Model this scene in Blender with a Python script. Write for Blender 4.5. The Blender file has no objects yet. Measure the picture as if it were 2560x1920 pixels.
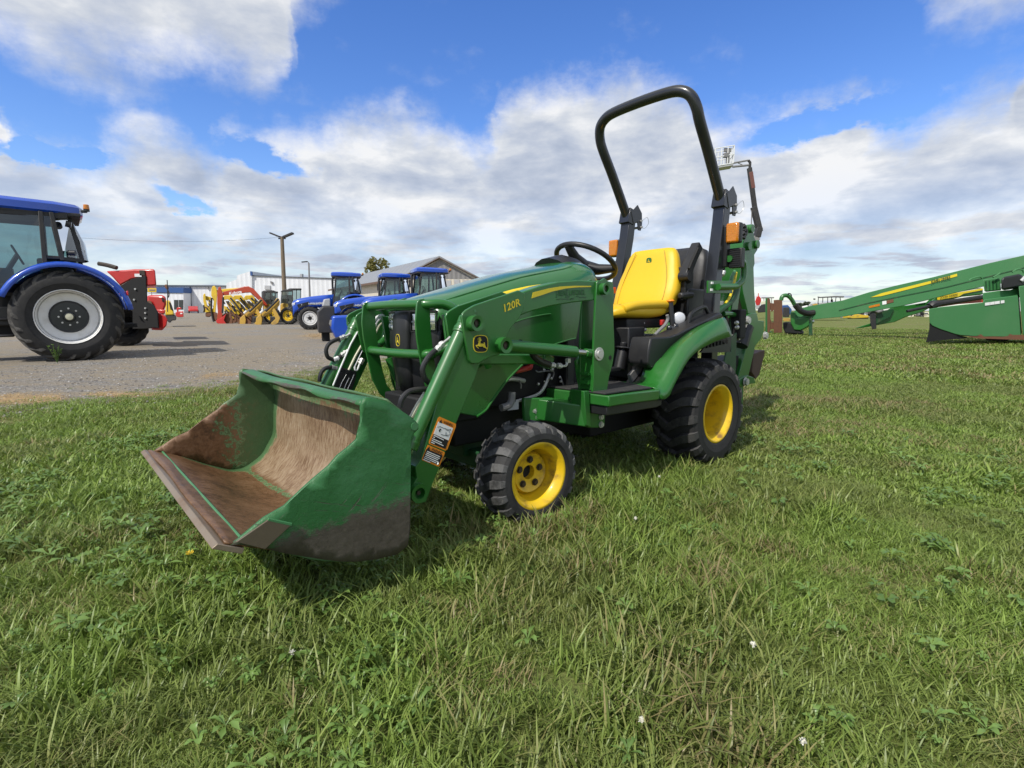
import bpy, bmesh, math, random
import numpy as np
from mathutils import Vector, Matrix
R_=math.radians
rng=random.Random(7); NP=np.random.default_rng(11)
scene=bpy.context.scene; COL=scene.collection
# ------------------------------------------------------------------ camera
F_,H_,PT_,RO_=1323.4,.9214,.1398,.0024
TX_,TY_,TH_,TILT_=-.2211,2.6354,.8508,.0194
cp_,sp_=math.cos(PT_),math.sin(PT_)
Fw=Vector((0,cp_,-sp_)); U0_=Vector((0,sp_,cp_)); R0_=Vector((1,0,0))
Rv=math.cos(RO_)*R0_+math.sin(RO_)*U0_; Uv=math.cos(RO_)*U0_-math.sin(RO_)*R0_
CAMP=Vector((0,0,H_))
cam=bpy.data.cameras.new('camera'); cam.sensor_width=36; cam.lens=F_/2560*36; cam.clip_start=.05; cam.clip_end=3000
camo=bpy.data.objects.new('camera',cam); COL.objects.link(camo); scene.camera=camo
camo.matrix_world=Matrix(((Rv.x,Uv.x,-Fw.x,0),(Rv.y,Uv.y,-Fw.y,0),(Rv.z,Uv.z,-Fw.z,H_),(0,0,0,1)))
scene.render.resolution_x=1024; scene.render.resolution_y=768
scene.view_settings.view_transform='Standard'; scene.view_settings.look='None'; scene.view_settings.exposure=0; scene.view_settings.gamma=1
# measured points of the photograph -> rays; used to place things at their own distance
ZM={'1':(350,850,.361664),'2':(750,650,.271248),'3':(1150,650,.22604),'4':(1450,850,.22604),'5':(1400,200,.271248),'6':(1350,550,.271248),
'b2':(0,480,.26522),'b3':(350,600,.180832),'b4':(640,600,.271248),'b5':(1850,600,.320977),'w':(1160,1000,.192887),'a':(1000,950,.253165),'h':(1780,560,.301508),'d':(1040,960,.144628),'r':(1850,700,.122061),'g':(0,750,.331597),'D':(0,0,1/.864063),'S':(0,0,1),
'bd':(1170,820,.042194),'st':(1320,700,.081374),'gr':(950,760,.120555),'fe':(1600,740,.135624),'mw':(2280,660,.126582),'ms':(1280,860,.126582),'ra':(780,760,.138675)}
def ray(z,u,v):
    a,b,k=ZM[z]; x=a+u*k; y=b+v*k
    return Fw+Rv*((x-1280)/F_)-Uv*((y-960)/F_)
LT0=Vector((math.cos(TH_),-math.sin(TH_),0)); KZ=Vector((0,0,1))
TF=Vector((-math.sin(TH_),-math.cos(TH_),0)); TL=LT0*math.cos(TILT_)+KZ*math.sin(TILT_); TZ=-LT0*math.sin(TILT_)+KZ*math.cos(TILT_)
TM=Matrix((TF,TL,TZ)); TO=Vector((TX_,TY_,-.035))      # wheels sit a little way down in the turf
def T3(z,pts,X=None,Y=None,Z=None):
    o=TM@(CAMP-TO); out=[]
    i,val=(0,X) if X is not None else (1,Y) if Y is not None else (2,Z)
    for u,v in pts:
        d=TM@ray(z,u,v); out.append(o+d*((val-o[i])/d[i]))
    return out
def T2(z,pts,Y): return [(p.x,p.z) for p in T3(z,pts,Y=Y)]
def G(z,u,v,zz=0):
    d=ray(z,u,v); return CAMP+d*((zz-H_)/d.z)
def W(z,u,v,y):
    d=ray(z,u,v); return CAMP+d*(y/d.y)
# ------------------------------------------------------------------ sun and sky
SUN_AZ=R_(-140); SUN_EL=R_(49)          # azimuth from +Y towards +X
sd=Vector((math.sin(SUN_AZ)*math.cos(SUN_EL),math.cos(SUN_AZ)*math.cos(SUN_EL),math.sin(SUN_EL)))
sun=bpy.data.lights.new('sun','SUN'); sun.energy=4.4; sun.angle=R_(.55); sun.color=(1,.95,.87)
suno=bpy.data.objects.new('sun',sun); COL.objects.link(suno); suno.rotation_euler=(-sd).to_track_quat('-Z','Y').to_euler()
suno.location=(-20,-15,30)
world=bpy.data.worlds.new('World'); scene.world=world; world.use_nodes=True
class NT:
    def __init__(s,nt): s.nt=nt; s.n=nt.nodes; s.l=nt.links
    def node(s,t,**k):
        n=s.n.new(t)
        for a,b in k.items():
            if a=='inp':
                for i,v in b.items(): s.put(n,i,v)
            else: setattr(n,a,b)
        return n
    def put(s,n,i,v):
        if isinstance(v,bpy.types.NodeSocket): s.l.new(v,n.inputs[i])
        elif isinstance(v,bpy.types.Node): s.l.new(v.outputs[0],n.inputs[i])
        else:
            if isinstance(v,(tuple,list)) and len(v)==3 and n.inputs[i].type=='RGBA': v=(*v,1)
            n.inputs[i].default_value=v
    def m(s,op,a,b=0.0,c=None,clamp=False):
        n=s.node('ShaderNodeMath',operation=op,use_clamp=clamp); s.put(n,0,a); s.put(n,1,b)
        if c is not None: s.put(n,2,c)
        return n.outputs[0]
    def mix(s,f,a,b,mode='MIX'):
        n=s.node('ShaderNodeMix',data_type='RGBA',blend_type=mode); s.put(n,0,f); s.put(n,6,a); s.put(n,7,b); return n.outputs[2]
    def ramp(s,f,stops,interp='LINEAR'):
        n=s.node('ShaderNodeValToRGB'); s.put(n,0,f); cr=n.color_ramp; cr.interpolation=interp
        while len(cr.elements)<len(stops): cr.elements.new(.5)
        for e,(p,c) in zip(cr.elements,stops):
            e.position=p; e.color=(c,c,c,1) if not isinstance(c,tuple) else (*c,1)
        return n.outputs[0]
    def noise(s,vec,scale,detail=4,rough=.55,dist=0.0,out=0):
        n=s.node('ShaderNodeTexNoise'); 
        if vec is not None: s.put(n,'Vector',vec)
        n.inputs['Scale'].default_value=scale; n.inputs['Detail'].default_value=detail; n.inputs['Roughness'].default_value=rough; n.inputs['Distortion'].default_value=dist
        return n.outputs[out]
    def vscale(s,vec,v):
        n=s.node('ShaderNodeVectorMath',operation='MULTIPLY'); s.put(n,0,vec); s.put(n,1,v); return n.outputs[0]
    def ss(s,x,a,b):
        n=s.node('ShaderNodeMapRange',interpolation_type='SMOOTHSTEP'); s.put(n,0,x); s.put(n,1,a); s.put(n,2,b); return n.outputs[0]
def build_world():
    t=NT(world.node_tree); t.n.clear()
    out=t.node('ShaderNodeOutputWorld'); bg=t.node('ShaderNodeBackground'); t.l.new(bg.outputs[0],out.inputs[0]); bg.inputs[1].default_value=.1
    sky=t.node('ShaderNodeTexSky',sky_type='NISHITA',sun_disc=False,sun_elevation=SUN_EL,sun_rotation=SUN_AZ,altitude=100,air_density=1.0,dust_density=.3,ozone_density=2.5)
    hs=t.node('ShaderNodeHueSaturation',inp={'Hue':.515,'Saturation':1.28,'Value':SKYV,'Color':sky})
    tc=t.node('ShaderNodeTexCoord'); dirv=tc.outputs['Generated']
    sep=t.node('ShaderNodeSeparateXYZ',inp={0:dirv}); x,y,z=sep.outputs
    az=t.m('ARCTAN2',x,y); el=t.m('ARCSINE',z)
    A0=R_(60); w0=t.noise(dirv,6,6,.62)
    azn=t.m('MULTIPLY_ADD',az,1/(2*A0),.5,clamp=True); azd=t.m('ADD',azn,t.m('MULTIPLY',t.m('SUBTRACT',w0,.5),.075))
    def conv(px,py):
        d=ray('D',px,py).normalized(); return math.atan2(d.x,d.y)/(2*A0)+.5, math.asin(d.z)/R_(60)
    def curve(pts,ends):
        n=t.node('ShaderNodeFloatCurve'); c=n.mapping.curves[0]
        P=[conv(*p) for p in pts]; P=[(0,ends[0]),(P[0][0]-.02,ends[0])]+P+[(P[-1][0]+.02,ends[1]),(1,ends[1])]
        c.points[0].location=P[0]; c.points[1].location=P[-1]
        for p in P[1:-1]: c.points.new(*p)
        for p in c.points: p.handle_type='AUTO_CLAMPED'
        n.mapping.use_clip=False; n.mapping.update(); t.put(n,'Value',azd)
        return t.m('MULTIPLY',n.outputs[0],R_(60))
    deck=curve([(0,268),(90,285),(170,300),(250,285),(330,268),(420,290),(458,335),(485,280),(560,268),(650,275),(740,240),(860,225),(960,240),(1035,290),(1075,210),(1150,178),(1300,165),(1490,178),(1590,245),(1700,225),(1850,185),(1885,235),(1985,245),(2030,205),(2212,150)],(.42,.5))
    top=curve([(0,105),(120,160),(290,200),(350,180),(450,182),(540,205),(620,190),(650,160),(642,110),(650,60),(700,25),(760,-10),(830,-90),(1300,-400),(1850,-200),(1990,-20),(2070,75),(2212,50)],(.55,.62))
    w1=t.noise(dirv,9,6,.6); w2=t.noise(t.vscale(dirv,(1,1,2.0)),22,6,.62)
    nn=t.m('ADD',t.m('MULTIPLY',t.m('SUBTRACT',w1,.5),.15),t.m('MULTIPLY',t.m('SUBTRACT',w2,.5),.05))
    d1=t.m('ADD',t.m('SUBTRACT',deck,el),nn); d2=t.m('ADD',t.m('SUBTRACT',el,top),nn)
    # blue gaps seen inside the deck
    def hole(px,py,rx,ry,rot=0):
        a,e=conv(px,py); a=(a-.5)*2*A0; e*=R_(60); k=1/1530
        da=t.m('ADD',t.m('SUBTRACT',az,a),t.m('MULTIPLY',t.m('SUBTRACT',w1,.5),.16)); de=t.m('ADD',t.m('SUBTRACT',el,e),t.m('MULTIPLY',t.m('SUBTRACT',w2,.5),.05)); c,s=math.cos(rot),math.sin(rot)
        u=t.m('MULTIPLY',t.m('ADD',t.m('MULTIPLY',da,c),t.m('MULTIPLY',de,s)),1/(rx*k)); v=t.m('MULTIPLY',t.m('SUBTRACT',t.m('MULTIPLY',de,c),t.m('MULTIPLY',da,s)),1/(ry*k))
        q=t.m('ADD',t.m('MULTIPLY',u,u),t.m('MULTIPLY',v,v))
        return t.m('POWER',2.718,t.m('MULTIPLY',q,-.9))
    hs_=[hole(590,352,120,34,-.22),hole(400,432,85,30,-.3),hole(1760,275,190,36,.1),hole(60,325,120,18,0)]
    hsum=hs_[0]
    for h in hs_[1:]: hsum=t.m('ADD',hsum,h)
    d1=t.m('SUBTRACT',t.m('MINIMUM',d1,.09),t.m('MULTIPLY',t.m('MULTIPLY',t.ss(hsum,.12,1.05),t.m('ADD',.35,t.m('MULTIPLY',w2,1.2))),.135))
    c1=t.ss(d1,-.03,.065); c2=t.ss(d2,-.03,.08)
    # thin wisps in the blue
    ws=t.m('MULTIPLY',t.ss(t.noise(t.vscale(dirv,(1,1,1.6)),7,7,.6),.60,.82),.22)
    pz=t.m('ADD',t.m('MAXIMUM',z,0.0),.09)
    pl=t.node('ShaderNodeCombineXYZ',inp={0:t.m('DIVIDE',x,pz),1:t.m('DIVIDE',y,pz),2:0.0}).outputs[0]
    lown=t.noise(pl,1.15,7,.6,.3)
    lowgap=t.m('MULTIPLY',t.ss(lown,.60,.47),t.ss(el,R_(14),R_(2)))
    cov=t.m('MAXIMUM',t.m('MAXIMUM',c1,c2),ws); cov=t.m('SUBTRACT',cov,t.m('MULTIPLY',lowgap,.35),clamp=True)
    # cloud brightness: lit tops, grey bellies
    b1=t.noise(pl,.75,8,.6,.4); b2=t.noise(t.vscale(dirv,(1,1,2.3)),7.5,8,.56,.15)
    br=t.m('ADD',t.m('MULTIPLY',b1,.30),t.m('MULTIPLY',b2,.70))
    edge=t.m('MULTIPLY',t.ss(t.m('MAXIMUM',t.m('MINIMUM',d1,.2),t.m('MINIMUM',d2,.2)),.14,.0),.075)
    br=t.m('ADD',br,edge)
    ccol=t.ramp(br,[(.37,(.40,.47,.61)),(.46,(.53,.59,.71)),(.54,(.69,.73,.80)),(.62,(.92,.93,.95))])
    warm=t.ss(el,R_(10),R_(34)); ccol=t.mix(t.m('MULTIPLY',warm,.4),ccol,t.mix(.5,ccol,(.62,.63,.66)))
    ccol=t.mix(1.0,ccol,(10,10,10),'MULTIPLY')
    fin=t.mix(cov,hs.outputs[0],ccol)
    gl=t.ss(z,-.02,-.2); fin=t.mix(gl,fin,(.9,1.1,.6))
    t.l.new(fin,bg.inputs[0])
SKYV=1.95
build_world()
world.cycles.sampling_method='MANUAL'; world.cycles.sample_map_resolution=512
# ------------------------------------------------------------------ tools
def tag(o,label=None,cat=None,group=None,kind=None):
    if label: o['label']=label
    if cat: o['category']=cat
    if group: o['group']=group
    if kind: o['kind']=kind
    return o
def thing(name,label,cat,loc=(0,0,0),rz=0,group=None,scale=1):
    o=bpy.data.objects.new(name,None); COL.objects.link(o); o.empty_display_size=.2
    o.location=loc; o.rotation_euler=(0,0,rz); o.scale=(scale,)*3
    return tag(o,label,cat,group)
def frame_of(p,d,up=Vector((0,0,1))):
    d=Vector(d).normalized()
    if abs(d.dot(up))>.95: up=Vector((1,0,0))
    a=d.cross(up).normalized(); return a,a.cross(d).normalized()
class MB:
    def __init__(s): s.v=[]; s.f=[]; s.attr=None
    def add(s,V,Fc):
        o=len(s.v); s.v+=[Vector(p) for p in V]; s.f+=[tuple(i+o for i in f) for f in Fc]; return s
    def box(s,c,d,rot=None):
        c=Vector(c); P=[Vector((x*d[0]/2,y*d[1]/2,z*d[2]/2)) for x in(-1,1) for y in(-1,1) for z in(-1,1)]
        if rot is not None: P=[rot@p for p in P]
        return s.add([c+p for p in P],[(0,1,3,2),(4,6,7,5),(0,4,5,1),(2,3,7,6),(0,2,6,4),(1,5,7,3)])
    def bar(s,a,b,w,h,up=Vector((0,0,1))):
        a=Vector(a);b=Vector(b); A,B=frame_of(a,b-a,up); A=A*w/2; B=B*h/2
        V=[a-A-B,a+A-B,a+A+B,a-A+B,b-A-B,b+A-B,b+A+B,b-A+B]
        return s.add(V,[(3,2,1,0),(4,5,6,7),(0,1,5,4),(1,2,6,5),(2,3,7,6),(3,0,4,7)])
    def prism(s,poly,vec):
        n=len(poly); P=[Vector(p) for p in poly]; vec=Vector(vec)
        nrm=Vector((0,0,0))
        for i in range(n): nrm+=P[i].cross(P[(i+1)%n])
        if nrm.dot(vec)<0: P=P[::-1]
        return s.add(P+[p+vec for p in P],[tuple(range(n))[::-1],tuple(range(n,2*n))]+[(i,(i+1)%n,n+(i+1)%n,n+i) for i in range(n)])
    def pxz(s,poly,y0,y1): return s.prism([(x,y0,z) for x,z in poly],(0,y1-y0,0))
    def tube(s,path,r,n=10,closed=False,caps=True,up=None,sq=False):
        P=[Vector(p) for p in path]; m=len(P); rr=r if isinstance(r,(list,tuple)) else [r]*m
        up=Vector(up) if up is not None else None; V=[]; prev=None
        for i in range(m):
            if closed: d=P[(i+1)%m]-P[i-1]
            else: d=P[min(i+1,m-1)]-P[max(i-1,0)]
            d=d.normalized()
            if prev is None:
                a,b=frame_of(P[i],d,up if up is not None else Vector((0,0,1)))
            else:
                a=(prev-d*prev.dot(d)).normalized(); b=a.cross(d).normalized()
            prev=a
            for k in range(n):
                t=2*math.pi*(k+.5)/n; c_,s_=math.cos(t),math.sin(t); q=rr[i]
                if sq: e=max(abs(c_),abs(s_)); q=q/e**.8
                V.append(P[i]+(a*c_+b*s_)*q)
        Fc=[]; L=m if closed else m-1
        for i in range(L):
            j=(i+1)%m
            for k in range(n):
                k2=(k+1)%n; Fc.append((i*n+k,i*n+k2,j*n+k2,j*n+k))
        if caps and not closed: Fc+=[tuple(range(n))[::-1],tuple((m-1)*n+k for k in range(n))]
        return s.add(V,Fc)
    def cyl(s,a,b,r,n=16,r2=None): return s.tube([a,b],[r,r if r2 is None else r2],n)
    def lathe(s,prof,o=(0,0,0),ax=(0,1,0),n=32,close=False,a0=0,a1=2*math.pi):
        o=Vector(o); ax=Vector(ax).normalized(); A,B=frame_of(o,ax); V=[]; full=abs(a1-a0-2*math.pi)<1e-6
        N=n if full else n+1
        for r,h in prof:
            for k in range(N):
                t=a0+(a1-a0)*k/n; V.append(o+ax*h+(A*math.cos(t)+B*math.sin(t))*r)
        Fc=[]; m=len(prof)
        for i in range(m if close else m-1):
            j=(i+1)%m
            for k in range(n):
                k2=(k+1)%N; Fc.append((i*N+k,j*N+k,j*N+k2,i*N+k2))
        return s.add(V,Fc)
    def grid(s,rows):
        m=len(rows[0]); V=[p for r in rows for p in r]
        return s.add(V,[(i*m+k,i*m+k+1,(i+1)*m+k+1,(i+1)*m+k) for i in range(len(rows)-1) for k in range(m-1)])
    def ball(s,c,r,n=12,m=8,sc=(1,1,1)):
        c=Vector(c); V=[]
        for i in range(m+1):
            ph=math.pi*i/m
            for k in range(n):
                t=2*math.pi*k/n; V.append(c+Vector((r*sc[0]*math.sin(ph)*math.cos(t),r*sc[1]*math.sin(ph)*math.sin(t),r*sc[2]*math.cos(ph))))
        return s.add(V,[(i*n+k,(i+1)*n+k,(i+1)*n+(k+1)%n,i*n+(k+1)%n) for i in range(m) for k in range(n)])
    def mir(s):
        o=MB(); o.v=[Vector((p.x,-p.y,p.z)) for p in s.v]; o.f=[f[::-1] for f in s.f]; return o
    def build(s,name,mat,parent=None,bevel=0,smooth=35,label=None,solid=0,mirror=False,attr=None,sub=0):
        me=bpy.data.meshes.new(name); me.from_pydata([tuple(p) for p in s.v],[],s.f)
        me.validate(); me.materials.append(MAT(mat) if isinstance(mat,str) else mat)
        if bevel==0 or solid:
            bm=bmesh.new(); bm.from_mesh(me); bmesh.ops.recalc_face_normals(bm,faces=bm.faces); bm.to_mesh(me); bm.free()
        else:
            bm=bmesh.new(); bm.from_mesh(me); bmesh.ops.recalc_face_normals(bm,faces=bm.faces); bm.to_mesh(me); bm.free()
        if smooth: me.shade_smooth(); me.set_sharp_from_angle(angle=R_(smooth))
        o=bpy.data.objects.new(name,me); COL.objects.link(o)
        if parent is not None: o.parent=parent
        if sub:
            md=o.modifiers.new('sub','SUBSURF'); md.levels=sub; md.render_levels=sub
        if solid:
            md=o.modifiers.new('solid','SOLIDIFY'); md.thickness=solid; md.offset=0
        if bevel:
            md=o.modifiers.new('bevel','BEVEL'); md.width=bevel; md.segments=2; md.limit_method='ANGLE'; md.angle_limit=R_(40); md.harden_normals=False
        if attr:
            for k,vals in attr.items():
                a=me.attributes.new(k,'FLOAT','POINT'); a.data.foreach_set('value',list(vals))
        if label: o['label']=label
        if mirror: s.mir().build(name,mat,parent,bevel,smooth,label,solid,False,attr,sub)
        return o
def resample(P,n):
    P=[Vector(p) for p in P]; L=[0]
    for a,b in zip(P,P[1:]): L.append(L[-1]+(b-a).length)
    out=[]; j=0
    for i in range(n):
        t=L[-1]*i/(n-1)
        while j<len(P)-2 and L[j+1]<t: j+=1
        out.append(P[j].lerp(P[j+1],(t-L[j])/max(1e-9,L[j+1]-L[j])))
    return out
def smoothp(P,k=6,closed=False):
    P=[Vector(p) for p in P]; n=len(P); out=[]
    rngi=range(n if closed else n-1)
    for i in rngi:
        p0=P[i-1] if (i>0 or closed) else P[0]; p1=P[i]; p2=P[(i+1)%n]; p3=P[(i+2)%n] if (i+2<n or closed) else P[-1]
        for j in range(k):
            t=j/k; out.append(.5*((2*p1)+(-p0+p2)*t+(2*p0-5*p1+4*p2-p3)*t*t+(-p0+3*p1-3*p2+p3)*t**3))
    if not closed: out.append(P[-1])
    return out
def text_mb(txt,size,fn,extr=.001,bold=False,align='CENTER',space=1):
    cu=bpy.data.curves.new('t','FONT'); cu.body=txt; cu.size=size; cu.align_x=align; cu.align_y='CENTER'; cu.space_character=space; cu.resolution_u=2
    if bold: cu.offset=size*.02
    o=bpy.data.objects.new('t',cu); COL.objects.link(o); dg=bpy.context.evaluated_depsgraph_get(); me=bpy.data.meshes.new_from_object(o.evaluated_get(dg))
    mb=MB(); V=[fn(v.co.x,v.co.y,extr) for v in me.vertices]; mb.add(V,[tuple(p.vertices) for p in me.polygons])
    bpy.data.objects.remove(o); bpy.data.curves.remove(cu); bpy.data.meshes.remove(me); return mb
# ------------------------------------------------------------------ materials
MATS={}
def MAT(n):
    if n not in MATS: MATS[n]=MDEF[n](n)
    return MATS[n]
def newmat(n):
    m=bpy.data.materials.new(n); m.use_nodes=True; t=NT(m.node_tree); t.n.clear()
    out=t.node('ShaderNodeOutputMaterial'); b=t.node('ShaderNodeBsdfPrincipled'); t.l.new(b.outputs[0],out.inputs[0]); return m,t,b,out
def paint(col,rough=.35,metal=0,coat=0,dirt=.25,dcol=(.16,.13,.09),scale=6,bump=.0,spec=.5,edge=.0,chips=0):
    def f(n):
        m,t,b,out=newmat(n); tc=t.node('ShaderNodeTexCoord').outputs['Object']
        a=t.noise(tc,scale,6,.6); c=t.noise(tc,scale*7,4,.6)
        k=t.m('MULTIPLY',t.ss(a,.45,.75),dirt)
        base=t.mix(t.m('MULTIPLY',c,.25),col,tuple(x*.78 for x in col))
        base=t.mix(k,base,dcol)
        if chips: base=t.mix(t.m('MULTIPLY',t.ss(t.noise(tc,scale*5,5,.75,.5),.70,.72),chips),base,tuple(min(1,x*1.6+.06) for x in col))
        t.put(b,'Base Color',base); t.put(b,'Metallic',metal)
        t.put(b,'Roughness',t.m('ADD',t.m('MULTIPLY',a,.25),rough-.1,clamp=True))
        b.inputs['Specular IOR Level'].default_value=spec; b.inputs['Coat Weight'].default_value=coat; b.inputs['Coat Roughness'].default_value=.12
        if bump:
            bp=t.node('ShaderNodeBump',inp={'Strength':.6,'Distance':bump,'Height':c}); t.l.new(bp.outputs[0],b.inputs['Normal'])
        return m
    return f
def m_glass(n):
    m,t,b,out=newmat(n); t.put(b,'Base Color',(.75,.88,.86)); t.put(b,'Roughness',.03); t.put(b,'Transmission Weight',0.0)
    tr=t.node('ShaderNodeBsdfTransparent',inp={0:(.42,.56,.56)}); gl=t.node('ShaderNodeBsdfGlossy',inp={0:(.9,.95,1),1:.04})
    fr=t.node('ShaderNodeFresnel',inp={0:1.45}); mx=t.node('ShaderNodeMixShader',inp={0:t.m('ADD',fr.outputs[0],.05,clamp=True),1:tr.outputs[0],2:gl.outputs[0]})
    t.l.new(mx.outputs[0],out.inputs[0]); return m
def m_lens(col,rough=.15):
    def f(n):
        m,t,b,out=newmat(n); tc=t.node('ShaderNodeTexCoord').outputs['Object']
        v=t.node('ShaderNodeTexVoronoi',inp={'Vector':tc,'Scale':130}); t.put(b,'Base Color',t.mix(t.m('MULTIPLY',t.noise(tc,14,3),.6),col,tuple(c*.55 for c in col)))
        t.put(b,'Roughness',rough); b.inputs['Coat Weight'].default_value=.6; b.inputs['Subsurface Weight'].default_value=.2; b.inputs['Subsurface Scale'].default_value=.01
        bp=t.node('ShaderNodeBump',inp={'Strength':.5,'Distance':.002,'Height':v.outputs[0]}); t.l.new(bp.outputs[0],b.inputs['Normal']); return m
    return f
def m_tyre(dust,dc=(.075,.072,.068)):
    def f(n):
        m,t,b,out=newmat(n); tc=t.node('ShaderNodeTexCoord').outputs['Object']
        at=t.node('ShaderNodeAttribute',attribute_name='lug').outputs['Fac']
        a=t.noise(tc,9,6,.65); c=t.noise(tc,70,4,.7)
        k=t.m('MULTIPLY',t.m('ADD',t.m('MULTIPLY',at,.75),.15),t.ss(t.m('ADD',a,t.m('MULTIPLY',c,.3)),.45,.8)); k=t.m('MULTIPLY',k,dust)
        base=t.mix(k,(.012,.012,.0125),dc); base=t.mix(t.m('MULTIPLY',t.ss(t.noise(tc,38,3,.7),.64,.7),t.m('MULTIPLY',at,dust*.55)),base,(.22,.21,.19))
        t.put(b,'Base Color',base); t.put(b,'Roughness',.75)
        bp=t.node('ShaderNodeBump',inp={'Strength':.5,'Distance':.003,'Height':c}); t.l.new(bp.outputs[0],b.inputs['Normal']); return m
    return f
def m_bucket(inner):
    def f(n):
        # worn loader-bucket steel: painted green, rubbed to brown steel where it digs
        m,t,b,out=newmat(n); tc=t.node('ShaderNodeTexCoord').outputs['Object']
        at=t.node('ShaderNodeAttribute',attribute_name='wear').outputs['Fac']
        big=t.noise(tc,5,7,.65,.3); fine=t.noise(tc,45,6,.7); st=t.noise(t.vscale(tc,(20,90,9) if not inner else (12,44,12)),1.9,7,.72)
        # thin scratches
        def scr(vec,th):
            w=t.node('ShaderNodeTexWave',wave_type='BANDS',bands_direction='DIAGONAL',inp={'Vector':vec,'Scale':7,'Distortion':14,'Detail':5,'Detail Scale':1.4,'Detail Roughness':.65}); return t.ss(w.outputs[1],th,1.0)
        def rotv(a):
            n_=t.node('ShaderNodeVectorRotate',rotation_type='Y_AXIS',inp={'Vector':tc,'Angle':a}); return n_.outputs[0]
        s1=t.ss(t.noise(t.vscale(rotv(.35),(3.5,1,70)),1.3,4,.75,.6),.60,.66); s2=t.ss(t.noise(t.vscale(rotv(-.75),(3,1,60)),1.5,4,.75,.7),.62,.68); s3=t.ss(t.noise(tc,60,5,.8),.64,.70)
        x=t.m('ADD',at,t.m('ADD',t.m('MULTIPLY',t.m('SUBTRACT',big,.5),.7),t.m('MULTIPLY',t.m('SUBTRACT',fine,.5),.55)))
        k=t.ss(x,.44,.56) if inner else t.ss(t.m('ADD',x,t.m('MULTIPLY',t.m('SUBTRACT',t.noise(t.vscale(tc,(14,14,60)),3,5,.8),.5),.5)),.36,.60)
        green=t.mix(t.ss(big,.4,.7),(.022,.125,.032),(.05,.19,.07))
        if inner:
            hue=t.noise(tc,2.3,3,.6); steel=t.ramp(t.m('ADD',t.m('MULTIPLY',st,.6),t.m('MULTIPLY',hue,.4)),[(.34,(.09,.05,.025)),(.45,(.18,.11,.06)),(.54,(.29,.205,.125)),(.66,(.38,.30,.205))])
            ra=t.node('ShaderNodeAttribute',attribute_name='rust').outputs['Fac']
            rst=t.ramp(t.m('ADD',t.m('MULTIPLY',big,.5),t.m('MULTIPLY',fine,.5)),[(.38,(.06,.03,.013)),(.5,(.145,.074,.032)),(.62,(.20,.115,.06))])
            steel=t.mix(t.ss(t.m('ADD',ra,t.m('MULTIPLY',t.m('SUBTRACT',big,.5),.9)),.35,.65),steel,rst)
            k=t.m('MAXIMUM',k,t.m('MULTIPLY',t.ss(x,.25,.5),.35))
            green=t.mix(.55,green,(.085,.12,.055))
        else:
            steel=t.ramp(t.m('ADD',t.m('MULTIPLY',fine,.5),t.m('MULTIPLY',big,.5)),[(.35,(.055,.045,.036)),(.6,(.10,.085,.068))])
            sc=t.m('MAXIMUM',t.m('MULTIPLY',t.m('MAXIMUM',s1,s2),t.m('ADD',.22,t.ss(at,.0,.3))),t.m('MULTIPLY',s3,.45)); k=t.m('MAXIMUM',k,t.m('MULTIPLY',sc,.8),clamp=True)
        base=t.mix(k,green,steel)
        rim=t.ss(t.m('ABSOLUTE',t.m('SUBTRACT',x,.47)),.035,.0); base=t.mix(t.m('MULTIPLY',rim,.45 if inner else .12),base,(.16,.36,.17))
        t.put(b,'Base Color',base); t.put(b,'Roughness',t.m('ADD',t.m('MULTIPLY',fine,.3),.32)); t.put(b,'Metallic',t.m('MULTIPLY',k,.15))
        bp=t.node('ShaderNodeBump',inp={'Strength':.7,'Distance':.0025,'Height':t.m('ADD',fine,t.m('MULTIPLY',k,-.4))}); t.l.new(bp.outputs[0],b.inputs['Normal']); return m
    return f
GRN=(.017,.135,.018)
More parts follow.
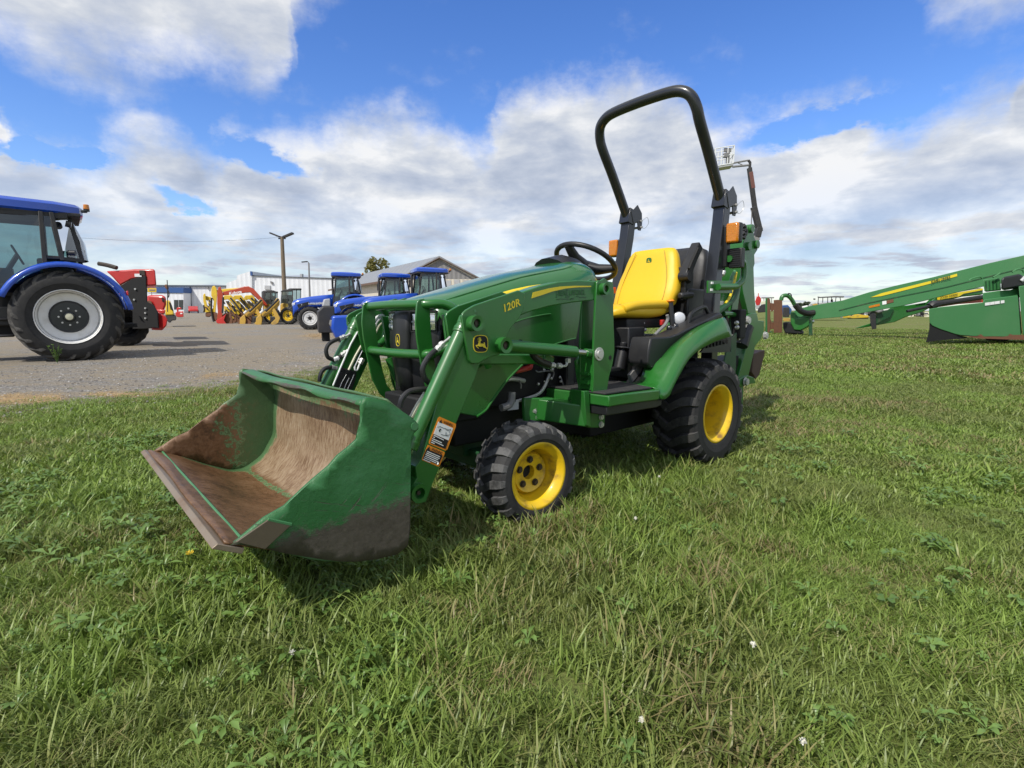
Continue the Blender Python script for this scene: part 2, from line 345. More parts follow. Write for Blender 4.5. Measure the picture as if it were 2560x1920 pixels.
MDEF={
'green_paint':paint(GRN,.36,coat=.4,dirt=.38,dcol=(.055,.12,.05),scale=5,chips=.5),
'green_hood':paint((.015,.128,.020),.28,coat=.8,dirt=.18,dcol=(.035,.12,.04),scale=3),
'green_light':paint((.05,.19,.07),.5,coat=.1,dirt=.4,dcol=(.12,.22,.11),scale=9),
'green_faded':paint((.045,.185,.06),.5,coat=.1,dirt=.45,dcol=(.085,.2,.085),scale=.9),
'green_dark':paint((.012,.07,.022),.45,dirt=.4),
'yellow_decal':paint((.72,.56,.02),.4,dirt=.1,dcol=(.5,.42,.1)),
'yellow_seat':paint((.74,.47,.016),.46,dirt=.25,dcol=(.6,.42,.04),scale=4,bump=.0008,spec=.4),
'yellow_rim':paint((.76,.50,.010),.42,coat=.2,dirt=1.0,dcol=(.22,.12,.03),scale=11,chips=.0),
'yellow_machine':paint((.66,.45,.03),.45,dirt=.7,dcol=(.3,.22,.08),scale=2),
'ochre_machine':paint((.50,.31,.05),.5,dirt=.7,dcol=(.25,.17,.07),scale=2),
'black_plastic':paint((.014,.0145,.016),.42,dirt=.18,dcol=(.05,.048,.042),scale=8,bump=.0006),
'black_paint':paint((.014,.016,.02),.3,coat=.35,dirt=.12,dcol=(.05,.05,.05)),
'black_deep':paint((.006,.006,.006),.7,dirt=.2,dcol=(.02,.018,.016)),
'mat_rubber':paint((.028,.028,.028),.7,dirt=.6,dcol=(.07,.062,.05),scale=14),
'hose':paint((.013,.013,.014),.45,dirt=.15),
'steel':paint((.55,.55,.53),.28,metal=1,dirt=.25),
'zinc':paint((.62,.62,.60),.4,metal=.7,dirt=.3,dcol=(.3,.28,.22)),
'cream':paint((.7,.68,.5),.4,dirt=.15),
'white':paint((.78,.79,.78),.45,dirt=.15,dcol=(.5,.48,.42)),
'white_rim':paint((.80,.80,.78),.42,dirt=.3,dcol=(.35,.32,.26)),
'grey':paint((.2,.2,.2),.5,dirt=.3),'grey_light':paint((.42,.43,.44),.5,dirt=.3),
'orange_decal':paint((.78,.25,.01),.45,dirt=.1),
'red':paint((.5,.022,.018),.35,coat=.4,dirt=.3,dcol=(.25,.05,.03),scale=2),
'red_orange':paint((.38,.04,.012),.4,coat=.3,dirt=.3,dcol=(.3,.1,.04),scale=2),
'blue':paint((.006,.068,.46),.28,coat=.7,dirt=.12,dcol=(.05,.09,.3),scale=2),
'rust':paint((.16,.07,.035),.75,dirt=.5,dcol=(.08,.045,.03),scale=6,bump=.002),
'dark_steel':paint((.055,.045,.035),.5,metal=.4,dirt=.5,dcol=(.1,.06,.03)),
'lens_clear':paint((.72,.74,.76),.08,metal=.75,dirt=.0),
'lens_white':paint((.6,.62,.65),.2,metal=.1,dirt=.0),
'amber':m_lens((.62,.21,.008)),'red_lens':m_lens((.7,.02,.02)),
'glass':m_glass,'tyre':m_tyre(1.2,(.105,.104,.102)),'tyre_dark':m_tyre(.8),'tyre_ag':m_tyre(.9,(.09,.085,.075)),
'bucket_in':m_bucket(True),'bucket_out':m_bucket(False),
'cab_dark':paint((.03,.03,.032),.6,dirt=.2),
}
# ================================================================== ground
def m_field(n):
    m,t,b,out=newmat(n); tc=t.node('ShaderNodeNewGeometry').outputs['Position']
    big=t.noise(tc,.55,5,.6,.4); mid=t.noise(tc,3.2,6,.65); fine=t.noise(tc,28,6,.75); vf=t.noise(tc,120,3,.7)
    x=t.m('ADD',t.m('MULTIPLY',big,.55),t.m('MULTIPLY',mid,.45))
    g=t.ramp(fine,[(.3,(.075,.095,.024)),(.5,(.165,.20,.055)),(.7,(.26,.29,.10))])
    s=t.ramp(fine,[(.3,(.12,.09,.045)),(.5,(.23,.19,.10)),(.7,(.33,.28,.16))])
    base=t.mix(t.ss(x,.50,.64),g,s); base=t.mix(t.m('MULTIPLY',t.ss(vf,.62,.3),.5),base,(.03,.028,.014))
    t.put(b,'Base Color',base); t.put(b,'Roughness',1.0); b.inputs['Specular IOR Level'].default_value=.1
    bp=t.node('ShaderNodeBump',inp={'Strength':.8,'Distance':.03,'Height':t.m('ADD',fine,t.m('MULTIPLY',mid,.6))}); t.l.new(bp.outputs[0],b.inputs['Normal']); return m
def m_gravel(n):
    m,t,b,out=newmat(n); tc=t.node('ShaderNodeNewGeometry').outputs['Position']
    big=t.noise(tc,.35,5,.6,.5); mid=t.noise(t.vscale(tc,(1,2.2,1)),1.8,6,.65); fine=t.noise(tc,45,5,.8)
    vo=t.node('ShaderNodeTexVoronoi',inp={'Vector':tc,'Scale':55}); vo2=t.node('ShaderNodeTexVoronoi',inp={'Vector':tc,'Scale':16})
    grey=t.ramp(vo.outputs['Color'],[(.15,(.10,.095,.088)),(.5,(.20,.19,.175)),(.9,(.40,.385,.36))])
    tan=t.ramp(fine,[(.3,(.16,.13,.09)),(.6,(.31,.26,.185)),(.8,(.40,.35,.265))])
    base=t.mix(t.ss(t.m('ADD',t.m('MULTIPLY',big,.5),t.m('MULTIPLY',mid,.5)),.38,.56),grey,tan)
    base=t.mix(t.m('MULTIPLY',t.ss(fine,.6,.8),.35),base,(.45,.43,.40))
    base=t.mix(t.m('MULTIPLY',t.ss(mid,.42,.3),.45),base,(.09,.08,.07))
    t.put(b,'Base Color',base); t.put(b,'Roughness',.95)
    bp=t.node('ShaderNodeBump',inp={'Strength':.9,'Distance':.02,'Height':t.m('ADD',t.m('MULTIPLY',vo.outputs[0],.8),fine)}); t.l.new(bp.outputs[0],b.inputs['Normal']); return m
MDEF.update({'field':m_field,'gravel':m_gravel})
g=MB(); g.add([(-900,-60,0),(900,-60,0),(900,1500,0),(-900,1500,0)],[(0,1,2,3)]); tag(g.build('ground','field',smooth=0),kind='structure')
EDGE=[(-60,-8),(-16,-3.5),(-8,2.4),(-6,3.75),(-5.1,4.25),(-4.3,4.85),(-3.55,5.45),(-2.95,6.1),(-2.5,6.9),(-2.05,8.0),(-1.5,9.6),(-.9,12),(.2,16),(3,25),(10,45),(16,62),(18,90),(20,170)]
def edge_x(y):
    for (xa,ya),(xb,yb) in zip(EDGE,EDGE[1:]):
        if ya<=y<=yb: return xa+(xb-xa)*(y-ya)/(yb-ya)
    return EDGE[-1][0]
P=[]
for (xa,ya),(xb,yb) in zip(EDGE,EDGE[1:]):
    n=max(1,int(min(60,math.hypot(xb-xa,yb-ya)/.12)));
    for k in range(n):
        t=k/n; j=.10*math.sin(k*.9+xa)+rng.uniform(-.07,.07); P.append((xa+(xb-xa)*t+j,ya+(yb-ya)*t-j*.6,.004))
P+=[(20,170,.004),(-300,170,.004),(-300,-8,.004)]
g=MB(); g.add(P,[tuple(range(len(P)))]); tag(g.build('gravel_lot','gravel',smooth=0),kind='structure')
def m_stone(n):
    m,t,b,out=newmat(n); r=t.node('ShaderNodeObjectInfo').outputs['Random']; tc=t.node('ShaderNodeNewGeometry').outputs['Position']; a=t.noise(tc,90,3,.6)
    t.put(b,'Base Color',t.ramp(t.m('ADD',t.m('MULTIPLY',r,.7),t.m('MULTIPLY',a,.3)),[(.1,(.11,.10,.09)),(.5,(.26,.24,.22)),(.85,(.46,.44,.41))])); t.put(b,'Roughness',.85); return m
MDEF['stone']=m_stone
# ================================================================== compact tractor
def wheel_mesh(R,Wd,rim_r,lug,nl,cen,side=1,steer=0,tmat='tyre',rmat='yellow_rim',parent=None,name='wheel',deep=.10,holes=5,hub=True,fork=.17,kind='r4',simple=False,hubmat=None):
    """tyre, rim and disc about a centre; local axis = Y, outer face towards +Y*side"""
    c=Vector(cen); ax=Vector((math.sin(steer)*-1,math.cos(steer),0))*side
    A=Vector((ax.y*side,-ax.x*side,0)); Z=Vector((0,0,1))
    def P(h,r,t): return c+ax*h+(A*math.cos(t)+Z*math.sin(t))*r
    h2=Wd/2
    # carcass
    prof=[(rim_r*.97,h2*.80),(rim_r+.008,h2*.86),(rim_r+(R-rim_r)*.12,h2*.93),(rim_r+(R-rim_r)*.45,h2*1.0),(R-lug-.075*R/.33,h2*1.01),(R-lug-.040*R/.33,h2*.995),(R-lug-.018*R/.33,h2*.90),(R-lug-.010*R/.33,h2*.80),(R-lug,h2*.4),(R-lug,0)]
    prof=prof+[(r,-h) for r,h in prof[-2::-1]]
    V=[];Fc=[];n=56
    for r,h in prof:
        for k in range(n): V.append(P(h,r,2*math.pi*k/n))
    for i in range(len(prof)-1):
        for k in range(n): Fc.append((i*n+k,(i+1)*n+k,(i+1)*n+(k+1)%n,i*n+(k+1)%n))
    nb=len(V); tm=MB(); tm.add(V,Fc)
    # lugs
    def Rc(h):
        h=abs(h); q=R/.33
        return R-lug-q*(.0*h if h<.4 else .010*((h-.4)/.4)**2 if h<.8 else .010+.030*((h-.8)/.2)**1.5)
    if kind=='r4':
        PA_=[(1,0,[(1.0,.04,.40,.35),(.95,.02,.44,.9),(.80,0,.46,1),(.45,-.10,.46,1),(.15,-.32,.45,1),(-.10,-.55,.42,1),(-.34,-.34,.42,1),(-.50,-.20,.36,.9)]),(1,.5,[(-1.0,-.42,.38,.35),(-.95,-.40,.44,.9),(-.80,-.38,.46,1),(-.66,-.44,.42,1),(-.56,-.52,.34,.9)])]
    else:
        pth=[(1.0,-.05,.20,.3),(.93,.05,.22,1),(.60,.30,.20,1),(.30,.55,.19,1),(.05,.85,.18,1),(-.08,1.0,.16,1)]
        PA_=[(1,0,[(h,a*1.6,w,u) for h,a,w,u in pth]),(-1,.5,[(h,a*1.6,w,u) for h,a,w,u in pth])]
    pitch=2*math.pi/nl
    for sd_,off_,path in PA_:
        for q in range(nl):
            base=pitch*(q+off_); L=[]
            for (h,a,wd,up) in path:
                an=base+a*pitch; hh=h*h2*sd_*(1.0 if abs(h)<.99 else .995); Rt=Rc(h)+lug*up; Rb=Rc(h)-.006; w=wd*pitch/2
                L.append((P(hh,Rb,an-w*1.16),P(hh,Rt,an-w),P(hh,Rt,an+w),P(hh,Rb,an+w*1.16)))
            V=[p for r in L for p in r]; m=len(L); Fc=[]
            for i in range(m-1):
                for k in range(3): Fc.append((i*4+k,(i+1)*4+k,(i+1)*4+k+1,i*4+k+1))
            Fc+=[(0,1,2,3),((m-1)*4+3,(m-1)*4+2,(m-1)*4+1,(m-1)*4)]
            tm.add(V,Fc)
    attr=[0.0]*nb+[1.0]*(len(tm.v)-nb)
    # rim
    def lathe(prof,n=40,mb=None):
        mb=mb or MB(); V=[];Fc=[]
        for r,h in prof:
            for k in range(n): V.append(P(h,r,2*math.pi*k/n))
        for i in range(len(prof)-1):
            for k in range(n): Fc.append((i*n+k,(i+1)*n+k,(i+1)*n+(k+1)%n,i*n+(k+1)%n))
        return mb.add(V,Fc)
    d=deep
    rim=lathe([(rim_r+.006,h2*.80),(rim_r+.012,h2*.90),(rim_r+.004,h2*.925),(rim_r-.004,h2*.90),(rim_r-.010,h2*.80),(rim_r-.022,h2*.74),(rim_r-.028,h2*.55),(rim_r-.034,h2*.2),(rim_r-.045,h2*.15-d*.2),(rim_r-.048,h2-d-.01),(rim_r-.05,-h2*.8),(rim_r,-h2*.9)])
    hz=h2-d
    disc=lathe([(rim_r-.046,hz-.006),(rim_r-.058,hz+.008),(rim_r*.62,hz+.012),(rim_r*.5,hz+.002),(rim_r*.23,hz)],40)
    if hub: disc=lathe([(rim_r*.23,hz-.001),(rim_r*.225,hz-.03),(rim_r*.05,hz-.032)],24,disc)
    w=disc.build(name,rmat,parent,smooth=40)
    tm.build('tyre',tmat,w,smooth=28,attr={'lug':attr}); rim.build('rim',rmat,w,smooth=50)
    for k in range(holes):
        t=2*math.pi*(k+.3)/holes; b=MB(); p=P(hz+.006,rim_r*.42,t)
        b.cyl(p-ax*.002,p+ax*.002,.016*rim_r/.14,12); b.cyl(p+ax*.002,p+ax*.010,.011*rim_r/.14,6); b.build('wheel_bolt','dark_steel' if not hubmat else hubmat,w,smooth=30)
    cap=MB(); cap.cyl(P(hz-.0315,0,0),P(hz-.0295 if hub else hz+.004,0,0),rim_r*.222 if hub else rim_r*.285,20); cap.build('hub_bore','black_deep',w)
    return w
def bolt(mb,p,ax,r=.010,h=.008):
    p=Vector(p); ax=Vector(ax).normalized(); mb.cyl(p,p+ax*.003,r*1.25,14); mb.cyl(p+ax*.003,p+ax*(.003+h),r,6); mb.cyl(p+ax*(.003+h),p+ax*(.005+h),r*.45,8)
def deer_mb(fn):
    # leaping deer and shield badge traced in its own plane: fn(u,v,h)
    deer=[(600,800),(540,765),(560,745),(625,755),(655,705),(640,690),(590,655),(545,690),(530,650),(590,625),(650,640),(610,590),(615,545),(650,530),(645,590),(680,640),(705,600),(690,560),(715,560),(735,610),(712,660),(770,690),(790,725),(740,740),(705,800),(705,920),(930,925),(900,850),(950,850),(975,920),(965,960),(985,1010),(1010,1100),(1080,1170),(1120,1230),(1110,1290),(1080,1240),(1000,1190),(900,1150),(840,1090),(760,1100),(640,1095),(560,1060),(500,1065),(530,1120),(620,1200),(590,1215),(510,1150),(430,1060),(460,1005),(560,1000),(590,940)]
    return deer
def bezel(cx,cy,rx,ry,n=28,p=4.2):
    out=[]
    for k in range(n):
        t=2*math.pi*k/n; c_,s_=math.cos(t),math.sin(t); e=(abs(c_)**p+abs(s_)**p)**(-1/p); out.append((cx+rx*c_*e,cy+ry*s_*e))
    return out
def build_tractor():
    tr=bpy.data.objects.new('compact_tractor',None); COL.objects.link(tr)
    tr.matrix_world=Matrix(((TF.x,TL.x,TZ.x,TO.x),(TF.y,TL.y,TZ.y,TO.y),(TF.z,TL.z,TZ.z,TO.z),(0,0,0,1)))
    tag(tr,'small green tractor with worn bucket, yellow seat, black roll bar and backhoe','tractor')
    B=lambda mb,name,mat,**k: mb.build(name,mat,tr,**k)
    # ---- wheels
    yf,yr=.5443,.6035
    wheel_mesh(.231,.215,.141,.0125,19,(0,yf-.1075,.226),1,R_(-5),'tyre','yellow_rim',tr,'front_wheel',.088)
    wheel_mesh(.231,.215,.141,.0125,19,(0,-yf+.1075,.226),-1,R_(5)*-1*-1,'tyre','yellow_rim',tr,'front_wheel',.09)
    wheel_mesh(.331,.295,.168,.024,18,(-1.45,yr-.1475,.322),1,0,'tyre_dark','yellow_rim',tr,'rear_wheel',.20)
    wheel_mesh(.331,.295,.168,.024,18,(-1.45,-yr+.1475,.322),-1,0,'tyre_dark','yellow_rim',tr,'rear_wheel',.20)
    # ---- hood: lofted shell
    prof=[(.335,.935,.205,.0),(.325,.972,.215,.0),(.28,1.003,.232,.0),(.18,1.034,.243,.0),(.02,1.077,.252,0),(-.2,1.134,.258,0),(-.40,1.172,.262,0),(-.50,1.190,.264,0),(-.56,1.206,.262,0),(-.61,1.217,.258,0),(-.68,1.222,.25,0),(-.715,1.214,.245,0),(-.73,1.19,.24,0)]
    rows=[]
    for x,zc,hw,_ in prof:
        sec=[(0,0),(.25,-.001),(.45,-.006),(.60,-.014),(.72,-.026),(.83,-.044),(.92,-.070),(.975,-.10),(1.0,-.135),(1.005,-.17)]
        if x>.30: sec=[(a,b*.28) for a,b in sec]
        elif x>.22: sec=[(a,b*.7) for a,b in sec]
        half=[Vector((x-(.03*abs(a)**2 if x>.3 else 0),a*hw,zc+b)) for a,b in sec]
        rows.append([Vector((p.x,-p.y,p.z)) for p in half[::-1]]+half[1:])
    hd=MB(); hd.grid(rows); B(hd,'hood','green_hood',solid=.006,smooth=60)
    # sloped crease strips on the hood
    for s_ in (1,-1):
        st=MB(); P=[]
        for x,zc,hw,_ in prof[2:9]: P.append(Vector((x,s_*hw*.74,zc-.0245)))
        st.tube(smoothp(P,3),.0035,8); B(st,'hood_crease','green_hood')
    # side panels
    sp=[(.318,.93),(.24,.925),(.05,.96),(-.13,1.0),(-.35,1.035),(-.553,1.045),(-.55,.995),(-.545,.93),(-.532,.86),(-.515,.803),(-.42,.79),(-.326,.771),(-.22,.738),(-.129,.690),(-.054,.640),(.014,.582),(.069,.527),(.10,.497),(.15,.475),(.24,.50),(.275,.60),(.295,.75)]
    p=MB(); p.pxz(sp,.262,.276); B(p,'side_panel','green_hood',bevel=.004,mirror=True)
    lip=MB(); lip.tube(smoothp([(x,.277,z) for x,z in sp[13:19]],4),.0055,8); B(lip,'panel_lip','green_paint',mirror=True)
    for q in ([(580,705),(640,675),(760,640),(900,610),(1000,597)],[(1000,948),(1100,915),(1200,885),(1280,866)]):
        rd=MB(); rd.tube(smoothp([Vector(v) for v in T3('3',q,Y=.277)],4),.004,8); B(rd,'panel_ridge','green_paint')
    # yellow hood stripe
    for s_ in (1,-1):
        hs=MB(); up=[(.06,1.005),(-.0,1.02),(-.10,1.045),(-.20,1.064),(-.34,1.083),(-.50,1.094)]; lo=[(.068,.992),(.0,.996),(-.10,1.018),(-.20,1.040),(-.34,1.064),(-.50,1.083)]
        rr=[]
        def hy(x,z):
            for (xa,za,ha,_),(xb,zb,hb,_) in zip(prof,prof[1:]):
                if xa>=x>=xb:
                    t=(xa-x)/(xa-xb); zc=za+(zb-za)*t; hw=ha+(hb-ha)*t; dz=z-zc
                    sec=[(.72,-.026),(.83,-.044),(.92,-.070),(.975,-.10),(1.0,-.135),(1.005,-.2)]
                    for (a,b),(a2,b2) in zip(sec,sec[1:]):
                        if b>=dz>=b2: return (a+(a2-a)*(b-dz)/(b-b2))*hw
            return .25
        U=resample([(x,0,z) for x,z in up],14); Lw=resample([(x,0,z) for x,z in lo],14)
        g=[]
        for k in range(4):
            g.append([Vector((a.x+(b.x-a.x)*k/3,s_*(hy(a.x+(b.x-a.x)*k/3,a.z+(b.z-a.z)*k/3)+.0045),a.z+(b.z-a.z)*k/3)) for a,b in zip(U,Lw)])
        hs.grid(g); B(hs,'hood_stripe','yellow_decal',solid=.0012)
    # ---- grille: black front, centre rib, lower fins
    g=MB(); rows=[]
    for z,hw,x0 in [(.955,.215,.318),(.94,.222,.332),(.86,.222,.336),(.855,.226,.346),(.80,.222,.35),(.70,.205,.345),(.60,.185,.335),(.56,.17,.32)]:
        rows.append([Vector((x0-.055*(abs(a)**2.4),a*hw,z)) for a in [-1,-.85,-.7,-.5,-.3,-.1,.1,.3,.5,.7,.85,1]])
    g.grid(rows); B(g,'grille','black_plastic',solid=.01)
    gb=MB(); gb.box((.13,0,.745),(.33,.40,.37)); B(gb,'radiator_housing','black_deep',bevel=.01)
    rib=MB(); rr=[]
    for z,x,w in [(.948,.325,.060),(.943,.356,.064),(.925,.366,.066),(.86,.372,.064),(.78,.372,.060),(.68,.362,.056),(.58,.346,.05)]:
        rr.append([Vector((x-.035,-w,z)),Vector((x-.008,-w*.96,z)),Vector((x,-w*.8,z)),Vector((x+.004,0,z)),Vector((x,w*.8,z)),Vector((x-.008,w*.96,z)),Vector((x-.035,w,z))])
    rib.grid(rr); B(rib,'grille_rib','black_plastic',solid=.008,smooth=50)
    for yy in (-.17,-.115,.115,.17):
        fn=MB(); fn.tube([(.352-.9*yy*yy*1.2,yy,.80),(.345-.9*yy*yy*1.2,yy*.95,.70),(.335-.9*yy*yy*1.2,yy*.86,.585)],.006,8); B(fn,'grille_fin','black_plastic')
    for s_ in (1,-1):
        hb=MB(); ys=[.075,.115,.155,.200]; xs=lambda y:.338-.055*(y/.222)**2.4
        for z0,z1,m,nm in ((.863,.936,'lens_clear','headlight'),):
            rows=[[Vector((xs(y)+.010,s_*y,z)) for y in ys] for z in (z0,(z0+z1)/2-.006,(z0+z1)/2+.006,z1)]
            hb.grid(rows); h=B(hb,nm,'lens_clear',solid=.008,bevel=.002)
            l=MB(); l.grid([[Vector((xs(y)+.0155,s_*y,z)) for y in ys] for z in (.897,.902)]); l.build('light_bar','lens_white',h,solid=.003)
            for yy,zz,r in ((.11,.918,.015),(.165,.918,.016),(.12,.878,.013),(.17,.88,.015)):
                l=MB(); l.ball((xs(yy)+.012,s_*yy,zz),r,12,8,(.4,1,.85)); l.build('reflector','lens_white' if zz<.9 else 'steel',h)
            fr=MB(); fr.tube([(xs(.068)+.012,s_*.068,.856),(xs(.21)+.012,s_*.208,.856),(xs(.21)+.012,s_*.208,.944),(xs(.068)+.012,s_*.068,.944)],.006,6,closed=True); fr.build('headlight_frame','black_plastic',h)
    lg=MB(); lg.prism([(.372,y,z) for y,z in bezel(0,.818,.017,.027,24,3)],(.006,0,0)); b=B(lg,'front_badge','green_paint',bevel=.001)
    rm=MB(); rm.tube([(.379,y,z) for y,z in bezel(0,.818,.0165,.0262,24,3)],.0016,6,closed=True); rm.build('badge_rim','yellow_decal',b)
    dm=MB(); dm.prism([(.379,(u-760)*.000026+.000,.818-(v-900)*.000042) for u,v in deer_mb(None)],(.0015,0,0)); dm.build('deer_emblem','yellow_decal',b,smooth=0)
    # front hood lip above headlights
    lp=MB(); lp.tube(smoothp([(.262,-.222,.957),(.315,-.17,.958),(.338,0,.958),(.315,.17,.958),(.262,.222,.957)],4),.006,8); B(lp,'hood_lip','green_paint')
    # lower black nose / axle support and frame
    m=MB(); m.box((.20,0,.50),(.36,.30,.14)); m.box((.30,0,.44),(.10,.34,.12)); B(m,'front_frame','black_deep',bevel=.01)
    m=MB(); m.bar((.0,-.38,.225),(.0,.38,.225),.09,.085); m.box((0,0,.30),(.14,.12,.14)); m.box((.0,.34,.235),(.12,.07,.16)); m.box((.0,-.34,.235),(.12,.07,.16)); B(m,'front_axle','green_dark',bevel=.008)
    m=MB(); m.box((-.35,0,.40),(1.05,.26,.18)); m.box((-1.15,0,.38),(.75,.30,.34)); m.bar((-1.45,-.36,.32),(-1.45,.36,.32),.16,.16); B(m,'chassis','black_deep',bevel=.01)
    # engine bay
    m=MB(); m.box((-.14,0,.66),(.50,.36,.36)); m.box((-.48,0,.62),(.20,.40,.40)); B(m,'engine_block','black_deep',bevel=.012)
    m=MB()
    for pts,r in ((((-.02,.20,.60),(-.10,.22,.62),(-.2,.21,.6)),.012),(((-.26,.21,.70),(-.33,.215,.70),(-.33,.22,.64)),.007),(((-.15,.2,.50),(-.3,.22,.53),(-.38,.21,.62)),.009)): m.tube(smoothp([Vector(q) for q in pts],5),r,8)
    B(m,'engine_pipe','zinc')
    m=MB(); m.tube(smoothp([(-.13,.225,.655),(-.17,.235,.662),(-.215,.235,.668),(-.23,.225,.68)],5),.014,10); B(m,'red_hose','red')
    m=MB(); m.tube(smoothp([Vector(v) for v in T3('a',[(1105,120),(1100,200),(1070,250),(1000,275)],Y=.26)],5),.018,10); B(m,'exhaust_pipe','grey')
    m=MB(); m.prism([Vector(v) for v in T3('a',[(1120,215),(1172,212),(1172,288),(1065,302)],Y=.24)],(0,-.006,0)); B(m,'belt_shield','grey_light')
    for (u,v) in ((475,540),(700,530)): pass
    m=MB()
    for u,v,r in ((790,500,.016),(640,740,.007),(780,680,.011),(945,655,.011),(965,740,.010),(1070,835,.012),(520,790,.011),(1110,1070,.016)):
        q=T3('ms',[(u,v)],Y=.235)[0]; m=MB(); m.ball(q,r*.7,8,6); B(m,'engine_fitting','zinc')
    m=MB()
    for q in ([(470,520),(520,552),(700,530),(820,545),(815,640),(780,685)],[(960,650),(1010,800),(1080,960)],[(140,720),(180,800),(175,880)]):
        m=MB(); m.tube(smoothp([Vector(v) for v in T3('ms',q,Y=.23)],4),.0035,6); B(m,'engine_cable','grey')
    m=MB(); m.box((-.50,.1,.80),(.06,.30,.50)); m.box((-.62,.0,.72),(.12,.34,.6)); B(m,'firewall','black_plastic',bevel=.008)
    # ---- loader masts
    mast=[Vector(v) for v in T3('3',[(1515,250),(1530,225),(1562,225),(1600,200),(1640,235),(1690,245),(1705,350),(1697,500),(1700,700),(1708,900),(1710,1000),(1688,1150),(1648,1300),(1628,1440),(1560,1515),(1500,1510),(1470,1460),(1480,1250),(1478,1000),(1500,500)],Y=.5)]
    m=MB(); m.prism(mast,(0,-.012,0)); m.prism([v-Vector((0,.085,0)) for v in mast],(0,-.012,0))
    B(m,'loader_mast','green_paint',bevel=.002,mirror=True)
    m=MB(); ctr=[(-.395,.45,.56),(-.395,.45,.66),(-.40,.45,.74)]; m.bar(ctr[0],ctr[2],.075,.012,Vector((1,0,0))); m.bar((-.47,.45,.56),(-.52,.45,.80),.075,.012,Vector((1,0,0))); B(m,'mast_web','green_paint',bevel=.002,mirror=True)
    def boss(x,z,y0,y1,r,name='pivot_boss',mat='green_paint'):
        for s_ in (1,-1):
            b=MB(); b.lathe([(r*.55,y1-.02),(r*.58,y1),(r,y1+.001),(r,y0),(0.001,y0)],(x,0,z),(0,1,0),20) if s_>0 else b.lathe([(r*.55,-(y1-.02)),(r*.58,-y1),(r,-y1-.001),(r,-y0),(.001,-y0)],(x,0,z),(0,1,0),20)
            o=b.build(name,mat,tr,smooth=30); p2=MB(); a=s_*(y1-.012); p2.cyl((x,s_*(y0+.01),z),(x,a,z),r*.5,14); p2.cyl((x,a,z),(x,a+s_*.004,z),r*.22,8); p2.build('pivot_pin','dark_steel',o)
    boss(-.447,1.045,.498,.526,.028); boss(.345,.894,.50,.548,.030); boss(.202,.805,.50,.548,.032); 
    # inner mast pin head, low pin
    m=MB(); x,z=T2('3',[(1535,1040)],.5)[0]; m.cyl((x,.50,z),(x,.506,z),.032,20); m.cyl((x,.506,z),(x,.512,z),.02,16)
    B(m,'mast_pin','zinc',mirror=True,bevel=.001)
    x,z=T2('3',[(1660,1080)],.5)[0]; m=MB(); m.cyl((x,.498,z),(x,.5015,z),.011,16); B(m,'mast_hole','black_deep',mirror=True)
    # mast bracket channel and bolts
    m=MB()
    br=[Vector(v) for v in T3('ms',[(1420,930),(1550,925),(1640,1030),(1720,1130),(1870,960),(1830,1600),(1690,1655),(1500,1650),(1470,1600)],Y=.475)]
    m.prism(br,(0,-.014,0)); q=[Vector(v) for v in T3('ms',[(1420,930),(1530,925),(1560,1640),(1475,1610)],Y=.49)]; m.prism(q,(0,-.09,0))
    B(m,'mast_bracket','green_paint',bevel=.003,mirror=True)
    m=MB()
    for v in (1285,1440,1590): bolt(m,T3('ms',[(1755,v)],Y=.476)[0],(0,1,0),.013,.008)
    B(m,'bracket_bolts','zinc',mirror=True)
    bm_=MB(); bm_.bar((-.40,.46,.435),(-.27,.25,.46),.10,.105); bm_.prism([(-.30,.30,.515),(-.17,.22,.52),(-.17,.22,.40),(-.30,.30,.40)],(0,.02,0)); B(bm_,'mount_beam','green_paint',bevel=.006,mirror=True)
    m=MB()
    for u,v in ((480,1170),(440,1320),(470,1440)): bolt(m,T3('ms',[(u,v)],Y=.26)[0]+Vector((0,0,0)),(0,1,0),.013,.010)
    B(m,'frame_bolts','zinc')
    # inner green details near mast
    m=MB(); m.tube(smoothp([Vector(v) for v in T3('3',[(1470,880),(1400,930),(1350,990),(1290,1130),(1300,1200)],Y=.40)],4),.008,8); m.prism([Vector(v) for v in T3('3',[(1275,1110),(1300,1300),(1335,1470),(1380,1500),(1360,1300),(1310,1150)],Y=.405)],(0,-.008,0)); m.box((-.395,.455,.60),(.05,.05,.02)); m.box((-.40,.455,.64),(.06,.05,.012)); B(m,'latch_plate','green_paint',mirror=True)
    # ---- upper boom
    ub=[Vector(v) for v in T3('3',[(1560,232),(1520,235),(1300,222),(1100,238),(880,288),(700,350),(560,420),(620,640),(680,610),(800,565),(1000,510),(1250,470),(1530,440)],Y=.49)]
    m=MB(); m.prism(ub,(0,-.065,0)); B(m,'upper_boom','green_paint',bevel=.005,mirror=True)
    m=MB(); m.prism([Vector(v) for v in T3('st',[(150,380),(110,562),(400,470),(750,350),(1150,262),(1500,225),(1930,215),(1935,180),(1400,178),(1000,200),(650,255)],Y=.4905)],(0,.0012,0)); B(m,'boom_stripe','yellow_decal',mirror=True)
    O,Ux,Uz=T3('st',[(1330,405),(1770,385),(1330,300)],Y=.492); ex=(Ux-O).normalized(); ez=Vector((0,1,0)).cross(ex).normalized()
    ez=ez if ez.z>0 else -ez
    wd=(T3('st',[(1790,385)],Y=.492)[0]-T3('st',[(890,425)],Y=.492)[0]).length
    t1=text_mb('J-RENÉ LAFOND.',.034,lambda x,y,h:O+ex*x+ez*y+Vector((0,.0006,0)),bold=True)
    xs_=[ (v-O).dot(ex) for v in t1.v]; k=wd/(max(xs_)-min(xs_)); t1.v=[O+ (v-O)*1.0+ex*((v-O).dot(ex)*(k-1)) for v in t1.v]; B(t1,'dealer_lettering','green_dark',smooth=0)
    O2=T3('st',[(1340,560)],Y=.492)[0]
